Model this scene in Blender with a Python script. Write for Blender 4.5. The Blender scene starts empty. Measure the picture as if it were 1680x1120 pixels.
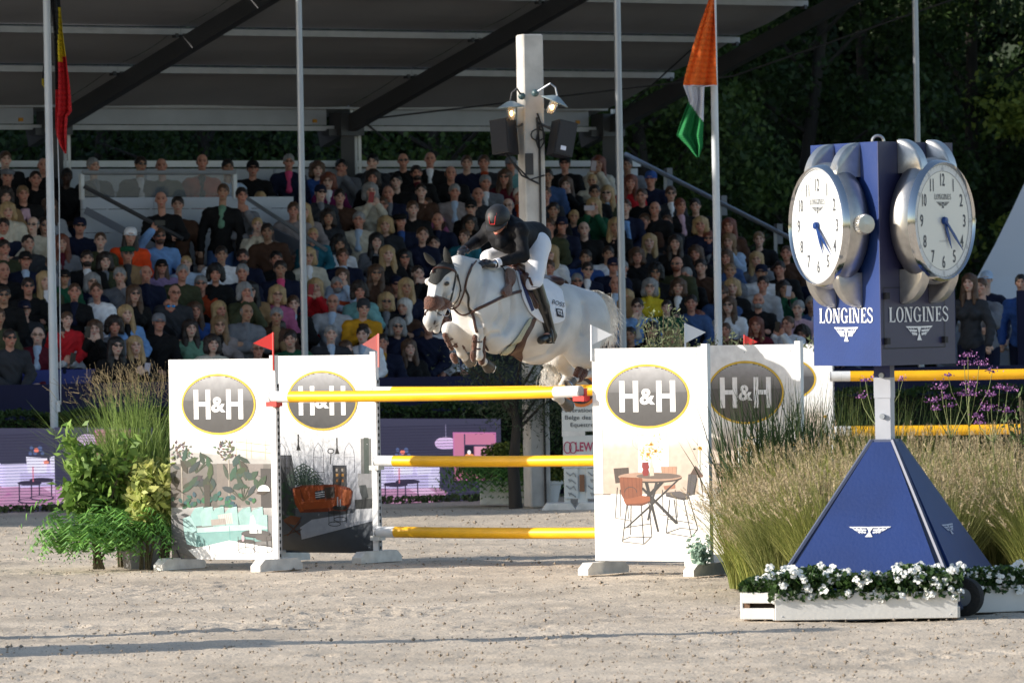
import bpy, math, random
import numpy as np
from mathutils import Vector, Matrix
from math import sin, cos, pi, radians
scene = bpy.context.scene
COL = scene.collection
rnd = random.Random(7)
# ---------------------------------------------------------------- camera
FPX = 10500.0; CAMH = 2.46
cd = bpy.data.cameras.new('camera'); cam = bpy.data.objects.new('camera', cd); COL.objects.link(cam)
cd.sensor_width = 36.0; cd.lens = 225.0; cd.clip_start = 1.0; cd.clip_end = 2000.0
CR = Matrix.Rotation(radians(90) - math.atan(62/FPX), 3, 'X') @ Matrix.Rotation(radians(-1.0), 3, 'Z')
cam.rotation_euler = CR.to_euler(); cam.location = (0, 0, CAMH)
cd.dof.use_dof = True; cd.dof.focus_distance = 58.0; cd.dof.aperture_fstop = 6.3
scene.camera = cam
# ---------------------------------------------------------------- sky and sun
SUNEL = radians(19.5); SUND = Vector((0.985*cos(SUNEL), 0.173*cos(SUNEL), -sin(SUNEL))).normalized()
w = bpy.data.worlds.new('World'); scene.world = w; w.use_nodes = True
nt = w.node_tree; sk = nt.nodes.new('ShaderNodeTexSky'); sk.sky_type = 'NISHITA'; sk.sun_disc = False
sk.sun_elevation = SUNEL; sk.sun_rotation = math.atan2(-SUND.x, -SUND.y)
nt.links.new(sk.outputs[0], nt.nodes['Background'].inputs[0]); nt.nodes['Background'].inputs[1].default_value = 0.095
sl = bpy.data.lights.new('sun', 'SUN'); so = bpy.data.objects.new('sun', sl); COL.objects.link(so)
sl.energy = 3.6; sl.angle = radians(0.5); sl.color = (1.0, 0.93, 0.83)
so.rotation_euler = SUND.to_track_quat('-Z', 'Y').to_euler(); so.location = (-20, 30, 30)
scene.view_settings.view_transform = 'Standard'; scene.view_settings.look = 'None'
scene.view_settings.exposure = 1.0; scene.view_settings.gamma = 1.0
scene.view_settings.use_curve_mapping = False
scene.render.resolution_x = 1024; scene.render.resolution_y = 682
# ---------------------------------------------------------------- helpers
def at(px, py, D):
    d = CR @ Vector(((px-840)/FPX, -(py-560)/FPX, -1.0))
    return Vector((d.x*D/d.y, D, CAMH + d.z*D/d.y))
def S(r, g, b, k=1.0):
    f = lambda c: (c/12.92 if c <= .04045 else ((c+.055)/1.055)**2.4)
    return (f(r/255)*k, f(g/255)*k, f(b/255)*k, 1)
MATS = {}
def mat(name, col, rough=.7, metal=0, nz=0, nsc=8, bump=0, bsc=40, spec=.5, attr=None, emit=None, est=0, trans=0, sheen=0, objcol=False, col2=None, stretch=None, coat=0, alpha=None, transl=0):
    if name in MATS: return MATS[name]
    m = bpy.data.materials.new(name); m.use_nodes = True; t = m.node_tree; b = t.nodes['Principled BSDF']
    c = tuple(col[:3])+(1,)
    b.inputs['Base Color'].default_value = c; b.inputs['Roughness'].default_value = rough
    b.inputs['Metallic'].default_value = metal; b.inputs['Specular IOR Level'].default_value = spec
    if trans: b.inputs['Transmission Weight'].default_value = trans
    if sheen: b.inputs['Sheen Weight'].default_value = sheen
    if coat: b.inputs['Coat Weight'].default_value = coat
    if alpha is not None: b.inputs['Alpha'].default_value = alpha
    src = None
    if attr:
        a = t.nodes.new('ShaderNodeAttribute'); a.attribute_name = attr; src = a.outputs['Color']
    tc = t.nodes.new('ShaderNodeTexCoord'); vec = tc.outputs['Object']
    if stretch:
        mp = t.nodes.new('ShaderNodeMapping'); mp.inputs['Scale'].default_value = stretch
        t.links.new(vec, mp.inputs[0]); vec = mp.outputs[0]
    if nz:
        n = t.nodes.new('ShaderNodeTexNoise'); n.inputs['Scale'].default_value = nsc; n.inputs['Detail'].default_value = 5
        t.links.new(vec, n.inputs['Vector'])
        if col2 is not None:
            r = t.nodes.new('ShaderNodeMapRange'); r.inputs[1].default_value = .5-.5/nz*.35; r.inputs[2].default_value = .5+.5/nz*.35
            t.links.new(n.outputs[0], r.inputs[0])
            mx = t.nodes.new('ShaderNodeMix'); mx.data_type = 'RGBA'; mx.inputs[6].default_value = c; mx.inputs[7].default_value = tuple(col2[:3])+(1,)
            t.links.new(r.outputs[0], mx.inputs[0])
        else:
            r = t.nodes.new('ShaderNodeMapRange'); r.inputs[1].default_value = .3; r.inputs[2].default_value = .7
            r.inputs[3].default_value = 1-nz; r.inputs[4].default_value = 1+nz; t.links.new(n.outputs[0], r.inputs[0])
            mx = t.nodes.new('ShaderNodeMix'); mx.data_type = 'RGBA'; mx.blend_type = 'MULTIPLY'; mx.inputs[0].default_value = 1
            mx.inputs[6].default_value = c
            if src is not None: t.links.new(src, mx.inputs[6])
            t.links.new(r.outputs[0], mx.inputs[7])
        src = mx.outputs[2]
    if src is not None: t.links.new(src, b.inputs['Base Color'])
    if bump:
        n2 = t.nodes.new('ShaderNodeTexNoise'); n2.inputs['Scale'].default_value = bsc; n2.inputs['Detail'].default_value = 4
        t.links.new(vec, n2.inputs['Vector']); bp = t.nodes.new('ShaderNodeBump'); bp.inputs['Strength'].default_value = bump
        bp.inputs['Distance'].default_value = .02
        t.links.new(n2.outputs[0], bp.inputs['Height']); t.links.new(bp.outputs[0], b.inputs['Normal'])
    if emit:
        b.inputs['Emission Color'].default_value = tuple(emit[:3])+(1,); b.inputs['Emission Strength'].default_value = est
        if attr: t.links.new(src, b.inputs['Emission Color'])
    if transl:
        tb = t.nodes.new('ShaderNodeBsdfTranslucent'); ms = t.nodes.new('ShaderNodeMixShader'); ms.inputs[0].default_value = transl
        if src is not None: t.links.new(src, tb.inputs[0])
        else: tb.inputs[0].default_value = c
        t.links.new(b.outputs[0], ms.inputs[1]); t.links.new(tb.outputs[0], ms.inputs[2]); t.links.new(ms.outputs[0], t.nodes['Material Output'].inputs[0])
    MATS[name] = m; return m
def wloc(o):
    v = Vector((0, 0, 0))
    while o is not None: v += o.location; o = o.parent
    return v
def tag(o, label=None, cat=None, group=None, kind=None):
    if label: o['label'] = label
    if cat: o['category'] = cat
    if group: o['group'] = group
    if kind: o['kind'] = kind
    return o
def thing(name, label, cat, loc=(0, 0, 0), group=None):
    o = bpy.data.objects.new(name, None); COL.objects.link(o); o.location = loc; o.empty_display_size = .2
    return tag(o, label, cat, group)
def add(name, me, m=None, parent=None, world=True):
    o = bpy.data.objects.new(name, me); COL.objects.link(o)
    if m is not None and not me.materials: me.materials.append(m)
    elif m is not None:
        o.material_slots[0].link = 'OBJECT'; o.material_slots[0].material = m
    if parent is not None:
        o.parent = parent
        if world: o.location = -wloc(parent)
    return o
def rebase(o):
    # put a single-mesh thing's origin at the middle of its base
    me = o.data; n = len(me.vertices); co = np.empty(n*3, 'f'); me.vertices.foreach_get('co', co); co = co.reshape(-1, 3)
    c = Vector(((co[:,0].min()+co[:,0].max())/2, (co[:,1].min()+co[:,1].max())/2, co[:,2].min()))
    return c
class MB:
    def __init__(s): s.v = []; s.f = []; s.c = []; s.smooth = False; s.cc = None
    def _add(s, vs, fs, col=None):
        n = len(s.v); s.v.extend([tuple(p) for p in vs]); s.f.extend([tuple(i+n for i in f) for f in fs])
        col = col or s.cc
        s.c.extend([col]*len(fs)); return s
    def box(s, c, d, rz=0, col=None, R=None):
        R = R or Matrix.Rotation(rz, 3, 'Z'); c = Vector(c); x, y, z = d[0]/2, d[1]/2, d[2]/2
        vs = [c + R @ Vector((i*x, j*y, k*z)) for k in (-1, 1) for (i, j) in ((-1,-1),(1,-1),(1,1),(-1,1))]
        return s._add(vs, [(3,2,1,0),(4,5,6,7),(0,1,5,4),(1,2,6,5),(2,3,7,6),(3,0,4,7)], col)
    def bbox(s, c, d, rz=0, b=.01, col=None, R=None):
        # box with chamfered edges
        R = R or Matrix.Rotation(rz, 3, 'Z'); c = Vector(c); x, y, z = d[0]/2, d[1]/2, d[2]/2; b = min(b, x*.45, y*.45, z*.45)
        rings = []
        for (ox, oy, oz) in ((x-b, y-b, -z), (x, y, -z+b), (x, y, z-b), (x-b, y-b, z)):
            e = b if ox == x else b*.6
            rings.append([Vector(p) for p in ((-ox+e,-oy,oz),(ox-e,-oy,oz),(ox,-oy+e,oz),(ox,oy-e,oz),(ox-e,oy,oz),(-ox+e,oy,oz),(-ox,oy-e,oz),(-ox,-oy+e,oz))])
        vs = [c + R @ p for r in rings for p in r]; fs = [tuple(range(7,-1,-1)), tuple(range(24,32))]
        for k in range(3):
            for i in range(8): j = (i+1) % 8; fs.append((k*8+i, k*8+j, k*8+8+j, k*8+8+i))
        return s._add(vs, fs, col)
    def beam(s, p0, p1, w, h, up=(0,0,1), col=None):
        p0 = Vector(p0); p1 = Vector(p1); d = (p1-p0).normalized(); u = Vector(up); sd = d.cross(u)
        if sd.length < 1e-4: sd = d.cross(Vector((1,0,0)))
        sd.normalize(); u = sd.cross(d).normalized(); a = sd*w/2; b = u*h/2
        vs = [p0-a-b, p0+a-b, p0+a+b, p0-a+b, p1-a-b, p1+a-b, p1+a+b, p1-a+b]
        return s._add(vs, [(0,1,2,3),(7,6,5,4),(0,4,5,1),(1,5,6,2),(2,6,7,3),(3,7,4,0)], col)
    def tube(s, pts, r, n=8, cap=True, col=None, flat=None):
        pts = [Vector(p) for p in pts]; rs = r if isinstance(r, (list, tuple)) else [r]*len(pts)
        rings = []; prev = None
        for i, p in enumerate(pts):
            d = (pts[min(i+1, len(pts)-1)] - pts[max(i-1, 0)]).normalized()
            if prev is None:
                a = d.cross(Vector((0,0,1)))
                if a.length < .01: a = d.cross(Vector((1,0,0)))
            else: a = prev - d*prev.dot(d)
            a.normalize(); prev = a; b = d.cross(a)
            rings.append([p + (a*cos(2*pi*k/n) + b*sin(2*pi*k/n)*(flat or 1))*rs[i] for k in range(n)])
        vs = [q for rg in rings for q in rg]; fs = []
        for i in range(len(pts)-1):
            for k in range(n): j = (k+1) % n; fs.append((i*n+k, i*n+j, i*n+n+j, i*n+n+k))
        if cap: fs.append(tuple(range(n-1, -1, -1))); fs.append(tuple(range((len(pts)-1)*n, len(pts)*n)))
        return s._add(vs, fs, col)
    def lathe(s, prof, c=(0,0,0), n=24, R=None, col=None, a0=0, a1=2*pi, sx=1, sy=1):
        c = Vector(c); R = R or Matrix.Identity(3); full = abs(a1-a0-2*pi) < 1e-6; m = n if full else n+1; vs = []
        for (r, z) in prof:
            for k in range(m): a = a0+(a1-a0)*k/n; vs.append(c + R @ Vector((r*cos(a)*sx, r*sin(a)*sy, z)))
        fs = []
        for i in range(len(prof)-1):
            for k in range(n): j = (k+1) % m; fs.append((i*m+k, i*m+j, i*m+m+j, i*m+m+k))
        return s._add(vs, fs, col)
    def ball(s, c, r, n=10, m=6, col=None, R=None):
        r = r if isinstance(r, (tuple, list)) else (r, r, r); R = R or Matrix.Identity(3); c = Vector(c); vs = []
        for i in range(m+1):
            t = pi*i/m
            for k in range(n): a = 2*pi*k/n; vs.append(c + R @ Vector((r[0]*sin(t)*cos(a), r[1]*sin(t)*sin(a), r[2]*cos(t))))
        fs = [(i*n+k, i*n+n+k, i*n+n+(k+1) % n, i*n+(k+1) % n) for i in range(m) for k in range(n)]
        return s._add(vs, fs, col)
    def poly(s, pts, col=None): return s._add(pts, [tuple(range(len(pts)))], col)
    def prism(s, pts, off, col=None):
        n = len(pts); off = Vector(off); p = [Vector(q) for q in pts]; vs = p + [q+off for q in p]
        return s._add(vs, [tuple(range(n)), tuple(range(2*n-1, n-1, -1))] + [(i, i+n, (i+1) % n+n, (i+1) % n) for i in range(n)], col)
    def mesh(s, name='m'):
        me = bpy.data.meshes.new(name); me.from_pydata(s.v, [], s.f)
        if any(c is not None for c in s.c):
            ca = me.color_attributes.new('Col', 'FLOAT_COLOR', 'CORNER'); arr = []
            for f, c in zip(s.f, s.c):
                c = c or (.5, .5, .5, 1)
                if isinstance(c[0], (tuple, list)):
                    for q in c: arr.extend(tuple(q[:3])+(1,))
                else: arr.extend((tuple(c[:3])+(1,))*len(f))
            ca.data.foreach_set('color', arr)
        if s.smooth:
            me.polygons.foreach_set('use_smooth', [True]*len(me.polygons))
            try: me.set_sharp_from_angle(angle=radians(42))
            except Exception: pass
        me.update(); return me
    def build(s, name, m, parent=None, world=True, smooth=False):
        s.smooth = smooth; return add(name, s.mesh(name), m, parent, world)
def single(o, label, cat, group=None, kind=None): return tag(o, label, cat, group, kind)
def copy_tree(o, parent=None):
    c = o.copy(); COL.objects.link(c); c.parent = parent
    for ch in o.children: copy_tree(ch, c)
    return c
# ---------------------------------------------------------------- smooth-union surfaces (bodies)
def blob(prims, h, iso=0.0):
    P = []
    lo = np.array([1e9]*3); hi = -lo
    for p in prims:
        if p[0] == 'c': a, b, ra, rb, k = p[1:]; a = np.array(a, float); b = np.array(b, float); l = np.minimum(a-ra, b-rb); u = np.maximum(a+ra, b+rb)
        else:
            c, r, R, k = p[1:]; c = np.array(c, float); rm = max(r); l = c-rm; u = c+rm
        lo = np.minimum(lo, l-.02); hi = np.maximum(hi, u+.02); P.append((p, l, u))
    lo -= 2*h; n = np.ceil((hi-lo)/h).astype(int)+3
    V = np.full(tuple(n), 1.0, np.float32)
    ax = [lo[i]+h*np.arange(n[i]) for i in range(3)]
    for p, l, u in P:
        k = p[-1]; m = k*1.2+2*h
        i0 = np.maximum(((l-m-lo)/h).astype(int), 0); i1 = np.minimum(((u+m-lo)/h).astype(int)+2, n)
        X, Y, Z = np.meshgrid(ax[0][i0[0]:i1[0]], ax[1][i0[1]:i1[1]], ax[2][i0[2]:i1[2]], indexing='ij')
        if p[0] == 'c':
            a, b, ra, rb = [np.array(q, float) for q in p[1:5]]; d = b-a; L2 = max(d @ d, 1e-9)
            t = np.clip(((X-a[0])*d[0]+(Y-a[1])*d[1]+(Z-a[2])*d[2])/L2, 0, 1)
            D = np.sqrt((X-a[0]-t*d[0])**2+(Y-a[1]-t*d[1])**2+(Z-a[2]-t*d[2])**2) - (ra+(rb-ra)*t)
        else:
            c, r, R = p[1:4]; q = [X-c[0], Y-c[1], Z-c[2]]
            if R is not None: q = [R[0][j]*q[0]+R[1][j]*q[1]+R[2][j]*q[2] for j in range(3)]
            k0 = np.sqrt(sum((q[j]/r[j])**2 for j in range(3))); k1 = np.sqrt(sum((q[j]/r[j]**2)**2 for j in range(3)))
            D = k0*(k0-1)/np.maximum(k1, 1e-6)
        W = V[i0[0]:i1[0], i0[1]:i1[1], i0[2]:i1[2]]
        if k < 0:   # subtract
            W[:] = np.maximum(W, -D)
        else:
            kk = max(k, 1e-4); hh = np.maximum(kk-np.abs(W-D), 0)/kk; W[:] = np.minimum(W, D)-hh*hh*kk*.25
    V -= iso; s = V < 0
    cs = [(i,j,k) for i in (0,1) for j in (0,1) for k in (0,1)]
    nx, ny, nz = V.shape; tot = np.zeros((nx-1, ny-1, nz-1), np.int8)
    for (i,j,k) in cs: tot += s[i:nx-1+i, j:ny-1+j, k:nz-1+k]
    act = (tot > 0) & (tot < 8); idx = np.full(act.shape, -1, np.int64); cells = np.argwhere(act); idx[act] = np.arange(len(cells))
    acc = np.zeros((len(cells), 3)); cnt = np.zeros(len(cells))
    for a in cs:
        for e in range(3):
            if a[e]: continue
            b = list(a); b[e] = 1
            va = V[cells[:,0]+a[0], cells[:,1]+a[1], cells[:,2]+a[2]]; vb = V[cells[:,0]+b[0], cells[:,1]+b[1], cells[:,2]+b[2]]
            x = (va < 0) != (vb < 0); t = np.where(x, va/np.where(x, va-vb, 1), 0)
            q = np.tile(np.array(a, float), (len(cells), 1)); q[:, e] += t; acc += q*x[:, None]; cnt += x
    verts = lo + h*(cells+acc/cnt[:, None]); F = []
    for e in range(3):
        sl = [slice(1, -1)]*3; sl[e] = slice(0, -1); s0 = s[tuple(sl)]; sl[e] = slice(1, None); s1 = s[tuple(sl)]
        for flip in (False, True):
            E = np.argwhere((s0 & ~s1) if not flip else (~s0 & s1)); o = np.ones(3, int); o[e] = 0; E = E+o
            u, v = (e+1) % 3, (e+2) % 3; qs = []
            for (du, dv) in ((-1,-1),(0,-1),(0,0),(-1,0)):
                c = E.copy(); c[:, u] += du; c[:, v] += dv; qs.append(idx[c[:,0], c[:,1], c[:,2]])
            q = np.stack(qs, 1); F.append(q[:, ::-1] if flip else q)
    return verts, np.concatenate(F)
def npmesh(name, verts, faces, smooth=True, col=None):
    me = bpy.data.meshes.new(name); nf, k = faces.shape
    me.vertices.add(len(verts)); me.vertices.foreach_set('co', np.asarray(verts, np.float32).ravel())
    me.loops.add(nf*k); me.loops.foreach_set('vertex_index', faces.astype(np.int32).ravel())
    me.polygons.add(nf); me.polygons.foreach_set('loop_start', (np.arange(nf)*k).astype(np.int32))
    if smooth: me.polygons.foreach_set('use_smooth', np.ones(nf, bool))
    if col is not None:
        ca = me.color_attributes.new('Col', 'FLOAT_COLOR', 'POINT')
        ca.data.foreach_set('color', np.concatenate([np.asarray(col, np.float32), np.ones((len(col), 1), np.float32)], 1).ravel())
    me.update(calc_edges=True); me.validate(); return me
def ribbon_mesh(name, V, cols=None):
    # V: (N, K, 2, 3) strips -> quads ; cols (N,3)
    N, K = V.shape[:2]; vs = V.reshape(-1, 3); base = (np.arange(N)*K*2)[:, None]; q = []
    for i in range(K-1): q.append(np.stack([base[:,0]+2*i, base[:,0]+2*i+1, base[:,0]+2*i+3, base[:,0]+2*i+2], 1))
    F = np.concatenate(q); c = None
    if cols is not None: c = np.repeat(cols, K*2, 0)
    return npmesh(name, vs, F, True, c)
# ================================================================ SETTING
PH = radians(38); U = Vector((cos(PH), sin(PH), 0)); VV = Vector((sin(PH), -cos(PH), 0)); CC = Vector((1.774, 98, 0))
ZUP = Vector((0, 0, 1))
def P(s, t, z=0): return CC - U*s + VV*t + ZUP*z
def ray(px, py): d = CR @ Vector(((px-840)/FPX, -(py-560)/FPX, -1.0)); return d/d.y
def on_t(px, py, t):
    d = ray(px, py); D = (t+CC.dot(VV))/(Vector((d.x, d.y, 0)).dot(VV)); return Vector((0,0,CAMH)) + d*D
def onz(px, py, z=0): d = ray(px, py); D = (z-CAMH)/d.z; return Vector((0,0,CAMH)) + d*D
white_paint = mat('white_paint', (.72,.73,.74), .45, nz=.08, nsc=3)
navy = mat('navy_cloth', S(11,14,58), .75, nz=.15, nsc=2, bump=.1)
# ---- ground: one big sheet, plus a finely raked arena surface near the jump
def smooth_noise(shape, sc, seed):
    r = np.random.RandomState(seed); f = np.fft.rfft2(r.randn(*shape)); ky = np.fft.fftfreq(shape[0])[:,None]; kx = np.fft.rfftfreq(shape[1])[None]
    k = np.sqrt((ky*sc[0])**2+(kx*sc[1])**2); a = np.fft.irfft2(f*np.exp(-(k**2)*6), s=shape); return a/a.std()
m = mat('sand', (.61,.52,.415), .95, nz=.20, nsc=.8, bump=.45, bsc=38, spec=.15)
t_ = m.node_tree; bs = t_.nodes['Principled BSDF']
# darker moist grains and pale dry patches as real colour variation
src = bs.inputs['Base Color'].links[0].from_socket; tc = [n for n in t_.nodes if n.type == 'TEX_COORD'][0]
v1 = t_.nodes.new('ShaderNodeTexNoise'); v1.inputs['Scale'].default_value = 60; v1.inputs['Detail'].default_value = 6; t_.links.new(tc.outputs['Object'], v1.inputs['Vector'])
rm = t_.nodes.new('ShaderNodeMapRange'); rm.inputs[1].default_value = .35; rm.inputs[2].default_value = .62; rm.inputs[3].default_value = .66; rm.inputs[4].default_value = 1.08
t_.links.new(v1.outputs[0], rm.inputs[0]); mm = t_.nodes.new('ShaderNodeMix'); mm.data_type = 'RGBA'; mm.blend_type = 'MULTIPLY'; mm.inputs[0].default_value = 1
t_.links.new(src, mm.inputs[6]); t_.links.new(rm.outputs[0], mm.inputs[7]); t_.links.new(mm.outputs[2], bs.inputs['Base Color'])
g = MB(); g.poly([(-600,-100,-.06),(600,-100,-.06),(600,900,-.06),(-600,900,-.06)])
tag(g.build('ground', mat('far_ground', (.10,.10,.05), .95, nz=.3, nsc=.4)), kind='structure')
NY, NX = 740, 520; y0, y1, x0, x1 = 31.5, 82.5, -9.5, 9.5
yy = np.linspace(y0, y1, NY); xx = np.linspace(x0, x1, NX); hgt = .004*smooth_noise((NY,NX), (14,20), 1)+.0022*smooth_noise((NY,NX), (3.2,6), 2)+.0048*smooth_noise((NY,NX), (.8,1.3), 3)*(.5+.5*np.clip(smooth_noise((NY,NX), (16,30), 6), 0, 2))
# hoof prints: small pits with raised rims
rs = np.random.RandomState(5)
for i in range(300):
    cx, cy = rs.uniform(x0, x1), (rs.uniform(y0, y1) if i % 3 else rs.normal(56, 4)); r = rs.uniform(.06, .11)
    iy = np.abs(yy-cy) < .4; ix = np.abs(xx-cx) < .4
    if iy.any() and ix.any():
        d = np.sqrt((yy[iy][:,None]-cy)**2+(xx[ix][None]-cx)**2)/r; hgt[np.ix_(iy,ix)] += -.020*np.exp(-d**2)+.010*np.exp(-((d-1.5)**2)*3)
hgt = np.clip(hgt, -.05, .07)
X, Y = np.meshgrid(xx, yy); vs = np.stack([X, Y, hgt-.012], -1).reshape(-1, 3); ii = np.arange(NY*NX).reshape(NY, NX)
F = np.stack([ii[:-1,:-1], ii[:-1,1:], ii[1:,1:], ii[1:,:-1]], -1).reshape(-1, 4)
tag(add('arena_sand', npmesh('arena_sand', vs, F), m), kind='structure')
g = MB()
for bx in ((-60,30,-9.5,82.5),(9.5,30,60,82.5),(-9.5,10,9.5,31.5)): g.poly([(bx[0],bx[1],-.02),(bx[2],bx[1],-.02),(bx[2],bx[3],-.02),(bx[0],bx[3],-.02)])
tag(g.build('arena_sand_outer', m), kind='structure')
g = MB()
for i in range(7000):
    y = 41+ (rs.rand()**1.3)*36; x = rs.uniform(-.088, .088)*y; r = abs(rs.normal(0, .0045))+.002
    if rs.rand() < .3: x += .5*sin(y*1.7)
    vs_ = []; 
    for k in range(6):
        d = ((1,0,0),(0,1,0),(-1,0,0),(0,-1,0),(0,0,1),(0,0,-1))[k]; q = r*rs.uniform(.6, 1.5); vs_.append((x+d[0]*q*1.3, y+d[1]*q*1.5, .004+d[2]*q*.9+.3*r))
    g._add(vs_, [(0,1,4),(1,2,4),(2,3,4),(3,0,4),(1,0,5),(2,1,5),(3,2,5),(0,3,5)])
tag(g.build('sand_clods', mat('sand_clod', (.27,.22,.17), 1, nz=.3, nsc=5)), 'loose clods of dark brown sand scattered over the arena, shadow put into their colour', 'sand', kind='stuff')  # brown clods, darkened further to hold their own shadow
# grass verge in front of the screens
# ---- grandstand
stand = thing('grandstand', 'covered grandstand with grey membrane roof, white back wall and stepped rows of blue seats', 'grandstand', P(6, 4, 0))
deckm = mat('deck_grey', (.05,.05,.06), .8, nz=.2, nsc=3)
T0 = 7.6; ROW = .8; RISE = .29; HZ0 = 2.0; SH = 1.27
def rowt(k): return T0-ROW*k
def rowz(k): return HZ0-SH+RISE*k
for k in range(10):
    b = MB(); t = rowt(k); z = rowz(k)
    c = P(8.5, t+0.02, z/2); b.box(c, (18.2, ROW-.006, z), PH)
    b.build('deck_step', deckm, stand)
for i in range(8):
    s0 = -.35+i*2.3; b = MB(); z0, z1 = 3.2, 4.50; wd = 2.26
    b.box(P(s0+1.15, -.12, (z0+z1)/2), (wd, .05, z1-z0), PH)
    pn = b.build('wall_panel', mat('wall_white', (.55,.57,.62), .5, nz=.06, nsc=2), stand)
    for zz in (4.16, 3.8):
        b = MB(); b.box(P(s0+1.15, -.08, zz), (wd-.05, .025, .012), PH); b.build('groove', mat('groove_grey', (.16,.17,.2), .6), pn)
b = MB(); b.beam(P(-.3, -.05, 4.57), P(18, -.05, 4.57), .14, .09); b.build('wall_cap', white_paint, stand)
alu = mat('aluminium', (.55,.57,.6), .38, .7, nz=.1, nsc=4)
steel = mat('galvanised_steel', (.42,.45,.49), .45, .55, nz=.25, nsc=7, col2=(.28,.31,.35))
darksteel = mat('dark_steel', (.065,.066,.072), .55, .3)
SL = .30; ZE = 5.36
def PR(s, t, dz=0): return P(s, t, ZE+SL*t+dz)
raf = [.40, 5.36, 10.55, 15.6]
for s in raf:
    b = MB(); b.beam(PR(s, -.5, -.27), PR(s, 14, -.24), .15, .235); r_ = b.build('rafter', darksteel, stand)
    b = MB(); b.beam(P(s, .12, 1.0), P(s, .12, 5.1), .20, .16, up=(0,1,0)); b.build('column', darksteel, stand)
    for q in (-.17,-.24,-.31):
        b = MB(); b.beam(P(s+q, .0, 2.6), P(s+q, .0, 5.4), .045, .06, up=(0,1,0)); b.build('upright', alu, stand)
    b = MB(); b.box(P(s, .1, 5.15), (.42,.3,.34), PH); b.box(P(s+.28,.05,5.03), (.16,.2,.1), PH); b.build('bracket', darksteel, stand)
memb = mat('roof_membrane', (.36,.35,.36), .8, nz=.10, nsc=.7, bump=.05, bsc=1.5)
tp = [-.45, 1.68, 3.23, 4.8, 6.4, 8.0, 9.6, 11.2, 12.8, 14.2]
purm = mat('purlin_white', (.42,.43,.46), .5, nz=.1, nsc=4)
for i in range(len(raf)):
    sA = raf[i]+.003; sB = raf[i+1]-.003 if i+1 < len(raf) else 21
    for j in range(len(tp)-1):
        b = MB(); n = 12; ta, tb = tp[j]+.02, tp[j+1]-.02
        for a in range(n):
            for c in range(6):
                def q(a_, c_):
                    fa, fc = a_/n, c_/6; return PR(sA+(sB-sA)*fa, ta+(tb-ta)*fc, .05 - .05*sin(pi*fc)*(1+.3*sin(fa*9)))
                b._add([q(a,c), q(a+1,c), q(a+1,c+1), q(a,c+1)], [(0,1,2,3)])
        b.smooth = True; b.build('roof_panel', memb, stand)
    for j in range(1, len(tp)):
        b = MB(); b.beam(PR(sA, tp[j], -.015), PR(sB, tp[j], -.015), .07, .085); pu = b.build('purlin', purm, stand)
        if j < 4 and i < 3:
            for e in (sA+.06, sB-.06): b = MB(); b.box(PR(e, tp[j], -.07), (.05,.1,.06), PH); b.build('clamp', darksteel, pu)
    sa2, sb2 = sA+.3, sB-.22
    b = MB(); b.box(P((sa2+sb2)/2, -.02, 5.27), (sb2-sa2, .06, .26), PH); b.build('eave_board', mat('eave_grey', (.36,.38,.42), .5, nz=.1, nsc=2), stand)
    b = MB(); b.beam(P(sA, .02, 5.09), P(sB, .02, 5.09), .12, .07); b.build('eave_rail', purm, stand)
    b = MB(); b.beam(P(sA, .06, 5.40), P(sB, .06, 5.40), .10, .05); b.build('eave_rail', purm, stand)
    for e in (sa2+.22, sb2-.22):
        b = MB(); b.box(P(e, .02, 5.2), (.07,.02,.05), PH); b.build('sticker', mat('sticker_orange', (.55,.25,.02), .6), stand)
b = MB(); b.tube([P(5.3,.25,5.2), P(2.0, 5.0, 5.7), P(.45, 9.2, 6.9)], .014, 6); b.build('bracing_cable', darksteel, stand)
b = MB(); b.tube([P(.45,.25,5.2), P(1.1, 3.2, 6.3)], .012, 6); b.build('bracing_cable', darksteel, stand)
b = MB(); b.tube([P(5.2,.1,5.3), P(4.6,.1,4.9)], .012, 6); b.build('bracing_cable', darksteel, stand)
# side railing of the stand
def dz(t): return 4.68-.352*t
b = MB(); b.tube([P(-.1, -.1, dz(-.1)), P(-.1, 9, dz(9))], .038, 8); b.build('side_rail', steel, stand)
b = MB(); b.beam(P(-.08, 0, dz(0)-.62), P(-.08, 9, dz(9)-.62), .04, .17); b.build('side_board', mat('side_board_grey', (.16,.18,.23), .6), stand)
for i in range(7):
    t = .85+i*1.28; b = MB(); b.box(P(-.16, t, dz(t)-.05), (.11,.07,.30), PH); b.build('rail_clamp', mat('clamp_grey', (.16,.17,.19), .6, .3), stand)
    b = MB(); b.beam(P(-.1, t, dz(t)-1.1), P(-.1, t, dz(t)), .05, .05, up=(0,1,0)); b.build('rail_post', steel, stand)
b = MB(); b._add([P(-.2,-.2,0),P(-.2,8.2,0),P(-.2,8.2,dz(8.2)-.9),P(-.2,-.2,dz(-.2)-.9)], [(0,1,2,3)]); b.build('side_skirt', mat('side_skirt_black', (.015,.015,.02), .9), stand)
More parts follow.
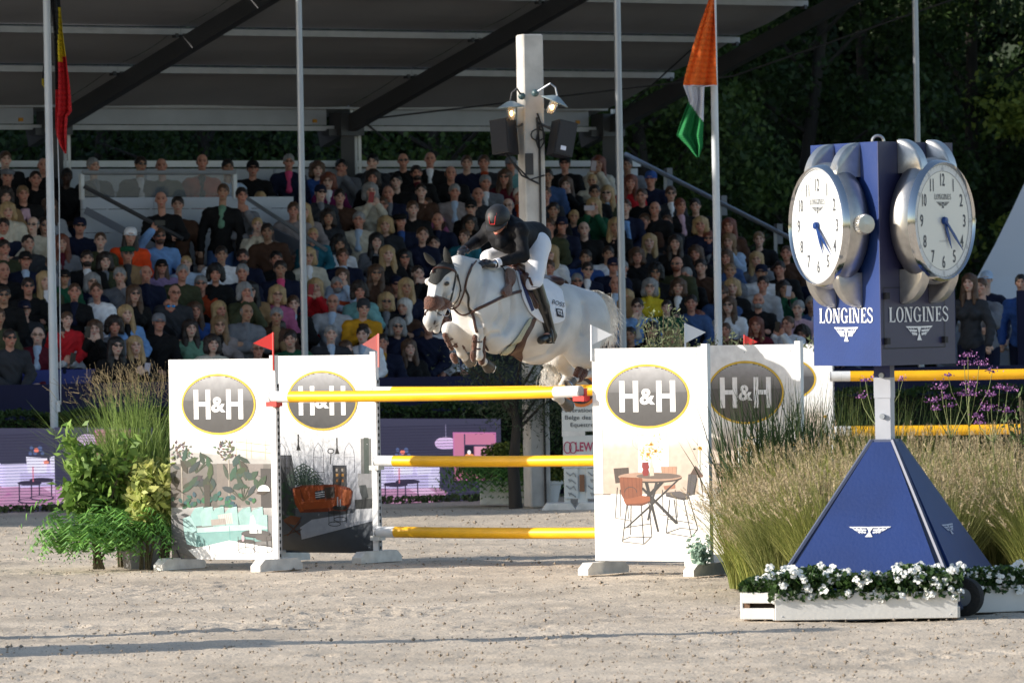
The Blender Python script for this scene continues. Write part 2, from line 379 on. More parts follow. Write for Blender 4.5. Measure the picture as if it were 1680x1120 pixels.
# entrance wall with glass balustrade
W0, W1 = on_t(133,322,2.2), on_t(480,322,2.2); sW0 = -(W0-CC).dot(U); sW1 = -(W1-CC).dot(U)
wallw = mat('booth_white', (.50,.53,.60), .5, nz=.05, nsc=3)
zt, zb = 4.04, 2.6
nP = 3
for i in range(nP):
    a = sW1+(sW0-sW1)*i/nP; c = sW1+(sW0-sW1)*(i+1)/nP
    for (za, zc) in ((zt-.16, zt), (3.55, zt-.168), (3.08, 3.542), (zb, 3.072)):
        b = MB(); b.box(P((a+c)/2, 2.2, (za+zc)/2), (abs(c-a)-.008, .05, zc-za), PH); b.build('booth_panel', wallw, stand)
sG1 = -(on_t(383,284,2.2)-CC).dot(U)
b = MB(); b.tube([P(sW0, 2.24, 4.385), P(sG1, 2.24, 4.385)], .032, 8); b.build('balustrade_rail', alu, stand)
for s in (sW0, sG1): b = MB(); b.box(P(s, 2.22, 4.19), (.06,.05,.36), PH); b.build('balustrade_post', white_paint, stand)
b = MB(); b.box(P((sW0+sG1)/2, 2.2, 4.2), (abs(sW0-sG1)-.08, .012, .30), PH); b.build('balustrade_glass', mat('railing_glass', (.25,.28,.33), .05, alpha=.30, spec=.5), stand)
q0, q1 = on_t(138,306,2.32), on_t(300,392,3.4)
b = MB(); b.tube([q0, q1], .03, 8); b.build('stair_rail', darksteel, stand)
q0, q1 = on_t(140,345,2.32), on_t(290,425,3.4)
b = MB(); b.beam(q0, q1, .04, .10); b.build('stair_stringer', mat('stringer_blue_grey', (.16,.18,.23), .6), stand)
q0, q1 = on_t(400,322,2.32), on_t(535,410,4.0)
b = MB(); b.tube([q0, q1], .03, 8); b.build('stair_rail', steel, stand)
q0, q1 = on_t(430,372,2.32), on_t(520,420,4.0)
b = MB(); b.beam(q0, q1, .04, .15); b.build('stair_stringer', MATS['side_board_grey'], stand)
# ---- barrier, hedge, LED screens (all along one line)
AL = radians(11)   # arena edge runs slightly away to the right
def EL(X, off=0, z=0): return Vector((X - off*sin(AL), 80.57 + (X+.19)*math.tan(AL) + off, z))
bars = thing('barrier', 'long navy cloth covered barrier in front of the grandstand seats', 'barrier', EL(0, 1.9))
x = -11
while x < 16:
    b = MB(); b.box(EL(x+1.2, 1.9, .77), (2.43, .08, 1.54), AL); b.build('barrier_panel', navy, bars); x += 2.4*cos(AL)+.02
b = MB(); b.box((6.95+4.05, 88.0, 1.26), (8.1, .12, 2.52), 0); 
single(b.build('barrier', navy), 'tall plain navy screen wall at the right edge behind the clock pillar', 'barrier')
leafm = mat('hedge_leaf', (.035,.07,.018), .6, nz=.45, nsc=9, spec=.3, transl=.2)
def leafcloud(name, pts_fn, N, size, m, parent=None, aspect=.55, seed=1, world=True, drop=0, tint=None):
    r = np.random.RandomState(seed); C_ = pts_fn(r, N); th = r.uniform(0, 2*pi, N); ph = np.arccos(r.uniform(-1, 1, N))
    d = np.stack([np.sin(ph)*np.cos(th), np.sin(ph)*np.sin(th), np.cos(ph)-drop], 1); d /= np.linalg.norm(d, axis=1)[:,None]
    e = r.randn(N, 3); e -= d*(e*d).sum(1)[:,None]; e /= np.linalg.norm(e, axis=1)[:,None]; n = np.cross(d, e)
    s = size*r.uniform(.6, 1.35, N)[:,None]
    p0 = C_-d*s*.5; p2 = C_+d*s*.5; p1 = C_+e*s*aspect*.5-n*s*.08; p3 = C_-e*s*aspect*.5-n*s*.08
    vs = np.stack([p0, p1, p2, p3], 1).reshape(-1, 3); F = np.arange(N*4).reshape(-1, 4)
    col = None
    if tint is not None:
        a, b2 = np.array(tint[0][:3]), np.array(tint[1][:3]); k = r.rand(N)[:,None]; col = np.repeat(a+(b2-a)*k, 4, 0)
    me = npmesh(name, vs, F, False, col); return add(name, me, m, parent, world)
def hedge(X0, X1, off, z0, z1, thick, label, seed, N):
    h = thing('hedge', label, 'hedge', EL((X0+X1)/2, off))
    def fn(r, N):
        X = r.uniform(X0, X1, N); f = r.rand(N); o = off + (r.rand(N)-.5)*thick; z = z0+(z1-z0)*r.rand(N)
        top = f < .35; z = np.where(top, z1+r.randn(N)*.02, z); fr = (f > .35) & (f < .8); o = np.where(fr, off-thick/2+r.randn(N)*.02, o)
        return np.stack([X-o*sin(AL), 80.57+(X+.19)*math.tan(AL)+o, z+.03*np.sin(X*7)], 1)
    leafcloud('foliage', fn, N, .055, leafm, h, seed=seed)
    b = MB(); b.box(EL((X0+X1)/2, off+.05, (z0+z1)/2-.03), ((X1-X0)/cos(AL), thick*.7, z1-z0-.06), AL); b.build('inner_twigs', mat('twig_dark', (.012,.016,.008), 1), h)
hedge(-11, 3.5, .95, .2, 1.17, .5, 'low clipped dark hedge above the glowing screens', 3, 42000)
hedge(3.6, 14, .95, .1, 1.25, .5, 'clipped dark hedge at the right behind the purple flowers', 4, 22000)
# grass strip under the screens
def fn(r, N):
    X = r.uniform(-11, 0.2, N); o = r.uniform(-.25, .3, N); return np.stack([X-o*sin(AL), 80.57+(X+.19)*math.tan(AL)+o, r.uniform(0, .07, N)], 1)
tag(leafcloud('verge_grass', fn, 9000, .07, mat('verge_green', (.07,.09,.03), .8, nz=.3, nsc=4), seed=8), 'strip of short grass below the glowing screens', 'grass', kind='stuff')
# LED screens: sofas on a pink rug, shown as lit flat print
def ell(cx, cy, rx, ry, n=24, a0=0, a1=2*pi): return [(cx+rx*cos(a0+(a1-a0)*i/n), cy+ry*sin(a0+(a1-a0)*i/n)) for i in range(n)]
def led_panel(px0, px1, pyt, pyb, items, label):
    # px range of panel; items in photo pixel coordinates
    A = onz(px0, 838 - (px0-50)*.0235, 0); B = onz(px1, 838-(px1-50)*.0235, 0)
    def X2(px): t = ray(px, 700); return 0
    Xa = A.x; Xb = B.x; zb_, zt_ = .02, 0.98
    def pt(px, py, d):
        f = (px-px0)/(px1-px0); g_ = (py-(pyt-(px-px0)*.0235))/(pyb-pyt); X_ = Xa+(Xb-Xa)*f
        return EL(X_, -.02-d, zt_+(zb_-zt_)*g_)
    r = thing('led_screen', label, 'screen', EL((Xa+Xb)/2, 0))
    b = MB(); b.box(EL((Xa+Xb)/2, .06, .49), ((Xb-Xa)/cos(AL), .1, .98), AL); b.build('cabinet', mat('cabinet_black', (.01,.01,.012), .6), r)
    b = MB(); d = .002
    for col, pts in items:
        b.poly([pt(x, y, d) for (x, y) in pts], col); d += .0012
    m_ = mat('led_picture', (0,0,0), .6, attr='Col', emit=(1,1,1), est=.40)
    b.build('picture', m_, r)
    b = MB()
    n = 26
    for i in range(1, n):
        z = zb_+(zt_-zb_)*i/n; b.box(EL((Xa+Xb)/2, -.058, z), ((Xb-Xa)/cos(AL), .002, .006), AL)
    b.build('scan_lines', mat('scan_line', S(70,65,90), .8), r)
    return r
def sofa_items(o, k=0):
    bg = S(62,60,80); pk = S(190,140,172); wh = S(215,205,235); dk = S(60,52,72); I = []
    I.append((bg, [(o-200,700),(o+250,690),(o+250,850),(o-200,850)]))
    I.append((pk, [(o-150,792),(o-90,785),(o+45,790),(o+72,806),(o+50,826),(o-20,834),(o-160,836)]))
    I.append((S(182,120,165), [(o-120,805),(o-70,800),(o-40,812),(o-90,818)]))
    I.append((S(226,185,215), [(o+8,800),(o+40,798),(o+52,806),(o+30,812)]))
    for (x0, x1) in ((o-29,o+59),(o-75,o-10)):
        I.append((wh, [(x0,761),(x1,759),(x1,797),(x0,800)]))
    I.append((S(196,184,222), [(o-29,775),(o+40,774),(o+40,797),(o-29,799)]))
    I.append((S(235,228,245), [(o-19,748),(o+16,750),(o+14,775),(o-16,776)]))
    I.append((S(228,220,242), [(o+20,749),(o+47,746),(o+44,774),(o+22,776)]))
    for cx, cy in ((o-8,785),(o+12,780)):
        I.append((dk, ell(cx-6,cy+7,20,4))); I.append((dk, [(cx-24,cy+8),(cx-22,cy+8),(cx-22,cy+38),(cx-24,cy+38)])); I.append((dk, [(cx+9,cy+8),(cx+11,cy+8),(cx+11,cy+38),(cx+9,cy+38)]))
        I.append((dk, ell(cx-6,cy+37,20,5))); I.append((pk, ell(cx-6,cy+36.5,17,3.2)))
    I.append((S(205,120,140), [(o-9,764),(o-7,764),(o-7,790),(o-9,790)]))
    for (x, y, r_) in ((o-4,740,4),(o-10,733,3),(o+4,734,4),(o-12,742,3),(o+8,742,3)): I.append((S(88,100,140), ell(x, y, r_, r_*1.3, 8)))
    I.append((S(240,130,110), ell(o-2,737,4,4,10))); I.append((S(235,140,120), ell(o+14,757,4.5,3.5,10)))
    return I
bg = S(62,60,80)
def lamp_items(o):
    pk = S(196,118,146)
    return [(S(150,140,170), [(o-12,690),(o-11,690),(o-11,712),(o-12,712)]), (S(222,190,225), ell(o-12,722,18,11)), (bg, [(o-31,725),(o+8,725),(o+8,735),(o-31,735)]), (S(214,180,218), ell(o-12,726,17,6)),
        (S(190,110,160), [(o,703),(o+71,703),(o+71,785),(o,785)]), (pk, [(o+2,705),(o+69,705),(o+69,783),(o+2,783)]), (S(220,150,172), [(o+36,727),(o+69,727),(o+69,750),(o+36,750)]), (S(216,140,160), [(o+4,760),(o+69,760),(o+69,772),(o+4,772)]),
        (S(60,60,85), [(o+18,706),(o+20,706),(o+20,783),(o+18,783)]), (S(60,60,85), [(o+20,724),(o+69,724),(o+69,727),(o+20,727)]), (S(38,32,48), [(o+19,726),(o+34,726),(o+34,748),(o+19,748)]), (S(240,150,90), ell(o+26.5,744,8,5)), (S(250,240,240), ell(o+26,737,3,4,8))]
def clipped(items, lo, hi):
    out = []
    for c, pts in items:
        p = [(min(max(x, lo), hi), y) for (x, y) in pts]
        if max(q[0] for q in p)-min(q[0] for q in p) > .5: out.append((c, p))
    return out
led_panel(-60, 88, 708, 838, clipped([(bg, [(-60,700),(88,700),(88,850),(-60,850)])]+sofa_items(60)[1:]+sofa_items(-60)[1:], -60, 88), 'glowing screen at the left edge showing a pale sofa on a pink rug')
led_panel(88.5, 250, 706, 836, clipped([(bg, [(88,700),(250,700),(250,850),(88,850)])]+[(S(205,150,190), [(88,800),(140,795),(128,815),(88,830)])]+lamp_items(155), 88.5, 250), 'glowing screen with pink window and lamp, half hidden by leaves')
led_panel(455, 600, 698, 826, [(bg, [(455,690),(600,690),(600,850),(455,850)])], 'dark glowing screen mostly hidden behind the poster panels')
led_panel(600.5, 823, 690, 820, clipped([(bg, [(600,680),(823,680),(823,850),(600,850)])]+sofa_items(662)[1:]+lamp_items(743), 600.5, 823), 'glowing screen showing a sofa, hanging lamp and pink window between the jump poles')
# ---- poles
def pole(px, py0, py1, D, r, label, m, toppx=None, name='pole'):
    b0 = at(px, py1, D); b0.z = 0; tp_ = at(toppx if toppx is not None else px, py0, D)
    h = 11.5; d = (tp_-at(px, py1, D)); d = d/d.z; d = Vector((0,0,1)) if True else d
    base = Vector((b0.x, D, 0)); t = thing(name, label, name.replace('_', ' '), base)
    b = MB(); b.tube([base, base+Vector((0,0,h))], [r, r*.85], 10); b.build("shaft", m, t, smooth=True)
    b = MB(); b.tube([base, base+Vector((0,0,.25))], r*1.5, 10); b.build('base_sleeve', m, t, smooth=True)
    return t, base
pole(500, 0, 580, 79.0, .045, 'first bare grey steel mast, in front of the crowd left of the horse', steel)
pole(1022, 0, 570, 80.0, .050, 'second bare grey steel mast, behind the horse tail beside the stair rail', steel)
pole(1505, 0, 228, 84.0, .045, 'thin bare pale mast rising behind the clock pillar', steel)
whitepole = mat('pole_white', (.62,.66,.70), .35, nz=.05, nsc=3)
t1, base1 = pole(89, 0, 700, 79.9, .052, 'white flagpole at the left carrying the black, yellow and red flag', whitepole, name='flagpole')
b = MB(); b.tube([base1+Vector((.09,-.06,1.3)), base1+Vector((.12,-.08,4)), base1+Vector((.06,-.05,9))], .006, 5); b.tube([base1+Vector((.06,-.05,1.3)), base1+Vector((.03,-.06,9))], .005, 5); b.build('halyard', whitepole, t1)
b = MB(); b.box(base1+Vector((.06,-.05,1.28)), (.04,.04,.14)); b.build('cleat', whitepole, t1)
t2, base2 = pole(1179, 0, 560, 79.0, .050, 'white flagpole carrying the orange, white and green flag', whitepole, name='flagpole')
def flag_mesh(pts_l, pts_r, D, cols, bands, fold, seed):
    # cloth hanging in folds: rows between left and right outline points (photo px), colours by band polylines
    pass
def cloth(name, D, rows, cmap, label, off=0):
    b = MB(); N = 44; grid = []
    for j, (py, xl, xr) in enumerate(rows):
        r_ = []
        for i in range(N+1):
            f = i/N; p = at(xl+(xr-xl)*f, py, D); p.y += off + .055*sin(f*9+py*.012)*(.4+f) + .03*sin(f*21+py*.03); r_.append(p)
        grid.append(r_)
    for j in range(len(rows)-1):
        for i in range(N):
            f = (i+.5)/N; py = (rows[j][0]+rows[j+1][0])/2; xl = (rows[j][1]+rows[j+1][1])/2; xr = (rows[j][2]+rows[j+1][2])/2
            b._add([grid[j][i], grid[j][i+1], grid[j+1][i+1], grid[j+1][i]], [(0,1,2,3)], cmap(xl+(xr-xl)*f, py))
    o = b.build(name, mat('flag_cloth', (1,1,1), .75, attr='Col'), smooth=True)
    sm = o.modifiers.new('thick', 'SOLIDIFY'); sm.thickness = .004
    tag(o, label, 'flag')
def interp(tab, y):
    for (a, b_) in zip(tab, tab[1:]):
        if a[0] <= y <= b_[0]: f = (y-a[0])/(b_[0]-a[0]); return a[1]+(b_[1]-a[1])*f, a[2]+(b_[2]-a[2])*f
    return tab[-1][1:]
tab = [(-150,84,96),(0,83,98),(60,88,104),(100,90,110),(150,91,116),(190,91,118.5),(192,91,111),(215,91,110),(235,96,110),(252,107,109)]
rows = [(y, *interp(tab, y)) for y in list(range(-150, 252, 9))+[252]]
def cb(x, y):
    if y < 10 or x < 95.5: return S(14,14,18) if y < 150 else S(190,24,32)
    if y < 100+(x-96)*-.4: return S(205,180,20)
    return S(190,24,32)
cloth('flag', 79.75, rows, cb, 'hanging flag in black, yellow and red folded against the left flagpole')
tab = [(-150,82,84),(0,80,83),(60,75,84),(120,70,84),(140,69,84),(152,78,84),(156,83,84)]
rows = [(y, *interp(tab, y)) for y in range(-150, 157, 9)]
tag_rows = rows
b_ = cloth('flag_fold', 80.0, rows, lambda x, y: S(190,170,25) if y > 128 else S(26,24,32), 'dark folded edge of the left flag behind its pole')
for o in [o for o in COL.objects if o.name.startswith('flag_fold')]:
    # this fold belongs to the same cloth: keep it a part of the flag
    par = [q for q in COL.objects if q.name == 'flag'][0]; o.parent = par
    for k in ('label', 'category'): del o[k]
tab = [(-160,1168,1175),(0,1163,1172),(40,1148,1173),(80,1136,1174),(125,1124,1175),(140,1121,1176),(143,1122,1155),(165,1130,1154),(200,1117,1154),(222,1110,1153),(240,1128,1153),(258,1143,1147)]
rows = [(y, *interp(tab, y)) for y in list(range(-160, 140, 9))+[140,143]+list(range(146, 258, 3))+[258]]
def ci(x, y):
    if y < 141: return S(232,108,30)
    # slanting white then green
    if y < 160+(x-1124)*1.35: return S(215,215,222)
    return S(14,120,60)
cloth('flag', 78.75, rows, ci, 'hanging flag in orange, white and green on the middle flagpole')
# ---- concrete post with barn lamps and speakers
cpost = Vector((onz(882, 832).x, 77.4, 0)); conc = mat('post_whitewash', (.52,.50,.47), .85, nz=.16, nsc=5, bump=.15, bsc=25)
pt_ = thing('concrete_post', 'tall square whitewashed post beside the rider carrying barn lamps', 'post', cpost)
rzp = radians(20); htp = at(872, 57, 77.4).z
b = MB(); b.bbox(cpost+Vector((0,0,htp/2)), (.26,.26,htp), rzp, .015); b.build('shaft', conc, pt_)
Rp = Matrix.Rotation(rzp, 3, 'Z')
def lp(x, y, z): return cpost+Rp @ Vector((x, y, 0))+Vector((0, 0, z))
b = MB(); b.box(lp(-.08,-.137,at(860,270,77.4).z), (.10,.02,.26), rzp); b.build('junction_plate', mat('plate_dark', (.03,.03,.035), .5), pt_)
b = MB(); b.tube([lp(.05,-.15,z) for z in (0,1,2,3,4,4.3)]+[lp(.02,-.16,4.7)], .016, 6); b.tube([lp(.03,-.15,4.75),lp(.09,-.18,4.55),lp(.10,-.18,4.4),lp(.04,-.17,4.3),lp(.0,-.17,4.42),lp(.06,-.16,4.6)], .012, 6)
for k in range(14): pass
loop = [lp(.03+.09*cos(a*pi/5),-.16,at(880,222,77.4).z+.07*sin(a*pi/5)) for a in range(11)]; b.tube(loop, .009, 6, cap=False); b.tube([lp(.03,-.16,3.9),lp(-.2,-.2,4.0),lp(-.42,-.1,4.35)], .012, 6); b.tube([lp(-.42,-.12,4.3),lp(-.1,-.2,3.95),lp(.1,-.17,4.0)], .012, 6); b.build('cable', mat('cable_black', (.012,.012,.014), .6), pt_)
def barn_lamp(px, py, flip, label):
    c = at(px, py, 77.1); t = thing('barn_lamp', label, 'lamp', c)
    tilt = Matrix.Rotation(radians(24 if flip < 0 else 0), 3, 'Y') if flip < 0 else Matrix.Rotation(radians(-4), 3, 'Y')
    b = MB(); b.lathe([(.01,.06),(.05,.05),(.12,.012),(.175,-.015),(.172,-.022),(.11,.0),(.03,.03)], c, 28, R=tilt); b.build('lamp_shade', mat('lamp_enamel', (.30,.38,.42), .35), t, smooth=True)
    b = MB(); b.lathe([(.045,.0),(.055,-.05),(.055,-.13),(.04,-.17),(.0,-.185)], c, 16, R=tilt); b.build('lamp_glass', mat('lamp_glass', (.9,.85,.75), .05, trans=.9), t, smooth=True)
    b = MB(); b.ball(c+tilt @ Vector((0,0,-.09)), (.026,.026,.035)); b.build('bulb', mat('bulb_glow', (1,.6,.2), .5, emit=(1,.55,.2), est=14), t, smooth=True)
    top = c+tilt @ Vector((0,0,.06)); wallp = at(878 if flip < 0 else 856, 153 if flip < 0 else 158, 77.2)
    b = MB(); b.tube([top, top+Vector((-.02*-flip,0,.10)), top+Vector((flip*.08,0,.15)), wallp], .012, 6); b.build('arm', steel if flip < 0 else darksteel, t)
    b = MB(); b.ball(wallp, .045); b.build('wall_mount', mat('mount_teal', (.05,.10,.11), .5), t)
barn_lamp(911, 165, -1, 'lit barn lamp with pale tilted shade on the right side of the post')
barn_lamp(838, 174, 1, 'lit barn lamp with dark shade on the left side of the post')
spk = mat('speaker_black', (.012,.012,.016), .55, bump=.1, bsc=120)
def speaker(px, py, w, h, tilt, rz, label, logo):
    c = at(px, py, 77.2); t = thing('speaker', label, 'speaker', c-Vector((0,0,h/2)))
    R = Matrix.Rotation(radians(tilt), 3, 'Y') @ Matrix.Rotation(rz, 3, 'Z') @ Matrix.Rotation(radians(-8), 3, 'X')
    pts = [(-w/2,-.14),(w/2,-.14),(w*.33,.16),(-w*.33,.16)]
    b = MB(); b._add([c+R @ Vector((x,y,z)) for z in (-h/2,h/2) for (x,y) in pts], [(3,2,1,0),(4,5,6,7),(0,1,5,4),(1,2,6,5),(2,3,7,6),(3,0,4,7)]); b.build('cabinet', spk, t)
    b = MB(); b.box(c+R @ Vector((0,-.146,0)), (w*.9,.012,h*.92), R=R); b.build('grille', mat('grille_black', (.02,.02,.024), .5, bump=.5, bsc=200), t)
    if logo: b = MB(); b.box(c+R @ Vector((-.02,-.156,-h*.3)), (.07,.006,.05), R=R); b.build('badge', mat('badge_white', (.75,.78,.9), .5), t)
    b = MB(); b.tube([c+R @ Vector((0,.1,h*.2)), at(876, py-30, 77.3)], .018, 6); b.build('mount_arm', darksteel, t)
speaker(829, 225, .24, .42, -8, radians(-30), 'black loudspeaker on the left side of the whitewashed post', False)
speaker(920, 228, .25, .42, 14, radians(25), 'black loudspeaker with a small white badge on the right side of the whitewashed post', True)
# ---- white peaked tent at right
b = MB(); pk = Vector((10.2, 99.5, 9.4)); N = 20
def tentpt(f, g_): # f along eave left->right, g from eave to peak
    x = 6.72+f*8.0; z0 = 2.35; gg = g_**1.18
    return Vector((x+(pk.x-x)*g_, 99.5-3.5*(1-g_), z0+(pk.z-z0)*gg + .02*sin(f*40)))
for i in range(N):
    for j in range(12): b._add([tentpt(i/N,j/12), tentpt((i+1)/N,j/12), tentpt((i+1)/N,(j+1)/12), tentpt(i/N,(j+1)/12)], [(0,1,2,3)])
for i in range(N):
    b._add([tentpt(i/N,0)-Vector((0,0,.35)), tentpt((i+1)/N,0)-Vector((0,0,.35)), tentpt((i+1)/N,0), tentpt(i/N,0)], [(0,1,2,3)])
tt = thing('tent', 'white peaked marquee tent rising at the right edge behind the clock', 'tent', (11.4,99.5,0))
b.build('canopy', mat('tent_white', (.62,.64,.68), .6, nz=.05, nsc=.5, bump=.2, bsc=.8), tt, smooth=True)
for x in (6.6, 11.3, 16.1): b = MB(); b.beam((x,96.1,0),(x,96.1,2.5), .1,.1, up=(0,1,0)); b.build('leg', alu, tt)
b = MB(); b.box((11.4,100.2,1.1),(9.5,.05,2.2)); b.build('side_wall', mat('tent_wall', (.25,.28,.36), .7), tt)
# ---- trees
bark = mat('bark', (.03,.025,.02), .9, nz=.3, nsc=12, bump=.6, bsc=15, stretch=(1,1,.2))
tleaf = mat('tree_leaf', (.5,.5,.5), .55, attr='Col', nz=.25, nsc=1.2, spec=.35, transl=.35)
def tree(x, y, h, rad, label, seed, N=9000, leaf=.24, tint=((.018,.04,.010),(.05,.085,.02)), low=1.0, front=None):
    r = np.random.RandomState(seed); t = thing('tree', label, 'tree', (x, y, 0), 'tall trees behind the grandstand')
    b = MB(); pts = [Vector((x,y,0)), Vector((x+r.randn()*.15,y,h*.3)), Vector((x+r.randn()*.3,y,h*.6)), Vector((x,y,h*.9))]
    b.tube(pts, [.17,.13,.09,.03], 9)
    cl = []
    nb = 26
    for i in range(nb):
        a = i*2.4+r.rand(); z = low+(h-low)*(i+.5)/nb; f = (z-low)/(h-low); rr = rad*(math.sqrt(max(0.05,1-(2*f-.85)**2*.75)))*r.uniform(.55,1.0)
        tip = Vector((x+rr*cos(a), y+rr*sin(a)*.8, z+r.uniform(-.2,.6))); st_ = Vector((x, y, max(.5, z-rr*.5)))
        b.tube([st_, (st_+tip)/2+Vector((0,0,.2)), tip], [.05,.03,.01], 5)
        for q in range(5): cl.append((tip.x*(1-q*.17)+x*q*.17+r.randn()*.5, tip.y*(1-q*.17)+y*q*.17+r.randn()*.4, tip.z+r.randn()*.45, r.uniform(.45,.95)))
    tr = b.build('trunk', bark, t, smooth=True)
    cl = np.array(cl)
    def fn(r_, N):
        i = r_.randint(0, len(cl), N); d = r_.randn(N, 3); d /= np.linalg.norm(d, axis=1)[:,None]; q = (r_.rand(N)**.45)[:,None]
        return cl[i,:3]+d*q*cl[i,3:4]*np.array([1.1,1.0,.75])
    leafcloud('crown', fn, N, leaf, tleaf, t, seed=seed+1, tint=tint, drop=.3, aspect=.6)
dk = ((.018,.042,.012),(.05,.09,.022)); md = ((.03,.065,.016),(.09,.14,.03)); sunlit_yl = ((.10,.15,.025),(.30,.34,.06))  # the yellow green tint paints sunlight into the leaf colour
tl = [(-9,103,9,3.2,'dark tree filling the gap under the roof at the far left',dk),(-5,104.5,9,3.2,'dark tree under the roof behind the glass railed booth',dk),(-1.2,105,9,3.2,'green tree under the roof behind the whitewashed post',md),
      (2.3,106,11,3.0,'leafy tree just right of the grandstand roof edge',md),(5.0,108,12.5,3.4,'tall dark tree behind the orange, white and green flag',dk),(8.0,111,13,3.6,'tall dark tree directly behind the clock pillar',dk),(3.4,113,14,3.8,'second rank tree filling the dark gap above the stair rail',dk),
      (10.6,109,13,3.2,'tall tree at the right edge, sunlit yellow green painted into its leaves',sunlit_yl),(12,118,15,4.5,'broad tree behind the marquee at the right',md),(6.8,119,16,4.5,'back row tree between two dark trees behind the clock',dk),(-7,112,12,4,'back row tree hidden under the left roof',dk),(-1,114,13,4.5,'back row tree behind the middle of the grandstand',dk)]
for i, (x, y, h, r_, lb, tn) in enumerate(tl): tree(x, y, h, r_, lb, 40+i, 32000 if 1 < x else 12000, .125, tn)
def fn(r, N):
    X = r.uniform(-18, 30, N); return np.stack([X, 126+r.rand(N)*5+np.sin(X), r.rand(N)**.8*(17+2*np.sin(X*.7))], 1)
tag(leafcloud('woodland', fn, 60000, .55, mat('wood_leaf', (.012,.026,.008), .8, nz=.4, nsc=.5), seed=90), 'dark mass of woodland far behind the trees and marquee', 'woodland', kind='stuff')
g = MB(); 
b = MB()
for i in range(30): b.poly([(-30+i*2.6,132,0),(-27.3+i*2.6,132,0),(-27.3+i*2.6,132,17+2*sin(i)),(-30+i*2.6,132,17+2*sin(i-.7))])
tag(b.build('wooded_hill', mat('hill_dark', (.008,.014,.006), 1)), kind='structure')
# ---- unseen blocks added at the left, sized to shade the stand and trees
def shade_block(x0, y0_, x1, y1_, h, label):
    t = thing('shade_block', label, 'shade block', ((x0+x1)/2, (y0_+y1_)/2, 0)); b = MB(); b.box(((x0+x1)/2,(y0_+y1_)/2,h/2), (x1-x0,y1_-y0_,h)); b.build('wall', mat('shade_block_wall', (.35,.33,.31), .8, nz=.1, nsc=.5), t)
    b = MB(); b.box(((x0+x1)/2,(y0_+y1_)/2,h+.15), (x1-x0+.8,y1_-y0_+.8,.3)); b.build('roof', darksteel, t)
    for i in range(int((y1_-y0_)/4)):
        for k in range(int(h/4)):
            b = MB(); b.box((x1+.02, y0_+2+i*4, 2+k*4), (.06,1.6,1.8)); b.build('window', mat('window_dark', (.03,.04,.05), .1), t)
shade_block(-44, 70.6, -25, 83, 13.5, 'unseen long pale block added at left to shade the stand')
shade_block(-50, 84, -31, 128, 20.5, 'unseen tall pale block added behind the first to shade the trees')
# ================================================================ PEOPLE IN THE STAND
def skinmat(name, c):
    m = mat(name, c, .5, spec=.35, attr='Col'); t = m.node_tree; b = t.nodes['Principled BSDF']; a = [n for n in t.nodes if n.type == 'ATTRIBUTE'][0]
    mx = t.nodes.new('ShaderNodeMix'); mx.data_type = 'RGBA'; mx.blend_type = 'MULTIPLY'; mx.inputs[0].default_value = 1; mx.inputs[6].default_value = tuple(c[:3])+(1,)
    t.links.new(a.outputs['Color'], mx.inputs[7]); t.links.new(mx.outputs[2], b.inputs['Base Color']); return m
SKIN = [skinmat('skin_%s' % n, c) for n, c in (('fair', (.62,.38,.29)), ('pale', (.70,.47,.38)), ('ruddy', (.58,.29,.21)), ('tan', (.47,.27,.18)), ('olive', (.36,.21,.14)), ('deep', (.055,.03,.022)))]
CC_ = {'black': S(17,17,20), 'charcoal': S(52,54,60), 'navy': S(18,25,52), 'grey': S(120,122,130), 'light grey': S(175,177,184), 'white': S(240,240,246), 'cream': S(208,200,184), 'olive': S(66,70,48), 'green': S(28,84,60),
 'sage': S(110,150,128), 'brown': S(74,50,38), 'tan': S(150,120,86), 'red': S(190,30,40), 'orange': S(240,78,30), 'rust': S(170,66,32), 'pink': S(224,80,128), 'pale pink': S(206,170,186), 'purple': S(120,34,88), 'teal': S(40,110,130), 'mint': S(120,170,172), 'light blue': S(120,160,214), 'pale blue': S(176,196,222), 'blue': S(50,84,150), 'yellow': S(222,196,50), 'mustard': S(198,144,30), 'burgundy': S(92,24,40), 'lilac': S(158,134,178), 'denim': S(66,92,138), 'plaid': S(150,140,140), 'rose': S(176,96,136)}
def cloth_m(c): return mat('cloth_'+c.replace(' ', '_'), c and CC_[c], .82, nz=.22, nsc=9, bump=.25, bsc=30, spec=.3)
plaidm = {}
def plaid_m(c1, c2, name):
    if name in MATS: return MATS[name]
    m = mat(name, CC_[c1], .85); t = m.node_tree; b = t.nodes['Principled BSDF']; tc = t.nodes.new('ShaderNodeTexCoord')
    prev = None
    for ax_ in ('X', 'Z'):
        wv = t.nodes.new('ShaderNodeTexWave'); wv.bands_direction = ax_; wv.inputs['Scale'].default_value = 5.5; t.links.new(tc.outputs['Object'], wv.inputs['Vector'])
        mr = t.nodes.new('ShaderNodeMapRange'); mr.inputs[1].default_value = .45; mr.inputs[2].default_value = .6; t.links.new(wv.outputs[1], mr.inputs[0])
        mx = t.nodes.new('ShaderNodeMix'); mx.data_type = 'RGBA'; mx.inputs[6].default_value = CC_[c1]; mx.inputs[7].default_value = CC_[c2]
        if prev is None: t.links.new(mr.outputs[0], mx.inputs[0])
        else: t.links.new(prev, mx.inputs[6]); ml = t.nodes.new('ShaderNodeMath'); ml.operation = 'MULTIPLY'; ml.inputs[1].default_value = .6; t.links.new(mr.outputs[0], ml.inputs[0]); t.links.new(ml.outputs[0], mx.inputs[0])
        prev = mx.outputs[2]
    t.links.new(prev, b.inputs['Base Color']); return m
HC = {'bk': S(22,20,22), 'dk': S(42,32,28), 'br': S(82,58,42), 'bl': S(176,146,104), 'gi': S(112,58,40), 'gy': S(140,140,142), 'wh': S(205,203,200), 'lb': S(130,102,72)}
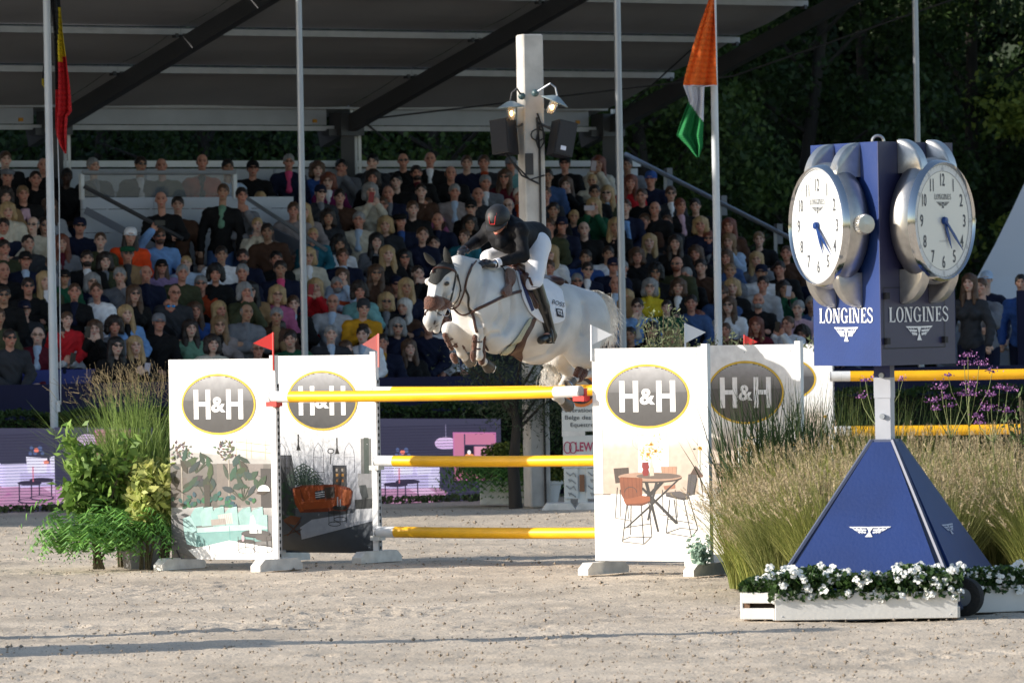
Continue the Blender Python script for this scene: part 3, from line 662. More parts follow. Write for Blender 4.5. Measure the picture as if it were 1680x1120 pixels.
HN = {'bk': 'black', 'dk': 'dark', 'br': 'brown', 'bl': 'blond', 'gi': 'ginger', 'gy': 'grey', 'wh': 'white', 'lb': 'light brown'}
def hair_m(c): return mat('hair_'+HN[c].replace(' ', '_'), HC[c], .5, nz=.3, nsc=30, bump=.5, bsc=60, stretch=(1,1,.15))
def face_col(V, hc):
    q = V-np.array(hc); col = np.ones((len(V), 3)); fr = q[:,1] < -.05
    ax_ = np.abs(q[:,0])
    e = fr & (((ax_-.031)/.014)**2+((q[:,2]-.012)/.008)**2 < 1); col[e] = (.20,.18,.18)
    sh = fr & (((ax_-.031)/.024)**2+((q[:,2]-.014)/.017)**2 < 1) & ~e; col[sh] = (.72,.62,.60)  # eye socket shade put into the skin colour
    br = fr & (((ax_-.033)/.024)**2+((q[:,2]-.034)/.0065)**2 < 1); col[br] = (.48,.40,.36)
    m_ = fr & ((ax_/.026)**2+((q[:,2]+.060)/.009)**2 < 1); col[m_] = (.72,.33,.34)
    ck = fr & (((ax_-.042)/.022)**2+((q[:,2]+.022)/.022)**2 < 1); col[ck] = (1.02,.84,.82)
    return col
def head_prims(c, k=.02):
    x, y, z = c
    P_ = [('e', (x,y+.008,z+.018), (.074,.092,.090), None, .01), ('e', (x,y-.028,z-.045), (.052,.058,.062), None, .035), ('e', (x,y-.052,z-.082), (.026,.026,.022), None, .03),
          ('c', (x,y-.092,z+.008), (x,y-.112,z-.022), .008, .015, .012), ('e', (x,y-.085,z+.030), (.045,.014,.010), None, .015), ('e', (x,y-.088,z-.060), (.024,.014,.011), None, .008)]
    for s in (-1, 1): P_ += [('e', (x+s*.075,y+.008,z-.004), (.011,.020,.030), None, .006), ('e', (x+s*.040,y-.062,z-.018), (.022,.024,.020), None, .02)]
    return P_
def hand_prims(w, d, up, side):
    # palm and five fingers; d: pointing dir, up: back of hand
    w = Vector(w); d = Vector(d).normalized(); up = Vector(up); sd = d.cross(up).normalized(); up = sd.cross(d).normalized(); P_ = []
    c = w+d*.045; P_.append(('c', tuple(w), tuple(c), .026, .032, .01))
    for i, L in enumerate((.062,.072,.068,.052)):
        o = sd*(.026-.0175*i)*side; a = w+d*.065+o; m_ = a+d*L*.55-up*.008; e = m_+d*L*.35-up*.028
        P_ += [('c', tuple(a), tuple(m_), .011, .010, .006), ('c', tuple(m_), tuple(e), .010, .009, .004)]
    a = w+d*.025+sd*.026*side; m_ = a+d*.025+sd*.028*side; P_ += [('c', tuple(a), tuple(m_), .013, .011, .01), ('c', tuple(m_), tuple(m_+d*.03-up*.01), .011, .009, .004)]
    return P_
POSES = {  # elbow L/R, wrist L/R, hand direction L/R ; stand
 'L': ((-.25,-.03,.78), (.25,-.03,.78), (-.07,-.24,.62), (.08,-.26,.63), (.8,-.5,-.1), (-.8,-.5,-.1)),
 'K': ((-.27,-.08,.78), (.27,-.08,.78), (-.14,-.36,.60), (.15,-.36,.60), (.1,-1,-.2), (-.1,-1,-.2)),
 'C': ((-.27,-.10,.80), (.27,-.10,.79), (.06,-.22,.84), (-.06,-.25,.80), (1,.1,.1), (-1,.1,.1)),
 'P': ((-.23,-.14,.80), (.23,-.14,.80), (-.07,-.27,1.10), (.07,-.27,1.10), (.35,-.1,1), (-.35,-.1,1)),
 'N': ((-.23,-.14,.78), (.23,-.10,.78), (-.05,-.30,.90), (.07,-.30,.90), (.5,-.3,.8), (-.5,-.3,.8)),
 'H': ((-.22,-.20,.80), (.26,-.06,.78), (-.05,-.17,1.07), (-.02,-.24,.74), (.25,.1,1), (-1,-.1,0)),
 'F': ((-.20,-.22,.84), (.20,-.22,.84), (-.045,-.18,1.09), (.045,-.18,1.09), (.12,.15,1), (-.12,.15,1)),
 'R': ((-.33,-.12,1.12), (.27,-.06,.78), (-.16,-.26,1.34), (.12,-.32,.62), (.5,-.1,.8), (-.3,-1,0)),
}
def person_meshes(pose, stand, fem=0, lean=0.0, h=.0105):
    eL, eR, wL, wR, dL, dR = [Vector(q) for q in POSES[pose]]
    dz_ = .36 if stand else 0; o = Vector((0, -lean*.28, dz_-lean*.06))
    if pose == 'L' and stand: eL, eR, wL, wR, dL, dR = [Vector(q) for q in ((-.27,.03,.76), (.27,.03,.76), (-.27,-.08,.52), (.27,-.08,.52), (0,-.2,-1), (0,-.2,-1))]
    sw = .172-.026*fem; hc = Vector((0,-.03,1.262))+o*1.15
    nk = Vector((0,.0,1.06))+o; body = head_prims(hc)
    body += [('c', tuple(nk), tuple(hc+Vector((0,.012,-.06))), .052-.008*fem, .050-.006*fem, .02)]
    pv = Vector((0,.05,.50+dz_))
    def torso(a, kk):
        P_ = [('e', tuple(pv+Vector((0,0,.02))), (.155+a,.115+a,.12), None, kk), ('c', tuple(pv+Vector((0,-.01,.10))), tuple(o*.5+Vector((0,.03,.78+dz_*.5))), .115+a-.012*fem, .118+a-.012*fem, kk), ('e', tuple(Vector((0,.012,.93))+o), (.168+a-.01*fem,.112+a,.155), None, kk),
              ('c', tuple(Vector((-sw,.01,1.015))+o), tuple(Vector((sw,.01,1.015))+o), .060+a, .060+a, kk), ('c', tuple(Vector((-.06,.02,1.055))+o), tuple(Vector((.06,.02,1.055))+o), .045+a*.8, .045+a*.8, kk)]
        if fem: P_ += [('e', tuple(Vector((s*.07,-.085,.91))+o), (.062+a*.5,.055+a*.5,.06+a*.5), None, .03) for s in (-1, 1)]
        for s, el, wr in ((-1, eL, wL), (1, eR, wR)):
            el = el+o; wr = wr+o; P_ += [('c', tuple(Vector((s*(sw+.012),.01,1.01))+o), tuple(el), .054+a-.006*fem, .042+a-.004*fem, kk*.7), ('c', tuple(el), tuple(wr), .041+a-.004*fem, .028+a*.9, kk*.5)]
        return P_
    body += torso(0, .03)
    body += hand_prims(wL+o, dL, (-.2,-1,.3) if pose not in 'PFHR' else (0,-1,0), 1) + hand_prims(wR+o, dR, (.2,-1,.3) if pose not in 'PFH' else (0,-1,0), -1)
    legs = []
    def leg(a, shoe):
        P_ = []
        for s in (-1, 1):
            if stand: hp, kn, ak = Vector((s*.085,.05,.84)), Vector((s*.095,.02,.47)), Vector((s*.10,.06,.08))
            else: hp, kn, ak = Vector((s*.085,.03,.49)), Vector((s*.115,-.40,.50)), Vector((s*.11,-.42,.09))
            P_ += [('c', tuple(hp), tuple(kn), .088+a, .058+a, .03), ('c', tuple(kn), tuple(ak), .056+a, .042+a, .02)]
            if shoe: P_ += [('e', tuple(ak+Vector((0,-.07,-.045))), (.045,.125,.042), None, .02)]
        return P_
    body += leg(0, True)
    tr = leg(.014, False) + [('e', tuple(pv), (.16,.125,.10), None, .03)]
    top = torso(.028, .045)
    V, F_ = blob(body, h); cb_ = face_col(V, hc); feet = V[:,2] < .10; cb_[feet] = (.06,.06,.07); out = {'body': npmesh('body', V, F_, True, cb_)}
    V, F_ = blob(top, h*1.35); f = (np.sin(V[:,2]*43+V[:,0]*22+3*np.sin(V[:,0]*13))*np.sin(V[:,1]*31+V[:,2]*17+V[:,0]*9)); d = V-np.array([0,.03,0]); d[:,2] = 0; n = np.linalg.norm(d, axis=1)[:,None]+1e-6
    V = V+d/n*(f*.009)[:,None]; out['top'] = npmesh('top', V, F_)
    V, F_ = blob(tr, h*1.35); out['trousers'] = npmesh('trousers', V, F_)
    V, F_ = blob([('c', tuple(Vector((0,-.055,1.055))+o), tuple(Vector((0,-.088,.86))+o), .048, .052, .01), ('c', tuple(Vector((0,-.01,1.05))+o), tuple(Vector((0,-.03,1.09))+o), .058, .058, .02)], h*1.2); out['shirt'] = npmesh('shirt', V, F_)
    out['hc'] = hc; out['wr'] = (wL+o, wR+o, dL, dR); return out
PM = {}
for ps in 'LKCPNHFR':
    for fm in (0, 1): PM[(ps, 0, fm)] = person_meshes(ps, False, fm, .25 if ps in 'K' else 0)
for ps in 'LCPHF': PM[(ps, 1, 0)] = person_meshes(ps, True, 0)
PM[('P', 1, 1)] = person_meshes('P', True, 1); PM[('L', 1, 1)] = person_meshes('L', True, 1)
def hmesh(name, prims, nz=0, h=.0095):
    V, F_ = blob(prims, h)
    if nz: n = V/np.linalg.norm(V, axis=1)[:,None]; V = V+n*(np.sin(V[:,0]*90+2*np.sin(V[:,2]*60))*np.sin(V[:,2]*80+V[:,1]*70)*nz)[:,None]
    return npmesh(name, V, F_)
FACE = ('e', (0,-.105,-.035), (.062,.075,.095), None, -1); CUTLOW = ('e', (0,-.02,-.16), (.14,.10,.13), None, -1)
base_h = ('e', (0,.018,.030), (.084,.098,.094), None, .01)
HM = {'s': hmesh('short_hair', [base_h, FACE, CUTLOW], .003),
 'g': hmesh('fringe_hair', [('e', (0,.022,.010), (.083,.094,.080), None, .01), FACE, CUTLOW, ('e', (0,-.03,.085), (.085,.095,.07), None, -1)], .002),
 'l': hmesh('long_hair', [('e', (0,.018,.035), (.086,.10,.098), None, .01)] + [('c', (s*.058,.03,.05), (s*.088,-.015,-.20), .045, .040, .04) for s in (-1,1)] + [('c', (0,.06,0), (0,.08,-.24), .075, .085, .04), ('c', (.07,-.03,-.15), (.075,-.06,-.30), .036, .02, .02), ('c', (-.07,-.03,-.15), (-.08,-.05,-.27), .036, .02, .02), ('e', (0,-.115,-.03), (.054,.09,.092), None, -1), ('e', (0,-.03,-.17), (.045,.08,.10), None, -1)], .003),
 'o': hmesh('bob_hair', [('e', (0,.018,.038), (.090,.102,.098), None, .01)] + [('c', (s*.062,.03,.05), (s*.082,-.005,-.085), .045, .045, .04) for s in (-1,1)] + [('c', (0,.05,0), (0,.06,-.09), .078, .075, .04), ('e', (0,-.11,-.035), (.056,.085,.09), None, -1), ('e', (0,-.03,-.17), (.05,.08,.10), None, -1)], .005),
 'u': hmesh('tied_hair', [('e', (0,.018,.030), (.081,.096,.090), None, .01), ('c', (0,.10,.03), (0,.13,-.03), .042, .035, .02), FACE, CUTLOW], .002),
 'k': hmesh('curly_hair', [('e', (0,.02,.045), (.105,.108,.105), None, .01), ('c', (-.08,.02,.02), (-.09,0,-.07), .045, .04, .03), ('c', (.08,.02,.02), (.09,0,-.07), .045, .04, .03), ('e', (0,-.125,-.035), (.058,.085,.088), None, -1)], .010)}
HM['x'] = hmesh('long_hair_under_cap', [('c', (s*.062,.03,.02), (s*.085,-.01,-.20), .040, .034, .04) for s in (-1,1)] + [('c', (0,.05,0), (0,.07,-.22), .07, .08, .04), ('e', (0,-.11,-.04), (.056,.085,.10), None, -1)], .003)
def capmesh(kind):
    b = MB()
    if kind == 'c':
        b.lathe([(.0,.125),(.035,.122),(.065,.108),(.084,.075),(.089,.035),(.088,.022)], (0,.012,0), 20, sy=1.12)
        for i in range(10):
            a0, a1 = -pi+pi*i/10, -pi+pi*(i+1)/10; f = lambda a, r, z: (r*cos(a), .012+r*1.12*sin(a)*(1 if r < .1 else 1.0)-(.075*math.sin(-a)**1.0 if r > .089 else 0), z)
            b._add([f(a0,.088,.032), f(a1,.088,.032), f(a1,.0895,.018), f(a0,.0895,.018), f(a0,.088,.026), f(a1,.088,.026), f(a1,.0895,.012), f(a0,.0895,.012)], [(0,1,2,3),(7,6,5,4),(3,2,6,7)])
    elif kind == 'f':
        b.lathe([(.0,.105),(.05,.104),(.088,.092),(.102,.068),(.098,.048),(.086,.030)], (0,-.002,0), 20, sy=1.16)
        b.ball((0,-.10,.035), (.06,.035,.009), 12, 5)
    else:
        b.lathe([(.0,.135),(.03,.132),(.068,.112),(.088,.07),(.092,.02),(.094,.0),(.088,.0)], (0,.012,.01), 20, sy=1.1)
    b.smooth = True; return b.mesh('cap')
HM['c'], HM['f'], HM['n'] = capmesh('c'), capmesh('f'), capmesh('n')
def glassmesh(big):
    b = MB(); r = (.024,.006,.017) if big else (.021,.004,.014)
    for s in (-1, 1):
        b.ball((s*.032,-.098,.010), r, 12, 6); b.beam((s*.055,-.092,.016), (s*.080,.005,.012), .005, .007)
    b.beam((-.012,-.104,.014), (.012,-.104,.014), .005, .005); b.smooth = True; return b.mesh('glasses')
GLM = glassmesh(True); b = MB()
for s in (-1, 1):
    b.tube([(s*.032+.020*cos(a*pi/5), -.101, .010+.015*sin(a*pi/5)) for a in range(11)], .0028, 5, cap=False); b.beam((s*.052,-.094,.014), (s*.080,.005,.012), .004, .005)
b.beam((-.013,-.102,.013), (.013,-.102,.013), .004, .004); GLT = b.mesh('spectacles')
BRD = hmesh('beard', [('e', (0,-.038,-.058), (.058,.062,.052), None, .01), ('e', (0,-.105,-.022), (.045,.05,.028), None, -1), ('e', (0,-.118,-.060), (.022,.03,.008), None, -1)])
b = MB(); b.bbox((0,0,0), (.075,.009,.152), b=.006); PHM = b.mesh('phone')
V_, F__ = blob([('c', (-.07,-.02,1.04), (.0,-.09,1.03), .032, .034, .02), ('c', (.07,-.02,1.04), (.0,-.09,1.03), .032, .034, .02), ('c', (-.02,-.10,1.02), (-.05,-.135,.80), .032, .028, .02), ('c', (.03,-.10,1.02), (.05,-.13,.86), .032, .028, .02), ('c', (-.07,0,1.05), (.07,.03,1.06), .035, .035, .03)], .0125); SCM = npmesh('scarf', V_, F__)
gl_dark = mat('lens_dark', (.006,.006,.008), .08, spec=.8); gl_blue = mat('lens_mirror_blue', S(30,150,230), .15, .6); gl_pink = mat('frame_pink', S(214,150,170), .4)
blackp = mat('phone_black', (.01,.01,.012), .3); whitep = mat('phone_white', S(190,185,200), .35); redp = mat('phone_red', S(150,26,36), .4)
seat_m = mat('seat_blue', S(26,40,120), .45, nz=.1, nsc=5)
# seat: pan and back in one moulded shell
b = MB(); b.bbox((0,.02,.40), (.43,.40,.04), b=.02); b.bbox((0,.235,.60), (.43,.035,.40), b=.016, R=Matrix.Rotation(radians(-9), 3, 'X')); b.box((0,.06,.20), (.12,.10,.37)); SEAT = b.mesh('seat')
NS = [0]; LAB = {}
ROWN = ['front row', 'second row', 'third row', 'fourth row', 'fifth row', 'sixth row', 'seventh row', 'eighth row', 'ninth row', 'top row']
def zone(px):
    for lim, nm in ((86,'left of the flagpole'),(170,'just right of the flagpole'),(280,'below the glass railing'),(380,'above the leftmost poster'),(496,'left of the first mast'),(590,'right of the first mast'),(690,'left of the horse'),(800,'behind horse and rider'),(860,'behind the rider'),(960,'right of the whitewashed post'),(1021,'left of the second mast'),(1100,'right of the second mast'),(1172,'left of the middle flagpole'),(1240,'right of the middle flagpole'),(1420,'beside the left clock')):
        if px < lim: return nm
    return 'at the right edge'
HTN = {'s': '{} short hair', 'g': 'balding {} hair', 'b': 'bald head', 'l': 'long {} hair', 'o': '{} bob', 'u': 'tied {} hair', 'k': 'curly {} hair', 'c': '{} cap', 'f': '{} flat cap', 'n': '{} beanie', 'X': 'long {} hair'}
PN = {'L': '', 'K': ', leaning forward', 'C': ', arms crossed', 'P': ', holding up a phone', 'N': ', hands raised', 'H': ', hand at chin', 'F': ', hands on face', 'R': ', arm raised with phone'}
people = []
def person(px, py, hair, top, pose='L', ex='', skin=None, inner=None, legs='navy', cap=None, scarf=None, fixed=None, topm=None, child=False):
    stand_ = 'S' in ex; ht, hcn = hair[0], hair[1:]
    seed = int(px*7+py*13); r = random.Random(seed); fem = 1 if (ht in 'louk' and 'm' not in ex) or 'w' in ex else 0
    ry = ray(px, py)
    # where the sight line meets the sloping plane of the seated heads
    A = Vector((ry.x, ry.y, 0)).dot(VV); c0 = CC.dot(VV)
    sl = RISE/ROW
    D = (HZ0+sl*(T0+c0)-CAMH)/(ry.z+sl*A); t = D*A-c0; k = max(0, min(9, round((T0-t)/ROW)))
    if fixed is not None: t = fixed[0]; fl = fixed[1]; k = 9
    else: t = rowt(k); fl = rowz(k)
    D = (t+c0)/A; hp = Vector((0,0,CAMH))+ry*D
    key = (pose, 1 if stand_ else 0, fem)
    if key not in PM: key = (pose, key[1], 1-fem)
    if key not in PM: key = ('L', key[1], 0)
    M = PM[key]; hc = M['hc']
    if stand_ and fixed is None: fl = hp.z-1.62
    if fixed is None and stand_: fl = max(fl, .3)
    sz = 1.04
    if fixed is not None: fl = hp.z-hc.z*sz
    if fixed is None or stand_:
        sz = 1.03 if not stand_ else 1.03; sz *= .985+.03*random.Random(seed+1).random(); sz *= .86 if child else 1; fl = hp.z-hc.z*sz
    sxy = 1.00+.08*r.random() if not child else .92
    if not stand_ and not child: sz_ = sz
    rz = radians((840-px)*.018+r.uniform(-9, 9)+r.choice([0,0,0,r.uniform(-24,24)])); nm = 'person'
    if fixed is None and not stand_:
        pass
    root = bpy.data.objects.new(nm, None); COL.objects.link(root); root.empty_display_size = .2
    off = Matrix.Rotation(rz, 3, 'Z') @ Vector((hc.x*sxy, hc.y*sxy, 0)); root.location = (hp.x-off.x, hp.y-off.y, fl); root.rotation_euler = (radians(r.uniform(-2,2)), radians(r.uniform(-4,4)), rz); root.scale = (sxy*(-1 if r.random() < .4 else 1), sxy, sz)
    sk_ = SKIN[skin if skin is not None else r.choice([0,0,1,1,2,2,3])]
    def part(nm, me, m, loc=(0,0,0), par=root, sc=None, rot=None):
        o = bpy.data.objects.new(nm, me); COL.objects.link(o); o.parent = par; o.location = loc
        if not me.materials: me.materials.append(m)
        o.material_slots[0].link = 'OBJECT'; o.material_slots[0].material = m
        if sc: o.scale = sc
        if rot: o.rotation_euler = rot
        return o
    bd = part('body', M['body'], sk_)
    part('jacket' if inner else 'top', M['top'], topm or cloth_m(top))
    part('trousers', M['trousers'], cloth_m(legs))
    if inner: part('shirt', M['shirt'], cloth_m(inner), sc=(1,1.07,1))
    zc = 1/ sz*sxy; hs = 1.0
    if ht in 'sglouk': part('hair', HM[ht], hair_m(hcn), hc)
    if ht in 'cfn' or cap:
        capc = cap or 'navy'; part('cap', HM[ht if ht in 'cfn' else 'c'], cloth_m(capc), hc)
        if ht in 'cfn': part('hair', HM['x' if 'l' in ex else 'g'], hair_m(hcn or 'dk'), hc)
    if 'B' in ex: part('beard', BRD, hair_m(hcn if hcn and hcn != 'bl' else 'gy'), hc)
    if 'G' in ex: part('sunglasses', GLM, gl_dark, hc)
    if 'M' in ex: part('sunglasses', GLM, gl_blue, hc)
    if 'g' in ex: part('glasses', GLT, MATS['lens_dark'], hc)
    if scarf: part('scarf', SCM, cloth_m(scarf), (0, hc.y+.03, hc.z-1.262), sc=(1.1,1.1,1))
    if pose in 'PR' and 'n' not in ex or 'q' in ex:
        wl, wr, dl, dr = M['wr']; pm = redp if 'e' in ex else (whitep if 'W' in ex else blackp)
        c = (wl+wr)/2+Vector((0,-.03,.13)) if pose == 'P' else (wl+dl*.09+Vector((0,-.03,.03)) if pose == 'R' else (wl+wr)/2+Vector((0,-.04,.07)))
        ph = bpy.data.objects.new('phone', PHM); COL.objects.link(ph)
        if not PHM.materials: PHM.materials.append(pm)
        ph.material_slots[0].link = 'OBJECT'; ph.material_slots[0].material = pm
        ph.matrix_world = Matrix.Translation(root.location) @ Matrix.Rotation(rz, 4, 'Z') @ Matrix.Translation(Vector((c.x*sxy, c.y*sxy, c.z*sz))) @ Matrix.Rotation(radians(90 if 'h' in ex or pose == 'R' else 8), 4, 'Y')
        people.append(('phone', ph, top, px, k))
    # words
    hn = HTN['X' if (ht == 'c' and 'l' in ex) else ht].format(cap if ht in 'cfn' and cap else ('navy' if ht in 'cfn' else HN.get(hcn, '')))
    if ht == 'c' and 'l' in ex: hn = (cap or 'navy')+' cap over '+hn
    lab = ('child' if child else 'spectator')+' with '+hn.replace('  ', ' ')+(' and beard' if 'B' in ex else '')
    if 'G' in ex: lab += ', sunglasses'
    if 'M' in ex: lab += ', blue mirrored sunglasses'
    lab += ', '+top+' '+('jacket' if inner else 'top')+PN.get(pose, '')
    people.append(('person', root, lab, px, py, k, zone(px), top, stand_, fixed, scarf))
    if not stand_ and fixed is None:
        s_ = bpy.data.objects.new('stadium_seat', SEAT); COL.objects.link(s_)
        if not SEAT.materials: SEAT.materials.append(seat_m)
        s_.location = (root.location.x, root.location.y+.10, fl); s_.rotation_euler = (0,0,radians(8)); lb = 'blue grandstand seat under the spectator in %s, %s, %s' % (top, ROWN[k], zone(px))
        LAB[lb] = LAB.get(lb, 0)+1
        if LAB[lb] > 1: lb = 'blue grandstand seat under the %s spectator with %s, %s' % (top, HTN[ht].format(cap if ht in 'cfn' and cap else HN.get(hcn, '')).replace('  ', ' ').strip(), zone(px)); LAB[lb] = LAB.get(lb, 0)+1
        if LAB[lb] > 1: lb = 'blue seat under the spectator in %s with %s, %s' % (top, HTN[ht].format(cap if ht in 'cfn' and cap else HN.get(hcn, '')).replace('  ', ' ').strip(), ROWN[k])
        tag(s_, lb, 'seat', 'occupied seats in the grandstand')
p = person
VIP = (1.25, 2.98)
# --- block left of the stair
p(9,262,'sbr','black',inner='charcoal'); p(62,272,'bgy','black',skin=2); p(4,290,'fgy','black',cap='grey',skin=2); p(52,294,'udk','black','L'); p(46,318,'slb','black',scarf='pale pink',skin=2)
p(22,346,'obl','cream',inner='cream'); p(75,338,'lbr','light grey','H'); p(104,290,'sbk','black','L',skin=5,legs='denim'); p(76,370,'udk','black','L','G',scarf='grey'); p(3,372,'sdk','navy','L','w',inner='red')
p(54,399,'udk','charcoal'); p(121,371,'cdk','navy','L','G',cap='navy'); p(107,399,'lgi','grey',inner='burgundy'); p(162,395,'ubr','olive','L',skin=1); p(205,387,'cdk','orange','L','l',cap='white',inner='black')
p(207,417,'fgy','tan','L','G',cap='green',inner='charcoal',skin=2); p(38,427,'cdk','navy','L','w',cap='black',inner='pale blue'); p(141,425,'sdk','black','L','B',inner='white',skin=0); p(13,444,'ggy','black','L',skin=2)
p(50,470,'sdk','black','C','G'); p(4,484,'sdk','black','L','G'); p(41,508,'cdk','charcoal','H',cap='navy',legs='denim'); p(79,460,'lbl','olive',inner='white'); p(117,479,'ubr','black',inner='navy')
p(144,463,'ogy','navy','L','g',scarf='grey'); p(167,478,'ubr','white','L',skin=2); p(219,482,'lbr','black','L','G'); p(214,515,'lbl','light blue',inner='black'); p(238,449,'ggy','navy',inner='navy',skin=2)
p(101,524,'sbr','red',child=True); p(104,550,'ldk','light grey','N','q'); p(145,540,'lbr','black','P'); p(186,568,'lbk','black','L','G',skin=1); p(232,566,'lbl','black','N','qW'); p(103,455,'cdk','green','L',cap='black',child=True); p(87,432,'sbr','grey',child=True); p(-8,520,'sbr','olive','C')
p(268,388,'sbr','light blue','R','GB',skin=2); p(267,438,'cbr','lilac','L','l',cap='black',child=True); p(307,432,'sbl','pale blue','L','',child=True,skin=1)
# --- standing by the entrance wall and the railing
AW = (2.95, 0)
p(277,327,'bgy','black','C','S',skin=2,fixed=AW); p(293,336,'sdk','brown','L','S',fixed=(2.6,0)); p(353,315,'sbr','black','L','S',legs='denim',inner='sage',fixed=AW); p(394,321,'sdk','grey','H','S',legs='denim',fixed=AW); p(415,369,'sbl','cream','F','S',legs='olive',child=True,skin=1,fixed=(3.3,0))
p(167,272,'sgy','charcoal','L','S',fixed=VIP,inner='grey'); p(220,270,'sdk','black','L','SG',fixed=VIP,inner='white',skin=3); p(277,272,'bbr','olive','L','S',fixed=VIP,skin=2); p(327,266,'gbr','rust','L','S',fixed=VIP,inner='black',skin=2); p(368,275,'sbk','pale blue','L','S',fixed=VIP,skin=4)
p(411,277,'cdk','black','C','',cap='black',skin=2); p(471,266,'sgy','navy','L','g',inner='pink',skin=2)
p(428,328,'sbl','red','L','',skin=2,inner='red'); p(446,380,'sdk','brown','L','',skin=4); p(473,345,'sbr','plaid','L','',skin=2)
p(361,418,'sdk','white','L','',skin=3); p(407,422,'sdk','navy','C','B'); p(461,425,'sbk','black','L','w')
# --- right of the first mast
p(513,278,'obr','blue'); p(545,297,'ogi','purple','L','g',inner='white'); p(569,274,'sbk','grey','F',skin=2); p(608,266,'sbk','charcoal','F'); p(608,292,'odk','black'); p(664,264,'bbr','black','L','G',skin=2)
p(656,298,'sbk','black','L','m'); p(692,284,'sdk','black','L','B',skin=2,inner='burgundy'); p(702,262,'bgy','black','L','',inner='white',skin=2); p(647,317,'bgi','navy','L','',inner='grey',skin=2); p(740,285,'gbr','black','L','',skin=2); p(765,268,'sbr','navy','L')
p(603,314,'ogy','cream','P','Se',skin=1); p(629,336,'sbr','black','C','g',inner='pale blue'); p(700,314,'udk','brown'); p(742,315,'sgy','plaid','L','',inner='pale blue',skin=2); p(710,337,'ubr','rose'); p(677,343,'sbr','black','L'); p(713,362,'blb','navy','C','',inner='navy',skin=2)
p(664,363,'fgy','navy','L','',cap='black',inner='blue',skin=2); p(508,346,'lbl','plaid'); p(542,357,'odk','charcoal'); p(518,386,'sbl','teal','L','',child=True); p(558,401,'kbk','white','L','',inner='black',skin=3); p(512,420,'obl','cream','L','g',inner='white')
p(566,421,'sbr','navy','L','',inner='pale blue',skin=2); p(610,396,'lbk','grey','L','',scarf='black',skin=1); p(670,423,'lbk','black','L','G'); p(722,400,'udk','charcoal','L'); p(760,388,'sbr','teal','L','',child=True)
# --- left lower block
p(291,448,'sgy','olive','L','',skin=2); p(330,466,'sgy','rust','L','G',skin=2); p(350,449,'kbk','black','L','',skin=2); p(391,447,'sgy','navy','L','',skin=2); p(463,441,'sdk','navy','L','',inner='pink',skin=3); p(391,478,'ogy','olive','F','',skin=2); p(445,483,'obl','rose','L','g')
p(278,481,'bbr','charcoal','L','g',skin=2); p(273,504,'bbr','black','L','M',skin=2); p(322,510,'lbr','blue','L'); p(366,508,'lbl','navy','L','',inner='white'); p(256,529,'cbr','black','L','',cap='grey',skin=2); p(313,539,'ldk','sage','L')
p(361,533,'llb','plaid','L','g',inner='black'); p(344,564,'odk','cream','L','',skin=1); p(443,518,'sgy','brown','K','',inner='tan',skin=3); p(487,556,'sdk','green','K',''); p(424,573,'ggy','pale blue','L','g',skin=2)
p(536,496,'ggy','light grey','K','g',inner='pale blue',skin=2); p(511,471,'lbl','red','P','e'); p(547,468,'sgy','rust','L','B',skin=2); p(553,452,'lbr','pale blue','H','',child=True); p(599,477,'kdk','mint','H','',skin=2); p(607,448,'lbr','brown','L','G'); p(648,467,'cbr','navy','L','',cap='navy',scarf='rust',skin=2)
p(669,471,'lbl','navy','L'); p(690,449,'udk','black','F',skin=1); p(587,506,'ndk','mustard','N','q',cap='charcoal',scarf='brown'); p(659,504,'lwh','brown'); p(645,536,'ogy','navy','L','G'); p(693,535,'sgy','navy','L','',skin=2); p(679,571,'lbr','black','L','',skin=1); p(632,562,'sdk','navy','L','',inner='mustard',skin=2)
p(571,571,'lbr','navy','L','',child=True); p(741,528,'sbr','white','K','',skin=2,legs='brown')
# --- top middle and behind the rider
p(800,267,'sbr','charcoal','L','',inner='rust',skin=2); p(795,300,'sgy','grey','L','',inner='white',skin=2); p(787,320,'bgi','charcoal','L','',skin=2); p(843,270,'cgy','mint','L','',cap='grey',skin=2); p(844,321,'swh','navy','L','',inner='rust',skin=2); p(779,341,'cdk','black','L','G',cap='black'); p(832,338,'ggy','charcoal','L','g')
p(770,367,'odk','black','L','g',skin=3); p(897,319,'sbr','charcoal'); p(895,290,'sdk','denim'); p(898,345,'sdk','black'); p(899,372,'sbr','olive')
p(928,269,'cdk','black','L','',cap='black',skin=2); p(938,303,'lbr','black','F'); p(979,269,'lgi','cream','P','W'); p(973,297,'sbl','cream','L','',child=True); p(972,316,'sdk','black','L','gw'); p(1034,271,'sdk','grey','L','',skin=4); p(1028,300,'lgi','red','L'); p(1065,294,'cbr','navy','L','',cap='blue',skin=2)
p(1057,322,'ubr','black','L'); p(1103,318,'sbr','charcoal','L','Gw',inner='white'); p(1122,338,'sgi','black','L','',inner='pale pink',skin=2); p(1148,338,'sdk','black','L'); p(1068,343,'ggy','black','L','',skin=2); p(1060,363,'sbr','brown','L','',skin=2); p(1101,365,'ubr','charcoal','N','qh'); p(1155,369,'obl','navy','L','')
p(969,338,'lbl','green','P','Wh'); p(934,356,'sbl','navy','L','',child=True); p(919,369,'cdk','navy','L','',cap='navy',skin=2); p(968,376,'glb','black','L'); p(1005,371,'lbl','black'); p(1063,397,'lbl','charcoal'); p(1104,399,'ldk','black'); p(1160,392,'lgi','charcoal','L','G',inner='grey'); p(920,397,'lbr','black','L','G'); p(1012,396,'llb','charcoal')
p(906,416,'lbl','white'); p(1053,420,'obr','black'); p(1149,416,'obr','black'); p(952,423,'sdk','blue','L'); p(989,417,'sdk','white','L','m'); p(1022,340,'sbr','navy','L','',scarf='light blue')
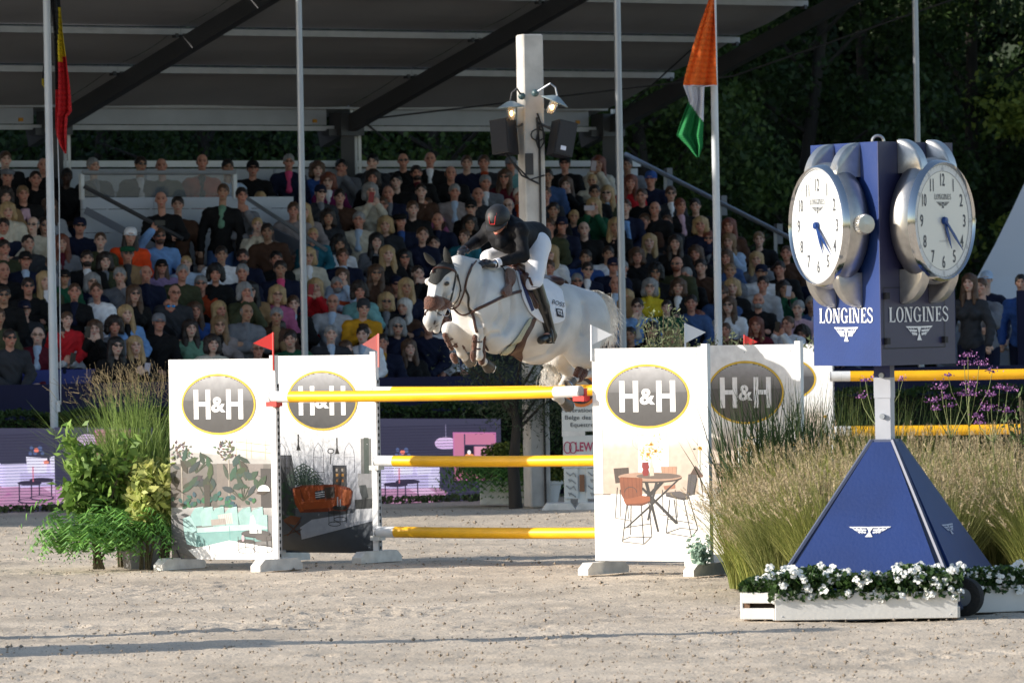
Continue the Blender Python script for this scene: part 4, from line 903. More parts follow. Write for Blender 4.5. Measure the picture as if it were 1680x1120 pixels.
# --- lower right
p(904,440,'sbr','brown','L'); p(955,443,'sdk','navy','L','Gw',inner='white'); p(946,462,'sgy','navy','L','G',skin=2); p(998,436,'cdk','navy','L','',cap='navy',skin=2); p(1002,466,'ggy','tan','L','',inner='pale blue',skin=2); p(1071,447,'kbk','black','L','G',scarf='yellow',skin=3); p(1057,471,'ogy','yellow','L','g',inner='yellow')
p(1106,434,'bgi','olive','L','GB'); p(1155,438,'sdk','brown','L',''); p(1106,471,'obr','black','L','',inner='white'); p(1049,503,'sdk','light blue','H','g',inner='cream'); p(1089,504,'sdk','green','L','',child=True,skin=1); p(1131,498,'sdk','denim','K','',skin=2); p(1113,521,'sbk','navy','L','',child=True); p(1153,523,'ogi','black','L','G'); p(1042,550,'sdk','black','K'); p(1002,556,'sbr','blue','L')
p(1201,371,'lgi','brown'); p(1196,396,'llb','pale blue','H'); p(1248,393,'slb','black','C'); p(1196,423,'lbr','denim'); p(1247,426,'lbl','grey'); p(1289,416,'ubr','brown'); p(1243,447,'cdk','white','L','',cap='navy'); p(1287,441,'sdk','black','L'); p(1192,445,'ulb','grey'); p(1243,466,'sdk','light grey','L','',skin=2)
p(1201,471,'obl','black','L'); p(1284,474,'ldk','green','P','W'); p(1240,494,'bgy','black','C','B',skin=2); p(1197,501,'lbr','white','L','G'); p(1301,506,'sgy','pale pink','L','w',skin=1); p(1241,534,'lgi','burgundy','L'); p(1291,532,'ubr','white','P','',child=False); p(1334,499,'sgy','denim','L','',skin=3); p(1342,524,'lbr','charcoal','P','W'); p(1199,541,'sbr','brown','L','',child=True)
p(1330,452,'sdk','navy'); p(1335,420,'lbr','charcoal'); p(1380,480,'sbr','black'); p(1385,520,'ldk','grey')
fr_ = random.Random(21); taken = [(q[3], q[4]) for q in people if q[0] == 'person']; nf = 0
for tries in range(4000):
    x = fr_.uniform(0, 1330); y = fr_.uniform(275, 560)
    if (120 < x < 500 and y < 400) or (x > 1030 and y < 270+(x-1030)*.52+40) or y > 575 or (690 < x < 1000 and 350 < y): continue
    if min(((x-a)/25)**2+((y-b_)/31)**2 for a, b_ in taken) < 1: continue
    h_ = fr_.choice(['sbr','sdk','sgy','lbr','lbl','odk','ubr','ggy','cdk','kdk','obl','lbk','bbr']); tp_ = fr_.choice(['black','navy','charcoal','grey','white','brown','olive','denim','pale blue','black','burgundy','cream','tan'])
    p(x, y, h_, tp_, fr_.choice('LLLCHK'), fr_.choice(['','','G','g']), inner=fr_.choice([None,None,'white','pale blue','grey'])); taken.append((x, y)); nf += 1
    if nf >= 30: break
# words for every spectator, made unique
from collections import Counter
def words(s): return len(s.replace(',', ' ').split())
pp = [q for q in people if q[0] == 'person']; used = set()
for q in pp:
    _, root, lab, px, py, k, zn, top, st_, fx, sc_ = q
    where = 'standing behind the glass railing' if fx is not None and fx[0] < 2 else ('standing by the white entrance wall' if st_ and px < 450 else ROWN[k])
    if px > 590 and st_: where = 'standing in the crowd'
    cands = [lab+', '+where]
    if sc_: cands.append(lab.replace(', '+top, ', '+sc_+' scarf, '+top)+', '+where)
    cands.append(lab+', '+where+', '+zn)
    nb = sorted([o for o in pp if o[1] != root], key=lambda o: abs(o[3]-px)+abs(o[4]-py))
    for o in nb[:6]: cands.append(lab+', '+('right of' if o[3] < px else 'left of')+' the '+o[7]+' top, '+zn)
    for o in nb[:6]: cands.append(lab+', '+('below' if o[4] < py else 'above')+' the '+o[7]+' top, '+zn)
    q_ = [c for c in cands if c not in used and words(c) <= 16]
    # prefer a wording no other person's plain label shares
    same = [o for o in pp if o[2] == lab and o[1] != root]
    if same: q_ = [c for c in cands[1:] if c not in used and words(c) <= 16] or q_
    c = q_[0] if q_ else (lab.replace(', sunglasses', '').replace('brown short hair and beard', 'short beard')+', '+where)
    used.add(c); tag(root, c, 'person', 'spectators in the grandstand')
n_ = Counter()
for q in people:
    if q[0] != 'phone': continue
    _, o, top, px, k = q; lb = 'phone held up by the spectator in %s, %s, %s' % (top, ROWN[k], zone(px)); n_[lb] += 1
    if n_[lb] > 1: lb += ', lower one'
    tag(o, lb, 'phone')
# empty seats that show at the front left and between spectators
for i, px in enumerate((5, 66, 122, 172)):
    o = bpy.data.objects.new('stadium_seat', SEAT); COL.objects.link(o); q = at(px, 640, 82.6+i*.1); o.location = (q.x, q.y-.05, 1.03); o.scale = (1.08,1,.85); o.rotation_euler = (0,0,radians(4))
    tag(o, ['empty blue seat back at the left edge above the navy barrier', 'empty blue seat back just left of the flagpole foot', 'empty blue seat back just right of the flagpole foot', 'empty blue seat back behind the tall grasses'][i], 'seat', 'empty seats in the grandstand')
b = MB(); b.box(EL(-2, 2.5, .5), (16, .7, 1.0), AL); b.build('front_deck', deckm, stand)
es = [(62,555,'empty blue seat left of the flagpole below the grey jacket'),(197,432,'empty blue seat beside the tan jacket'),(170,560,'empty blue seat between two dark haired spectators'),(475,535,'empty blue seat left of the first mast'),(535,385,'empty blue seat below the floral top'),(1180,500,'empty blue seat beside the middle flagpole'),(1165,560,'empty blue seat low beside the middle flagpole'),(985,520,'empty blue seat behind the horse tail'),(1080,545,'empty blue seat behind the olive bush'),(1260,560,'empty blue seat behind the second right poster')]
for px, py, lb in es:
    ry = ray(px, py); A = Vector((ry.x, ry.y, 0)).dot(VV); c0 = CC.dot(VV); sl = RISE/ROW; D = (HZ0-.4+sl*(T0+c0)-CAMH)/(ry.z+sl*A); t = D*A-c0; k = max(0, min(9, round((T0-t)/ROW))); D = (rowt(k)+c0)/A; q = Vector((0,0,CAMH))+ry*D
    o = bpy.data.objects.new('stadium_seat', SEAT); COL.objects.link(o); o.location = (q.x, q.y, rowz(k)); o.rotation_euler = (0,0,radians(8)); tag(o, lb, 'seat', 'empty seats in the grandstand')
# people at the right gate
gate = [(1588,464,'lbr','charcoal','L','S',86.0,'person with long brown hair standing beside the right clock'),(1613,458,'slb','navy','L','S',90.5,'person in pale cap standing behind the boy at the navy wall'),(1618,470,'sbr','grey','H','S',87.2,'boy in grey sweater leaning on the navy wall at right'),(1675,464,'sbk','blue','L','S',89.0,'person with black hair and blue top at the right edge')]
for (px, py, hr, tp_, ps, ex, D, lb) in gate:
    ry = ray(px, py); hp = Vector((0,0,CAMH))+ry*D; n0 = len(people)
    p(px, py, hr, tp_, ps, ex, fixed=((Vector((ry.x,ry.y,0))*D).dot(VV)-CC.dot(VV), 0.0), **({'cap': 'pale blue'} if '1613' in str(px) else {}))
    root = people[-1][1]; tag(root, lb, 'person', 'people at the right gate')
# the boy's forearms lie along the wall top
q0 = at(1596, 478, 87.6)
# ================================================================ HORSE AND RIDER
from mathutils.bvhtree import BVHTree
HD = 59.3; PXM = FPX/HD; AX = Vector((.55,.835,0)); LT = Vector((.835,-.55,0)); RH = [[.55,.835,0],[.835,-.55,0],[0,0,1]]
def H(px, py, lat=0.0, dx=0.0):
    mid = px-lat*.835*PXM; return at(px, py, HD+(mid-838)/(.55*PXM)*.835-.55*lat+dx)
def Ec(px, py, r, lat=0, k=.06, dx=0): return ('e', tuple(H(px,py,lat,dx)), r, RH, k)
def Cc(a, b, ra, rb, k=.05): return ('c', tuple(H(*a)), tuple(H(*b)), ra, rb, k)
hp_ = [
 Ec(792,508,(.33,.25,.34)), Ec(835,516,(.50,.300,.355),k=.10), Ec(880,530,(.50,.315,.355),k=.12), Ec(915,524,(.42,.29,.31),k=.10), Ec(946,530,(.36,.30,.33),k=.08),
 Ec(962,512,(.20,.17,.19),lat=.16,k=.10), Ec(950,520,(.20,.17,.19),lat=-.16,k=.10), Cc((838,463),(930,488),.10,.11,.10),
 Cc((752,437),(822,462),.105,.155,.10), Cc((752,462),(800,490),.13,.24,.12), Cc((752,485),(785,515),.10,.20,.10), Ec(800,508,(.20,.12,.26),lat=.16,k=.10), Ec(775,505,(.18,.10,.22),lat=-.16,k=.08),
 # head
 Ec(730,450,(.115,.098,.115),k=.05), Ec(734,474,(.125,.078,.125),k=.05), Cc((720,452),(707,512),.080,.058,.05), Ec(706,526,(.075,.060,.062),k=.03), Cc((713,527),(716,541),.045,.034,.03), Cc((704,526),(706,538),.046,.036,.03), Cc((732,485),(716,528),.062,.045,.04),
 Ec(734,462,(.045,.030,.034),lat=.085,k=.02), Ec(703,462,(.045,.030,.034),lat=-.085,k=.02), Ec(741,482,(.075,.030,.085),lat=.062,k=.03), Ec(716,527,(.028,.022,.032),lat=.045,k=.015),
 ('c', tuple(H(712,527,.058,-.05)), tuple(H(712,531,.058,-.05)), .014, .012, -1),
 # left fore
 Cc((838,545,.17),(812,556,.17),.17,.13,.08), Cc((812,556,.17),(789,535,.16),.125,.070,.05), Ec(787,533,(.065,.055,.065),lat=.16,k=.03), Cc((787,538,.16),(785,580,.15),.046,.034,.03), Ec(785,583,(.043,.040,.045),lat=.15,k=.02), Cc((786,584,.15),(796,596,.15),.036,.036,.02),
 # right fore
 Cc((785,550,-.15),(770,555,-.15),.15,.12,.06), Cc((770,555,-.15),(738,540,-.16),.115,.066,.05), Ec(735,540,(.062,.055,.062),lat=-.16,k=.03), Cc((736,545,-.16),(756,576,-.16),.044,.034,.03), Ec(757,579,(.042,.040,.042),lat=-.16,k=.02), Cc((757,580,-.16),(765,588,-.16),.034,.034,.02),
 # left hind: thigh, gaskin folded back, cannon forward
 Cc((955,535,.16),(955,580,.20),.22,.15,.08), Cc((950,575,.20),(990,605,.20),.12,.055,.05), Ec(990,606,(.055,.045,.065),lat=.2,k=.02), Cc((990,608,.2),(950,617,.2),.042,.034,.02), Ec(949,617,(.040,.038,.042),lat=.2,k=.015), Cc((949,618,.2),(940,624,.2),.034,.036,.015),
 # right hind
 Cc((925,545,-.16),(915,585,-.18),.19,.13,.08), Cc((915,585,-.18),(934,612,-.18),.11,.055,.05), Ec(935,612,(.052,.045,.06),lat=-.18,k=.02), Cc((934,614,-.18),(912,648,-.18),.042,.032,.02), Ec(911,650,(.040,.038,.042),lat=-.18,k=.015), Cc((912,651,-.18),(924,659,-.18),.034,.036,.015),
 Ec(880,585,(.22,.10,.07),k=.06)]
V, F_ = blob(hp_, .0105)
hbase = H(850,600); hbase.z = hbase.z
BV = BVHTree.FromPolygons([Vector(v) for v in V], [tuple(f) for f in F_])
def groove(pts, depth, wd):
    # muscle lines: press the surface in along a line laid onto it
    for a, b_ in zip(pts, pts[1:]):
        n = max(2, int(math.hypot(b_[0]-a[0], b_[1]-a[1])/2.5))
        for i in range(n):
            r_ = BV.ray_cast(Vector((0,0,CAMH)), ray(a[0]+(b_[0]-a[0])*i/n, a[1]+(b_[1]-a[1])*i/n).normalized())
            if r_[0] is None: continue
            d = np.linalg.norm(V-np.array(r_[0]), axis=1); w_ = np.exp(-(d/wd)**2)*2.0*depth/(wd*PXM/2.5*1.1); m_ = d < wd*3; nn_ = r_[1] if r_[1].y < 0 else -r_[1]; V[m_] -= np.outer(w_[m_], np.array(nn_))
for g_ in (([(752,497),(768,510),(782,522),(790,535)],.020,.022),([(836,468),(843,495),(840,525),(826,548)],.020,.030),([(796,432),(797,458),(790,485),(780,508)],.018,.030),([(852,562),(830,572),(812,585)],.022,.022),([(932,500),(930,530),(915,562),(900,580)],.026,.032),([(957,497),(962,520),(955,550)],.014,.028),([(750,468),(748,485),(740,497)],.010,.010),([(741,478),(728,492),(716,506)],-.007,.010),([(792,560),(806,548),(822,545)],.018,.018),([(812,530),(822,515),(820,495)],.012,.025),([(716,470),(712,490),(709,508)],-.006,.016),([(795,540),(797,560)],.010,.010),([(870,470),(890,478),(915,478)],-.010,.03),([(845,595),(870,590),(895,582)],.012,.02),([(770,420),(790,432),(812,444)],.012,.02)): groove(*g_)
me = npmesh('coat', V, F_)
hcoat = mat('grey_coat', (.60,.585,.565), .55, nz=.12, nsc=4, bump=.15, bsc=45, spec=.3, attr='Col')
# coat colouring: dark muzzle, slightly grey knees and hocks as pigment; brown shade painted on belly and inner thigh
cols = np.tile(np.array([.61,.60,.585]), (len(V),1))
def dab(px, py, lat, r, c, a=1.0):
    q = np.array(H(px,py,lat)); d = np.linalg.norm(V-q, axis=1)/r; w = (np.clip(1.3-d, 0, 1)*a)[:,None]; cols[:] = cols*(1-w)+np.array(c)*w
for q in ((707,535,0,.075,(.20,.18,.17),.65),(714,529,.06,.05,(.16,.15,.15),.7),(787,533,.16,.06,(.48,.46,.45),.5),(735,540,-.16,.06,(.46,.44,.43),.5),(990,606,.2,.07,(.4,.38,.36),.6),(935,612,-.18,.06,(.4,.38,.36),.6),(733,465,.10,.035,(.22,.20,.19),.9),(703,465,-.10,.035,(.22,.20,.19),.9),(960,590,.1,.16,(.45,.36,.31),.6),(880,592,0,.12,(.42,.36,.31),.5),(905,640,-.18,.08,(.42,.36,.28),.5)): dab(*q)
nzv = np.sin(V[:,0]*9+3*np.sin(V[:,2]*7))*np.sin(V[:,1]*8+2*np.sin(V[:,0]*11)+V[:,2]*10); cols *= (1+.09*nzv)[:,None]
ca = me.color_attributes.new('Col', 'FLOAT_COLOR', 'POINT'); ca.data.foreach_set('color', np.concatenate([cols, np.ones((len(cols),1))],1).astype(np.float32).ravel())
horse = thing('horse', 'grey show jumper in brown tack leaping left over the yellow top pole with forelegs tucked', 'horse', hbase)
ho = add('body', me, hcoat, horse)
BV = BVHTree.FromPolygons([Vector(v) for v in V], [tuple(f) for f in F_])
camv = Vector((0,0,CAMH))
def snap(px, py, off=.008, bv=None, fb=None):
    d = ray(px, py).normalized(); r = (bv or BV).ray_cast(camv, d)
    if r[0] is None:
        if fb is not None: return Vector(fb)
        q = H(px, py); n = (bv or BV).find_nearest(q); return n[0]+n[1]*off
    n = r[1]
    if n.dot(d) > 0: n = -n
    return r[0]+n*off
def dens(pts, st=3.0):
    out = []
    for a, b in zip(pts, pts[1:]):
        n = max(1, int(math.hypot(b[0]-a[0], b[1]-a[1])/st)); out += [(a[0]+(b[0]-a[0])*i/n, a[1]+(b[1]-a[1])*i/n) for i in range(n)]
    return out+[pts[-1]]
def strap(name, pts, w, m, par, bv=None, th=.5, off=.006, free=False):
    P_ = [snap(x, y, off, bv) for x, y in dens(pts)]
    # soften depth jumps
    for _ in range(3):
        P_ = [P_[0]]+[(P_[i-1]+P_[i]*2+P_[i+1])/4 for i in range(1, len(P_)-1)]+[P_[-1]]
    b = MB(); b.tube(P_, w/2, 8, flat=1); return b.build(name, m, par, smooth=True)
leather = mat('brown_leather', (.055,.018,.010), .38, nz=.2, nsc=20, coat=.2); blackl = mat('black_leather', (.012,.011,.012), .32, coat=.3); fur = mat('brown_fleece', (.105,.035,.018), .95, nz=.4, nsc=40, bump=.9, bsc=90, sheen=.4)
ironm = mat('bit_steel', (.55,.55,.58), .25, 1.0)
def patch(name, outline, m, par, off, th, bv=None, step=3.0, colfn=None, parent_bv=False, relax=2):
    # cloth patch: points inside a photo outline laid onto the surface
    xs = [p_[0] for p_ in outline]; ys = [p_[1] for p_ in outline]; x0, x1, y0, y1 = min(xs), max(xs), min(ys), max(ys)
    # scanline columns between upper and lower edges gives clean borders
    rows = []; n = max(2, int((y1-y0)/step))
    for j in range(n+1):
        y = y0+(y1-y0)*(j+.001)/(n+.002); c = []
        for a, b in zip(outline, outline[1:]+outline[:1]):
            if (a[1]-y)*(b[1]-y) < 0: c.append(a[0]+(b[0]-a[0])*(y-a[1])/(b[1]-a[1]))
        if len(c) >= 2: rows.append((y, min(c), max(c)))
    m_ = max(2, int((x1-x0)/step)); G = [[snap(xl+(xr-xl)*i/m_, y, off, bv) for i in range(m_+1)] for (y, xl, xr) in rows]
    for _ in range(relax):
        G = [[(G[j][i]*2+G[max(j-1,0)][i]+G[min(j+1,len(G)-1)][i])/4 if True else 0 for i in range(m_+1)] for j in range(len(G))]
        G = [[(r_[i]*2+r_[max(i-1,0)]+r_[min(i+1,m_)])/4 for i in range(m_+1)] for r_ in G]
    b = MB(); N = len(rows); vs = [q for r_ in G for q in r_]; W = m_+1
    fs = [(j*W+i, j*W+i+1, (j+1)*W+i+1, (j+1)*W+i) for j in range(N-1) for i in range(m_)]
    if not fs: return None
    b._add(vs, fs); o = b.build(name, m, par, smooth=True); s_ = o.modifiers.new('thick', 'SOLIDIFY'); s_.thickness = th; s_.offset = 0; return o
# saddle pad, girth guard, saddle
padm = mat('pad_white', (.80,.80,.84), .8, nz=.05, nsc=10, bump=.25, bsc=60)
def hipatch(*a, **k): return patch(*a, **k)
pad = patch('saddle_pad', [(843,432),(852,428),(868,440),(905,466),(921,476),(925,500),(926,515),(922,531),(895,532),(878,524),(866,512),(855,490),(848,462)], padm, horse, .016, .014)
pado = patch('pad_piping', [(846,438),(850,436),(856,462),(866,490),(873,509),(869,511),(861,492),(852,466)], mat('pad_edge_navy', (.03,.04,.12), .7), horse, .026, .004, step=1.6, relax=0)
guard = patch('belly_guard', [(875,521),(862,535),(852,553),(843,572),(832,585),(816,590),(822,593),(840,594),(855,593),(858,585),(856,575),(862,555),(873,535),(878,523)], mat('guard_brown', (.075,.030,.018), .6, nz=.15, nsc=12), horse, .014, .012, step=1.8, relax=0)
patch('guard_sheepskin', [(867,522),(862,530),(850,548),(835,566),(815,584),(812,588),(820,589),(838,573),(853,555),(865,535),(869,524)], mat('sheepskin_cream', (.50,.47,.33), .95, bump=.6, bsc=70), horse, .020, .012, step=1.6, relax=0)
saddle_p = [Cc((846,442,.06),(870,462,.10),.050,.055,.03), Cc((838,440,-.1),(866,455,-.12),.05,.06,.03), Cc((870,455,0),(900,466,0),.09,.07,.05), Ec(903,462,(.06,.16,.055),k=.05), Cc((848,440,0),(858,447,0),.06,.07,.03), Cc((862,455,.22),(877,500,.30),.05,.045,.03), Cc((866,465,.24),(888,505,.30),.05,.045,.03)]
SV, SF = blob(saddle_p, .011); add('saddle', npmesh('saddle', SV, SF), leather, horse)
SVX = BVHTree.FromPolygons([Vector(v) for v in SV], [tuple(f) for f in SF])
# breastplate and reins
strap('breast_strap', [(878,475),(862,476),(845,480),(822,488),(806,496),(792,503),(774,512)], .030, leather, horse)
pouch = patch('shoulder_pad_fleece', [(826,444),(838,446),(841,458),(839,472),(834,484),(826,488),(818,481),(820,476),(828,470),(826,458)], fur, horse, .030, .035, step=2)
strap('breast_strap', [(774,512),(778,524),(779,531),(783,545)], .028, leather, horse)
strap('breast_strap', [(774,512),(766,516),(757,517),(748,510),(744,504)], .016, leather, horse)
strap('martingale_strap', [(793,560),(800,573),(810,586),(814,591)], .022, leather, horse)
strap('neck_strap', [(772,513),(768,500),(769,485),(764,478),(762,472),(766,455),(771,444),(774,434)], .022, blackl, horse)
strap('rein', [(737,512),(752,500),(758,485),(763,468),(765,452),(770,440),(779,430)], .016, leather, horse, off=.02)
strap('rein', [(820,437),(825,445),(829,452)], .012, blackl, horse, off=.02)
bri = [('cheek_strap', [(747,448),(745,466),(741,484),(737,500)], .018), ('cheek_strap', [(750,450),(754,466),(756,478)], .012), ('throat_lash', [(748,452),(756,470),(752,490),(742,503)], .010), ('flash_strap', [(707,503),(716,513),(727,520),(735,514)], .012), ('head_strap', [(737,436),(744,440),(748,450)], .022)]
for nm, pts, w_ in bri: strap(nm, pts, w_, blackl, horse)
bp_ = MB(); c = snap(730,512,.012); bp_.tube([c+Vector((.035*cos(a*pi/6),-.01,.035*sin(a*pi/6))) for a in range(13)], .006, 6, cap=False); bp_.build('bit_ring', ironm, horse, smooth=True)
patch('noseband_fleece', [(700,489),(712,487),(724,489),(737,492),(742,497),(739,507),(728,507),(712,503),(700,504),(696,508),(695,500)], fur, horse, .022, .035, step=2)
strap('cheek_piece', [(740,498),(737,508),(732,514)], .020, leather, horse)
strap('cheek_piece', [(697,507),(698,518)], .012, leather, horse)
strap('browband', [(702,441),(712,442),(724,441),(735,441),(744,446)], .022, leather, horse, off=.022)
bonm = mat('bonnet_black', (.020,.021,.020), .75, bump=.5, bsc=150)
patch('ear_bonnet', [(706,430),(718,424),(736,428),(745,436),(743,446),(736,448),(729,452),(723,462),(716,468),(708,467),(702,458),(700,446),(702,434)], bonm, horse, .012, .010, step=2)
def ear(bx, by, tx, ty, lat, dxe, nm):
    a = H(bx, by, lat); t_ = H(tx, ty, lat, dxe); b = MB(); mid = (a+t_)/2
    R_ = [.026,.042,.038,.020,.003]; b.tube([a.lerp(t_, f) for f in (0,.3,.6,.88,1)], R_, 10, flat=.55); b.build('ear', bonm, horse, smooth=True)
ear(738,440,730,405,.045,-.03,'e'); ear(712,434,696,414,-.07,-.02,'e')
b = MB(); b.ball(snap(733,466,-.010), (.027,.024,.023), 12, 8); b.build('eye', mat('horse_eye', (.008,.006,.005), .06, spec=.8), horse, smooth=True)
b = MB(); q = snap(713,529,-.004); b.ball(q, (.013,.012,.022), 10, 6, R=Matrix.Rotation(.35, 3, 'Y')); b.build('nostril', mat('nostril_dark', (.03,.022,.022), .7), horse, smooth=True)
b = MB(); b.tube([snap(x,y,.001) for x,y in ((703,541),(708,537),(714,536),(719,533))], .0035, 5); b.build('lip_line', MATS['nostril_dark'], horse, smooth=True)
# leg boots and hooves
def bootring(pts, r, lat, nm='leg_boot', m=fur):
    a, c = H(pts[0][0], pts[0][1], lat), H(pts[1][0], pts[1][1], lat); V2, F2 = blob([('c', tuple(a), tuple(c), r, r*.92, .01)], .010); V2 = V2+np.random.RandomState(3).randn(*V2.shape)*.0022; return add(nm, npmesh(nm, V2, F2), m, horse)
def half(px0, py0, px1, py1, lat, r, dx=-.02, m=fur, nm='leg_boot'):
    V2, F2 = blob([('c', tuple(H(px0,py0,lat,dx)), tuple(H(px1,py1,lat,dx)), r, r*.85, .01)], .009); V2 = V2+np.random.RandomState(4).randn(*V2.shape)*.002; return add(nm, npmesh(nm, V2, F2), m, horse)
half(779,553,777,590,.15,.026); half(793,553,792,572,.15,.026); half(791,578,790,594,.15,.036); half(776,580,776,588,.15,.030)
half(742,549,748,567,-.16,.026); half(730,550,741,572,-.16,.026); half(744,584,747,592,-.16,.034); half(756,566,761,578,-.16,.030)
half(956,611,950,620,.2,.050); half(950,606,945,616,.2,.038)
for (x0_,y0_,x1_,y1_,lat) in ((777,560,793,560,.15),(778,572,793,571,.15),(732,560,748,552,-.16),(738,570,752,562,-.16)):
    b = MB(); b.tube([H(x0_-2,y0_,lat,-.02), H((x0_+x1_)/2,(y0_+y1_)/2+1,lat,-.06), H(x1_+2,y1_,lat,-.02)], .009, 6); b.build('boot_strap', leather, horse)
hoofm = mat('hoof', (.13,.115,.10), .45, nz=.2, nsc=25, stretch=(1,1,6)); hoofd = mat('hoof_dark', (.04,.036,.034), .4)
def hoof(px, py, qx, qy, lat, m):
    a, c = H(px,py,lat), H(qx,qy,lat,.03); d = (c-a).normalized(); R = d.to_track_quat('Z','Y').to_matrix(); L = (c-a).length
    b = MB(); b.lathe([(.0,-.012),(.036,-.008),(.044,.0),(.050,L*.5),(.058,L),(.054,L+.006),(.0,L+.002)], a, 18, R=R); b.build('hoof', m, horse, smooth=True)
    b = MB(); b.lathe([(.040,L+.006),(.058,L+.005),(.059,L+.015),(.040,L+.015)], a, 18, R=R, a0=-.2, a1=pi+.9); b.build('horseshoe', ironm, horse, smooth=True)
hoof(795,594,803,603,.15,hoofd); hoof(764,587,772,593,-.16,hoofm); hoof(941,623,934,630,.2,hoofm); hoof(922,657,933,666,-.18,hoofm)
# tail and mane hairs
def hairs(name, roots, ctrl, N, w_, m, seed, spread=1.0):
    r = np.random.RandomState(seed); K = 9; S_ = np.zeros((N, K, 2, 3))
    for i in range(N):
        f = r.rand(); p0 = Vector(roots[0]).lerp(Vector(roots[1]), f)+Vector(r.randn(3)*.012); c = ctrl[r.randint(len(ctrl))]
        pts = [p0]+[Vector(q)+Vector(r.randn(3)*.028*spread*(j+1)) for j, q in enumerate(c)]
        for k in range(K):
            t = k/(K-1)*(len(pts)-1); j = min(int(t), len(pts)-2); u = t-j; a0_, a1_ = pts[max(j-1,0)], pts[min(j+2,len(pts)-1)]
            q = .5*((2*pts[j])+(-a0_+pts[j+1])*u+(2*a0_-5*pts[j]+4*pts[j+1]-a1_)*u*u+(-a0_+3*pts[j]-3*pts[j+1]+a1_)*u**3)
            ww = w_*(1-.75*k/(K-1)); S_[i,k,0] = q-Vector((ww,0,ww*.3)); S_[i,k,1] = q+Vector((ww,ww*.3,ww*.3))
    return add(name, ribbon_mesh(name, S_), m, horse)
tailm = mat('tail_hair', (.80,.78,.74), .6, nz=.2, nsc=20, transl=.3)
hairs('tail', (H(952,478), H(985,488)), [[H(985,484,0,.2),H(1000,505,0,.3),H(1004,540,0,.3)],[H(978,483,0,.2),H(997,500,0,.3),H(1006,525,0,.3)],[H(980,487,0,.15),H(996,515,0,.2),H(1000,560,0,.2)],[H(975,485,0,.1),H(990,510,0,.15),H(994,555,0,.15)]], 520, .0042, tailm, 3, .55)
hairs('tail_end', (H(892,598,-.1), H(912,600,-.1)), [[H(894,610,-.1),H(892,622,-.1),H(889,634,-.1)],[H(905,612,-.1),H(902,625,-.1),H(898,638,-.1)],[H(912,612,-.1),H(912,624,-.1),H(906,634,-.1)]], 160, .0035, tailm, 5, .5)
0 and hairs('mane', (H(735,415), H(775,409)), [[H(745,411),H(752,413)],[H(765,408),H(770,413)],[H(738,416),H(740,425)]], 120, .004, tailm, 6, .22)
# lettering on the pad, laid onto the cloth
def text2d(txt, bold=0.0):
    cu = bpy.data.curves.new('t', 'FONT'); cu.body = txt; cu.resolution_u = 3; cu.offset = bold; ob = bpy.data.objects.new('t', cu); COL.objects.link(ob)
    bpy.context.view_layer.update(); me_ = bpy.data.meshes.new_from_object(ob); v = [(q.co.x, q.co.y) for q in me_.vertices]; f = [tuple(p_.vertices) for p_ in me_.polygons]
    bpy.data.objects.remove(ob); bpy.data.curves.remove(cu); bpy.data.meshes.remove(me_)
    xs = [q[0] for q in v]; ys = [q[1] for q in v]; return v, f, (min(xs), max(xs), min(ys), max(ys))
PADO = pad; pm_ = pad.data; PBV = BVHTree.FromPolygons([v.co.copy() for v in pm_.vertices], [tuple(q.vertices) for q in pm_.polygons])
def padtext(txt, x0, y0, x1, y1, hgt_, m, nm, bold=.02):
    v, f, (a, b_, c, d) = text2d(txt, bold); ang = math.atan2(y1-y0, x1-x0); L = math.hypot(x1-x0, y1-y0); s = L/(b_-a); sy = hgt_/(d-c)
    vs = [snap(x0+(q[0]-a)*s*cos(ang)+(q[1]-c)*sy*sin(ang), y0+(q[0]-a)*s*sin(ang)-(q[1]-c)*sy*cos(ang), .014, PBV) for q in v]; b = MB(); b._add(vs, f); return b.build(nm, m, pad)
inkm = mat('pad_ink', (.01,.012,.03), .7); padtext('BOSS', 903.5, 498.5, 923.5, 504.5, 6.6, inkm, 'lettering', .0)
def padpoly(pts, m, nm, off): b = MB(); b.poly([snap(x, y, off, PBV) for x, y in pts]); return b.build(nm, m, pad)
padpoly([(910,506),(921,508),(923,521),(912,519)], inkm, 'number_patch', .014); padpoly([(912,508.5),(919.5,510),(921,518.5),(913.5,517)], padm, 'number_field', .017)
v, f, (a, b_, c, d) = text2d('251', .02); b = MB(); b._add([snap(913+(q[0]-a)/(b_-a)*6.8, 517-(q[1]-c)/(d-c)*6.5+(q[0]-a)/(b_-a)*1.3, .020, PBV) for q in v], f); b.build('number', inkm, pad)
# ---------------------------------------------------------------- rider
rider = thing('person', 'rider in black jacket, white breeches and black helmet, leaning over the horse neck', 'person', H(880,470))
def rc(prims, h=.009): V2, F2 = blob(prims, h); return V2, F2
# head looks down and left
hcn_ = H(818,366,0,-.02); yaw = math.atan2(-.60,-.80); fwd = (Vector((-.35,-.80,0)).normalized()*cos(radians(31))+Vector((0,0,-1))*sin(radians(31))).normalized()
upv = (Vector((0,0,1))-fwd*fwd.z).normalized(); rt = upv.cross(fwd)   # local x, y(-fwd), z
HR = Matrix((rt, -fwd, upv)).transposed()
def tr(prims):
    out = []
    for q in prims:
        if q[0] == 'c': out.append(('c', tuple(hcn_+HR @ Vector(q[1])), tuple(hcn_+HR @ Vector(q[2])))+tuple(q[3:]))
        else:
            Rl = HR if q[3] is None else HR @ Matrix(q[3]); out.append(('e', tuple(hcn_+HR @ Vector(q[1])), q[2], [list(r_) for r_ in Rl], q[4]))
    return out
sh_l, sh_r = H(852,380,.19), H(806,376,-.19); chest = H(833,384); belly = H(852,395); pelv = H(876,400)
el_l, wr_l = H(858,420,.27), H(808,434,.10,-.1); el_r, wr_r = H(781,398,-.30), H(762,409,-.17,.02)
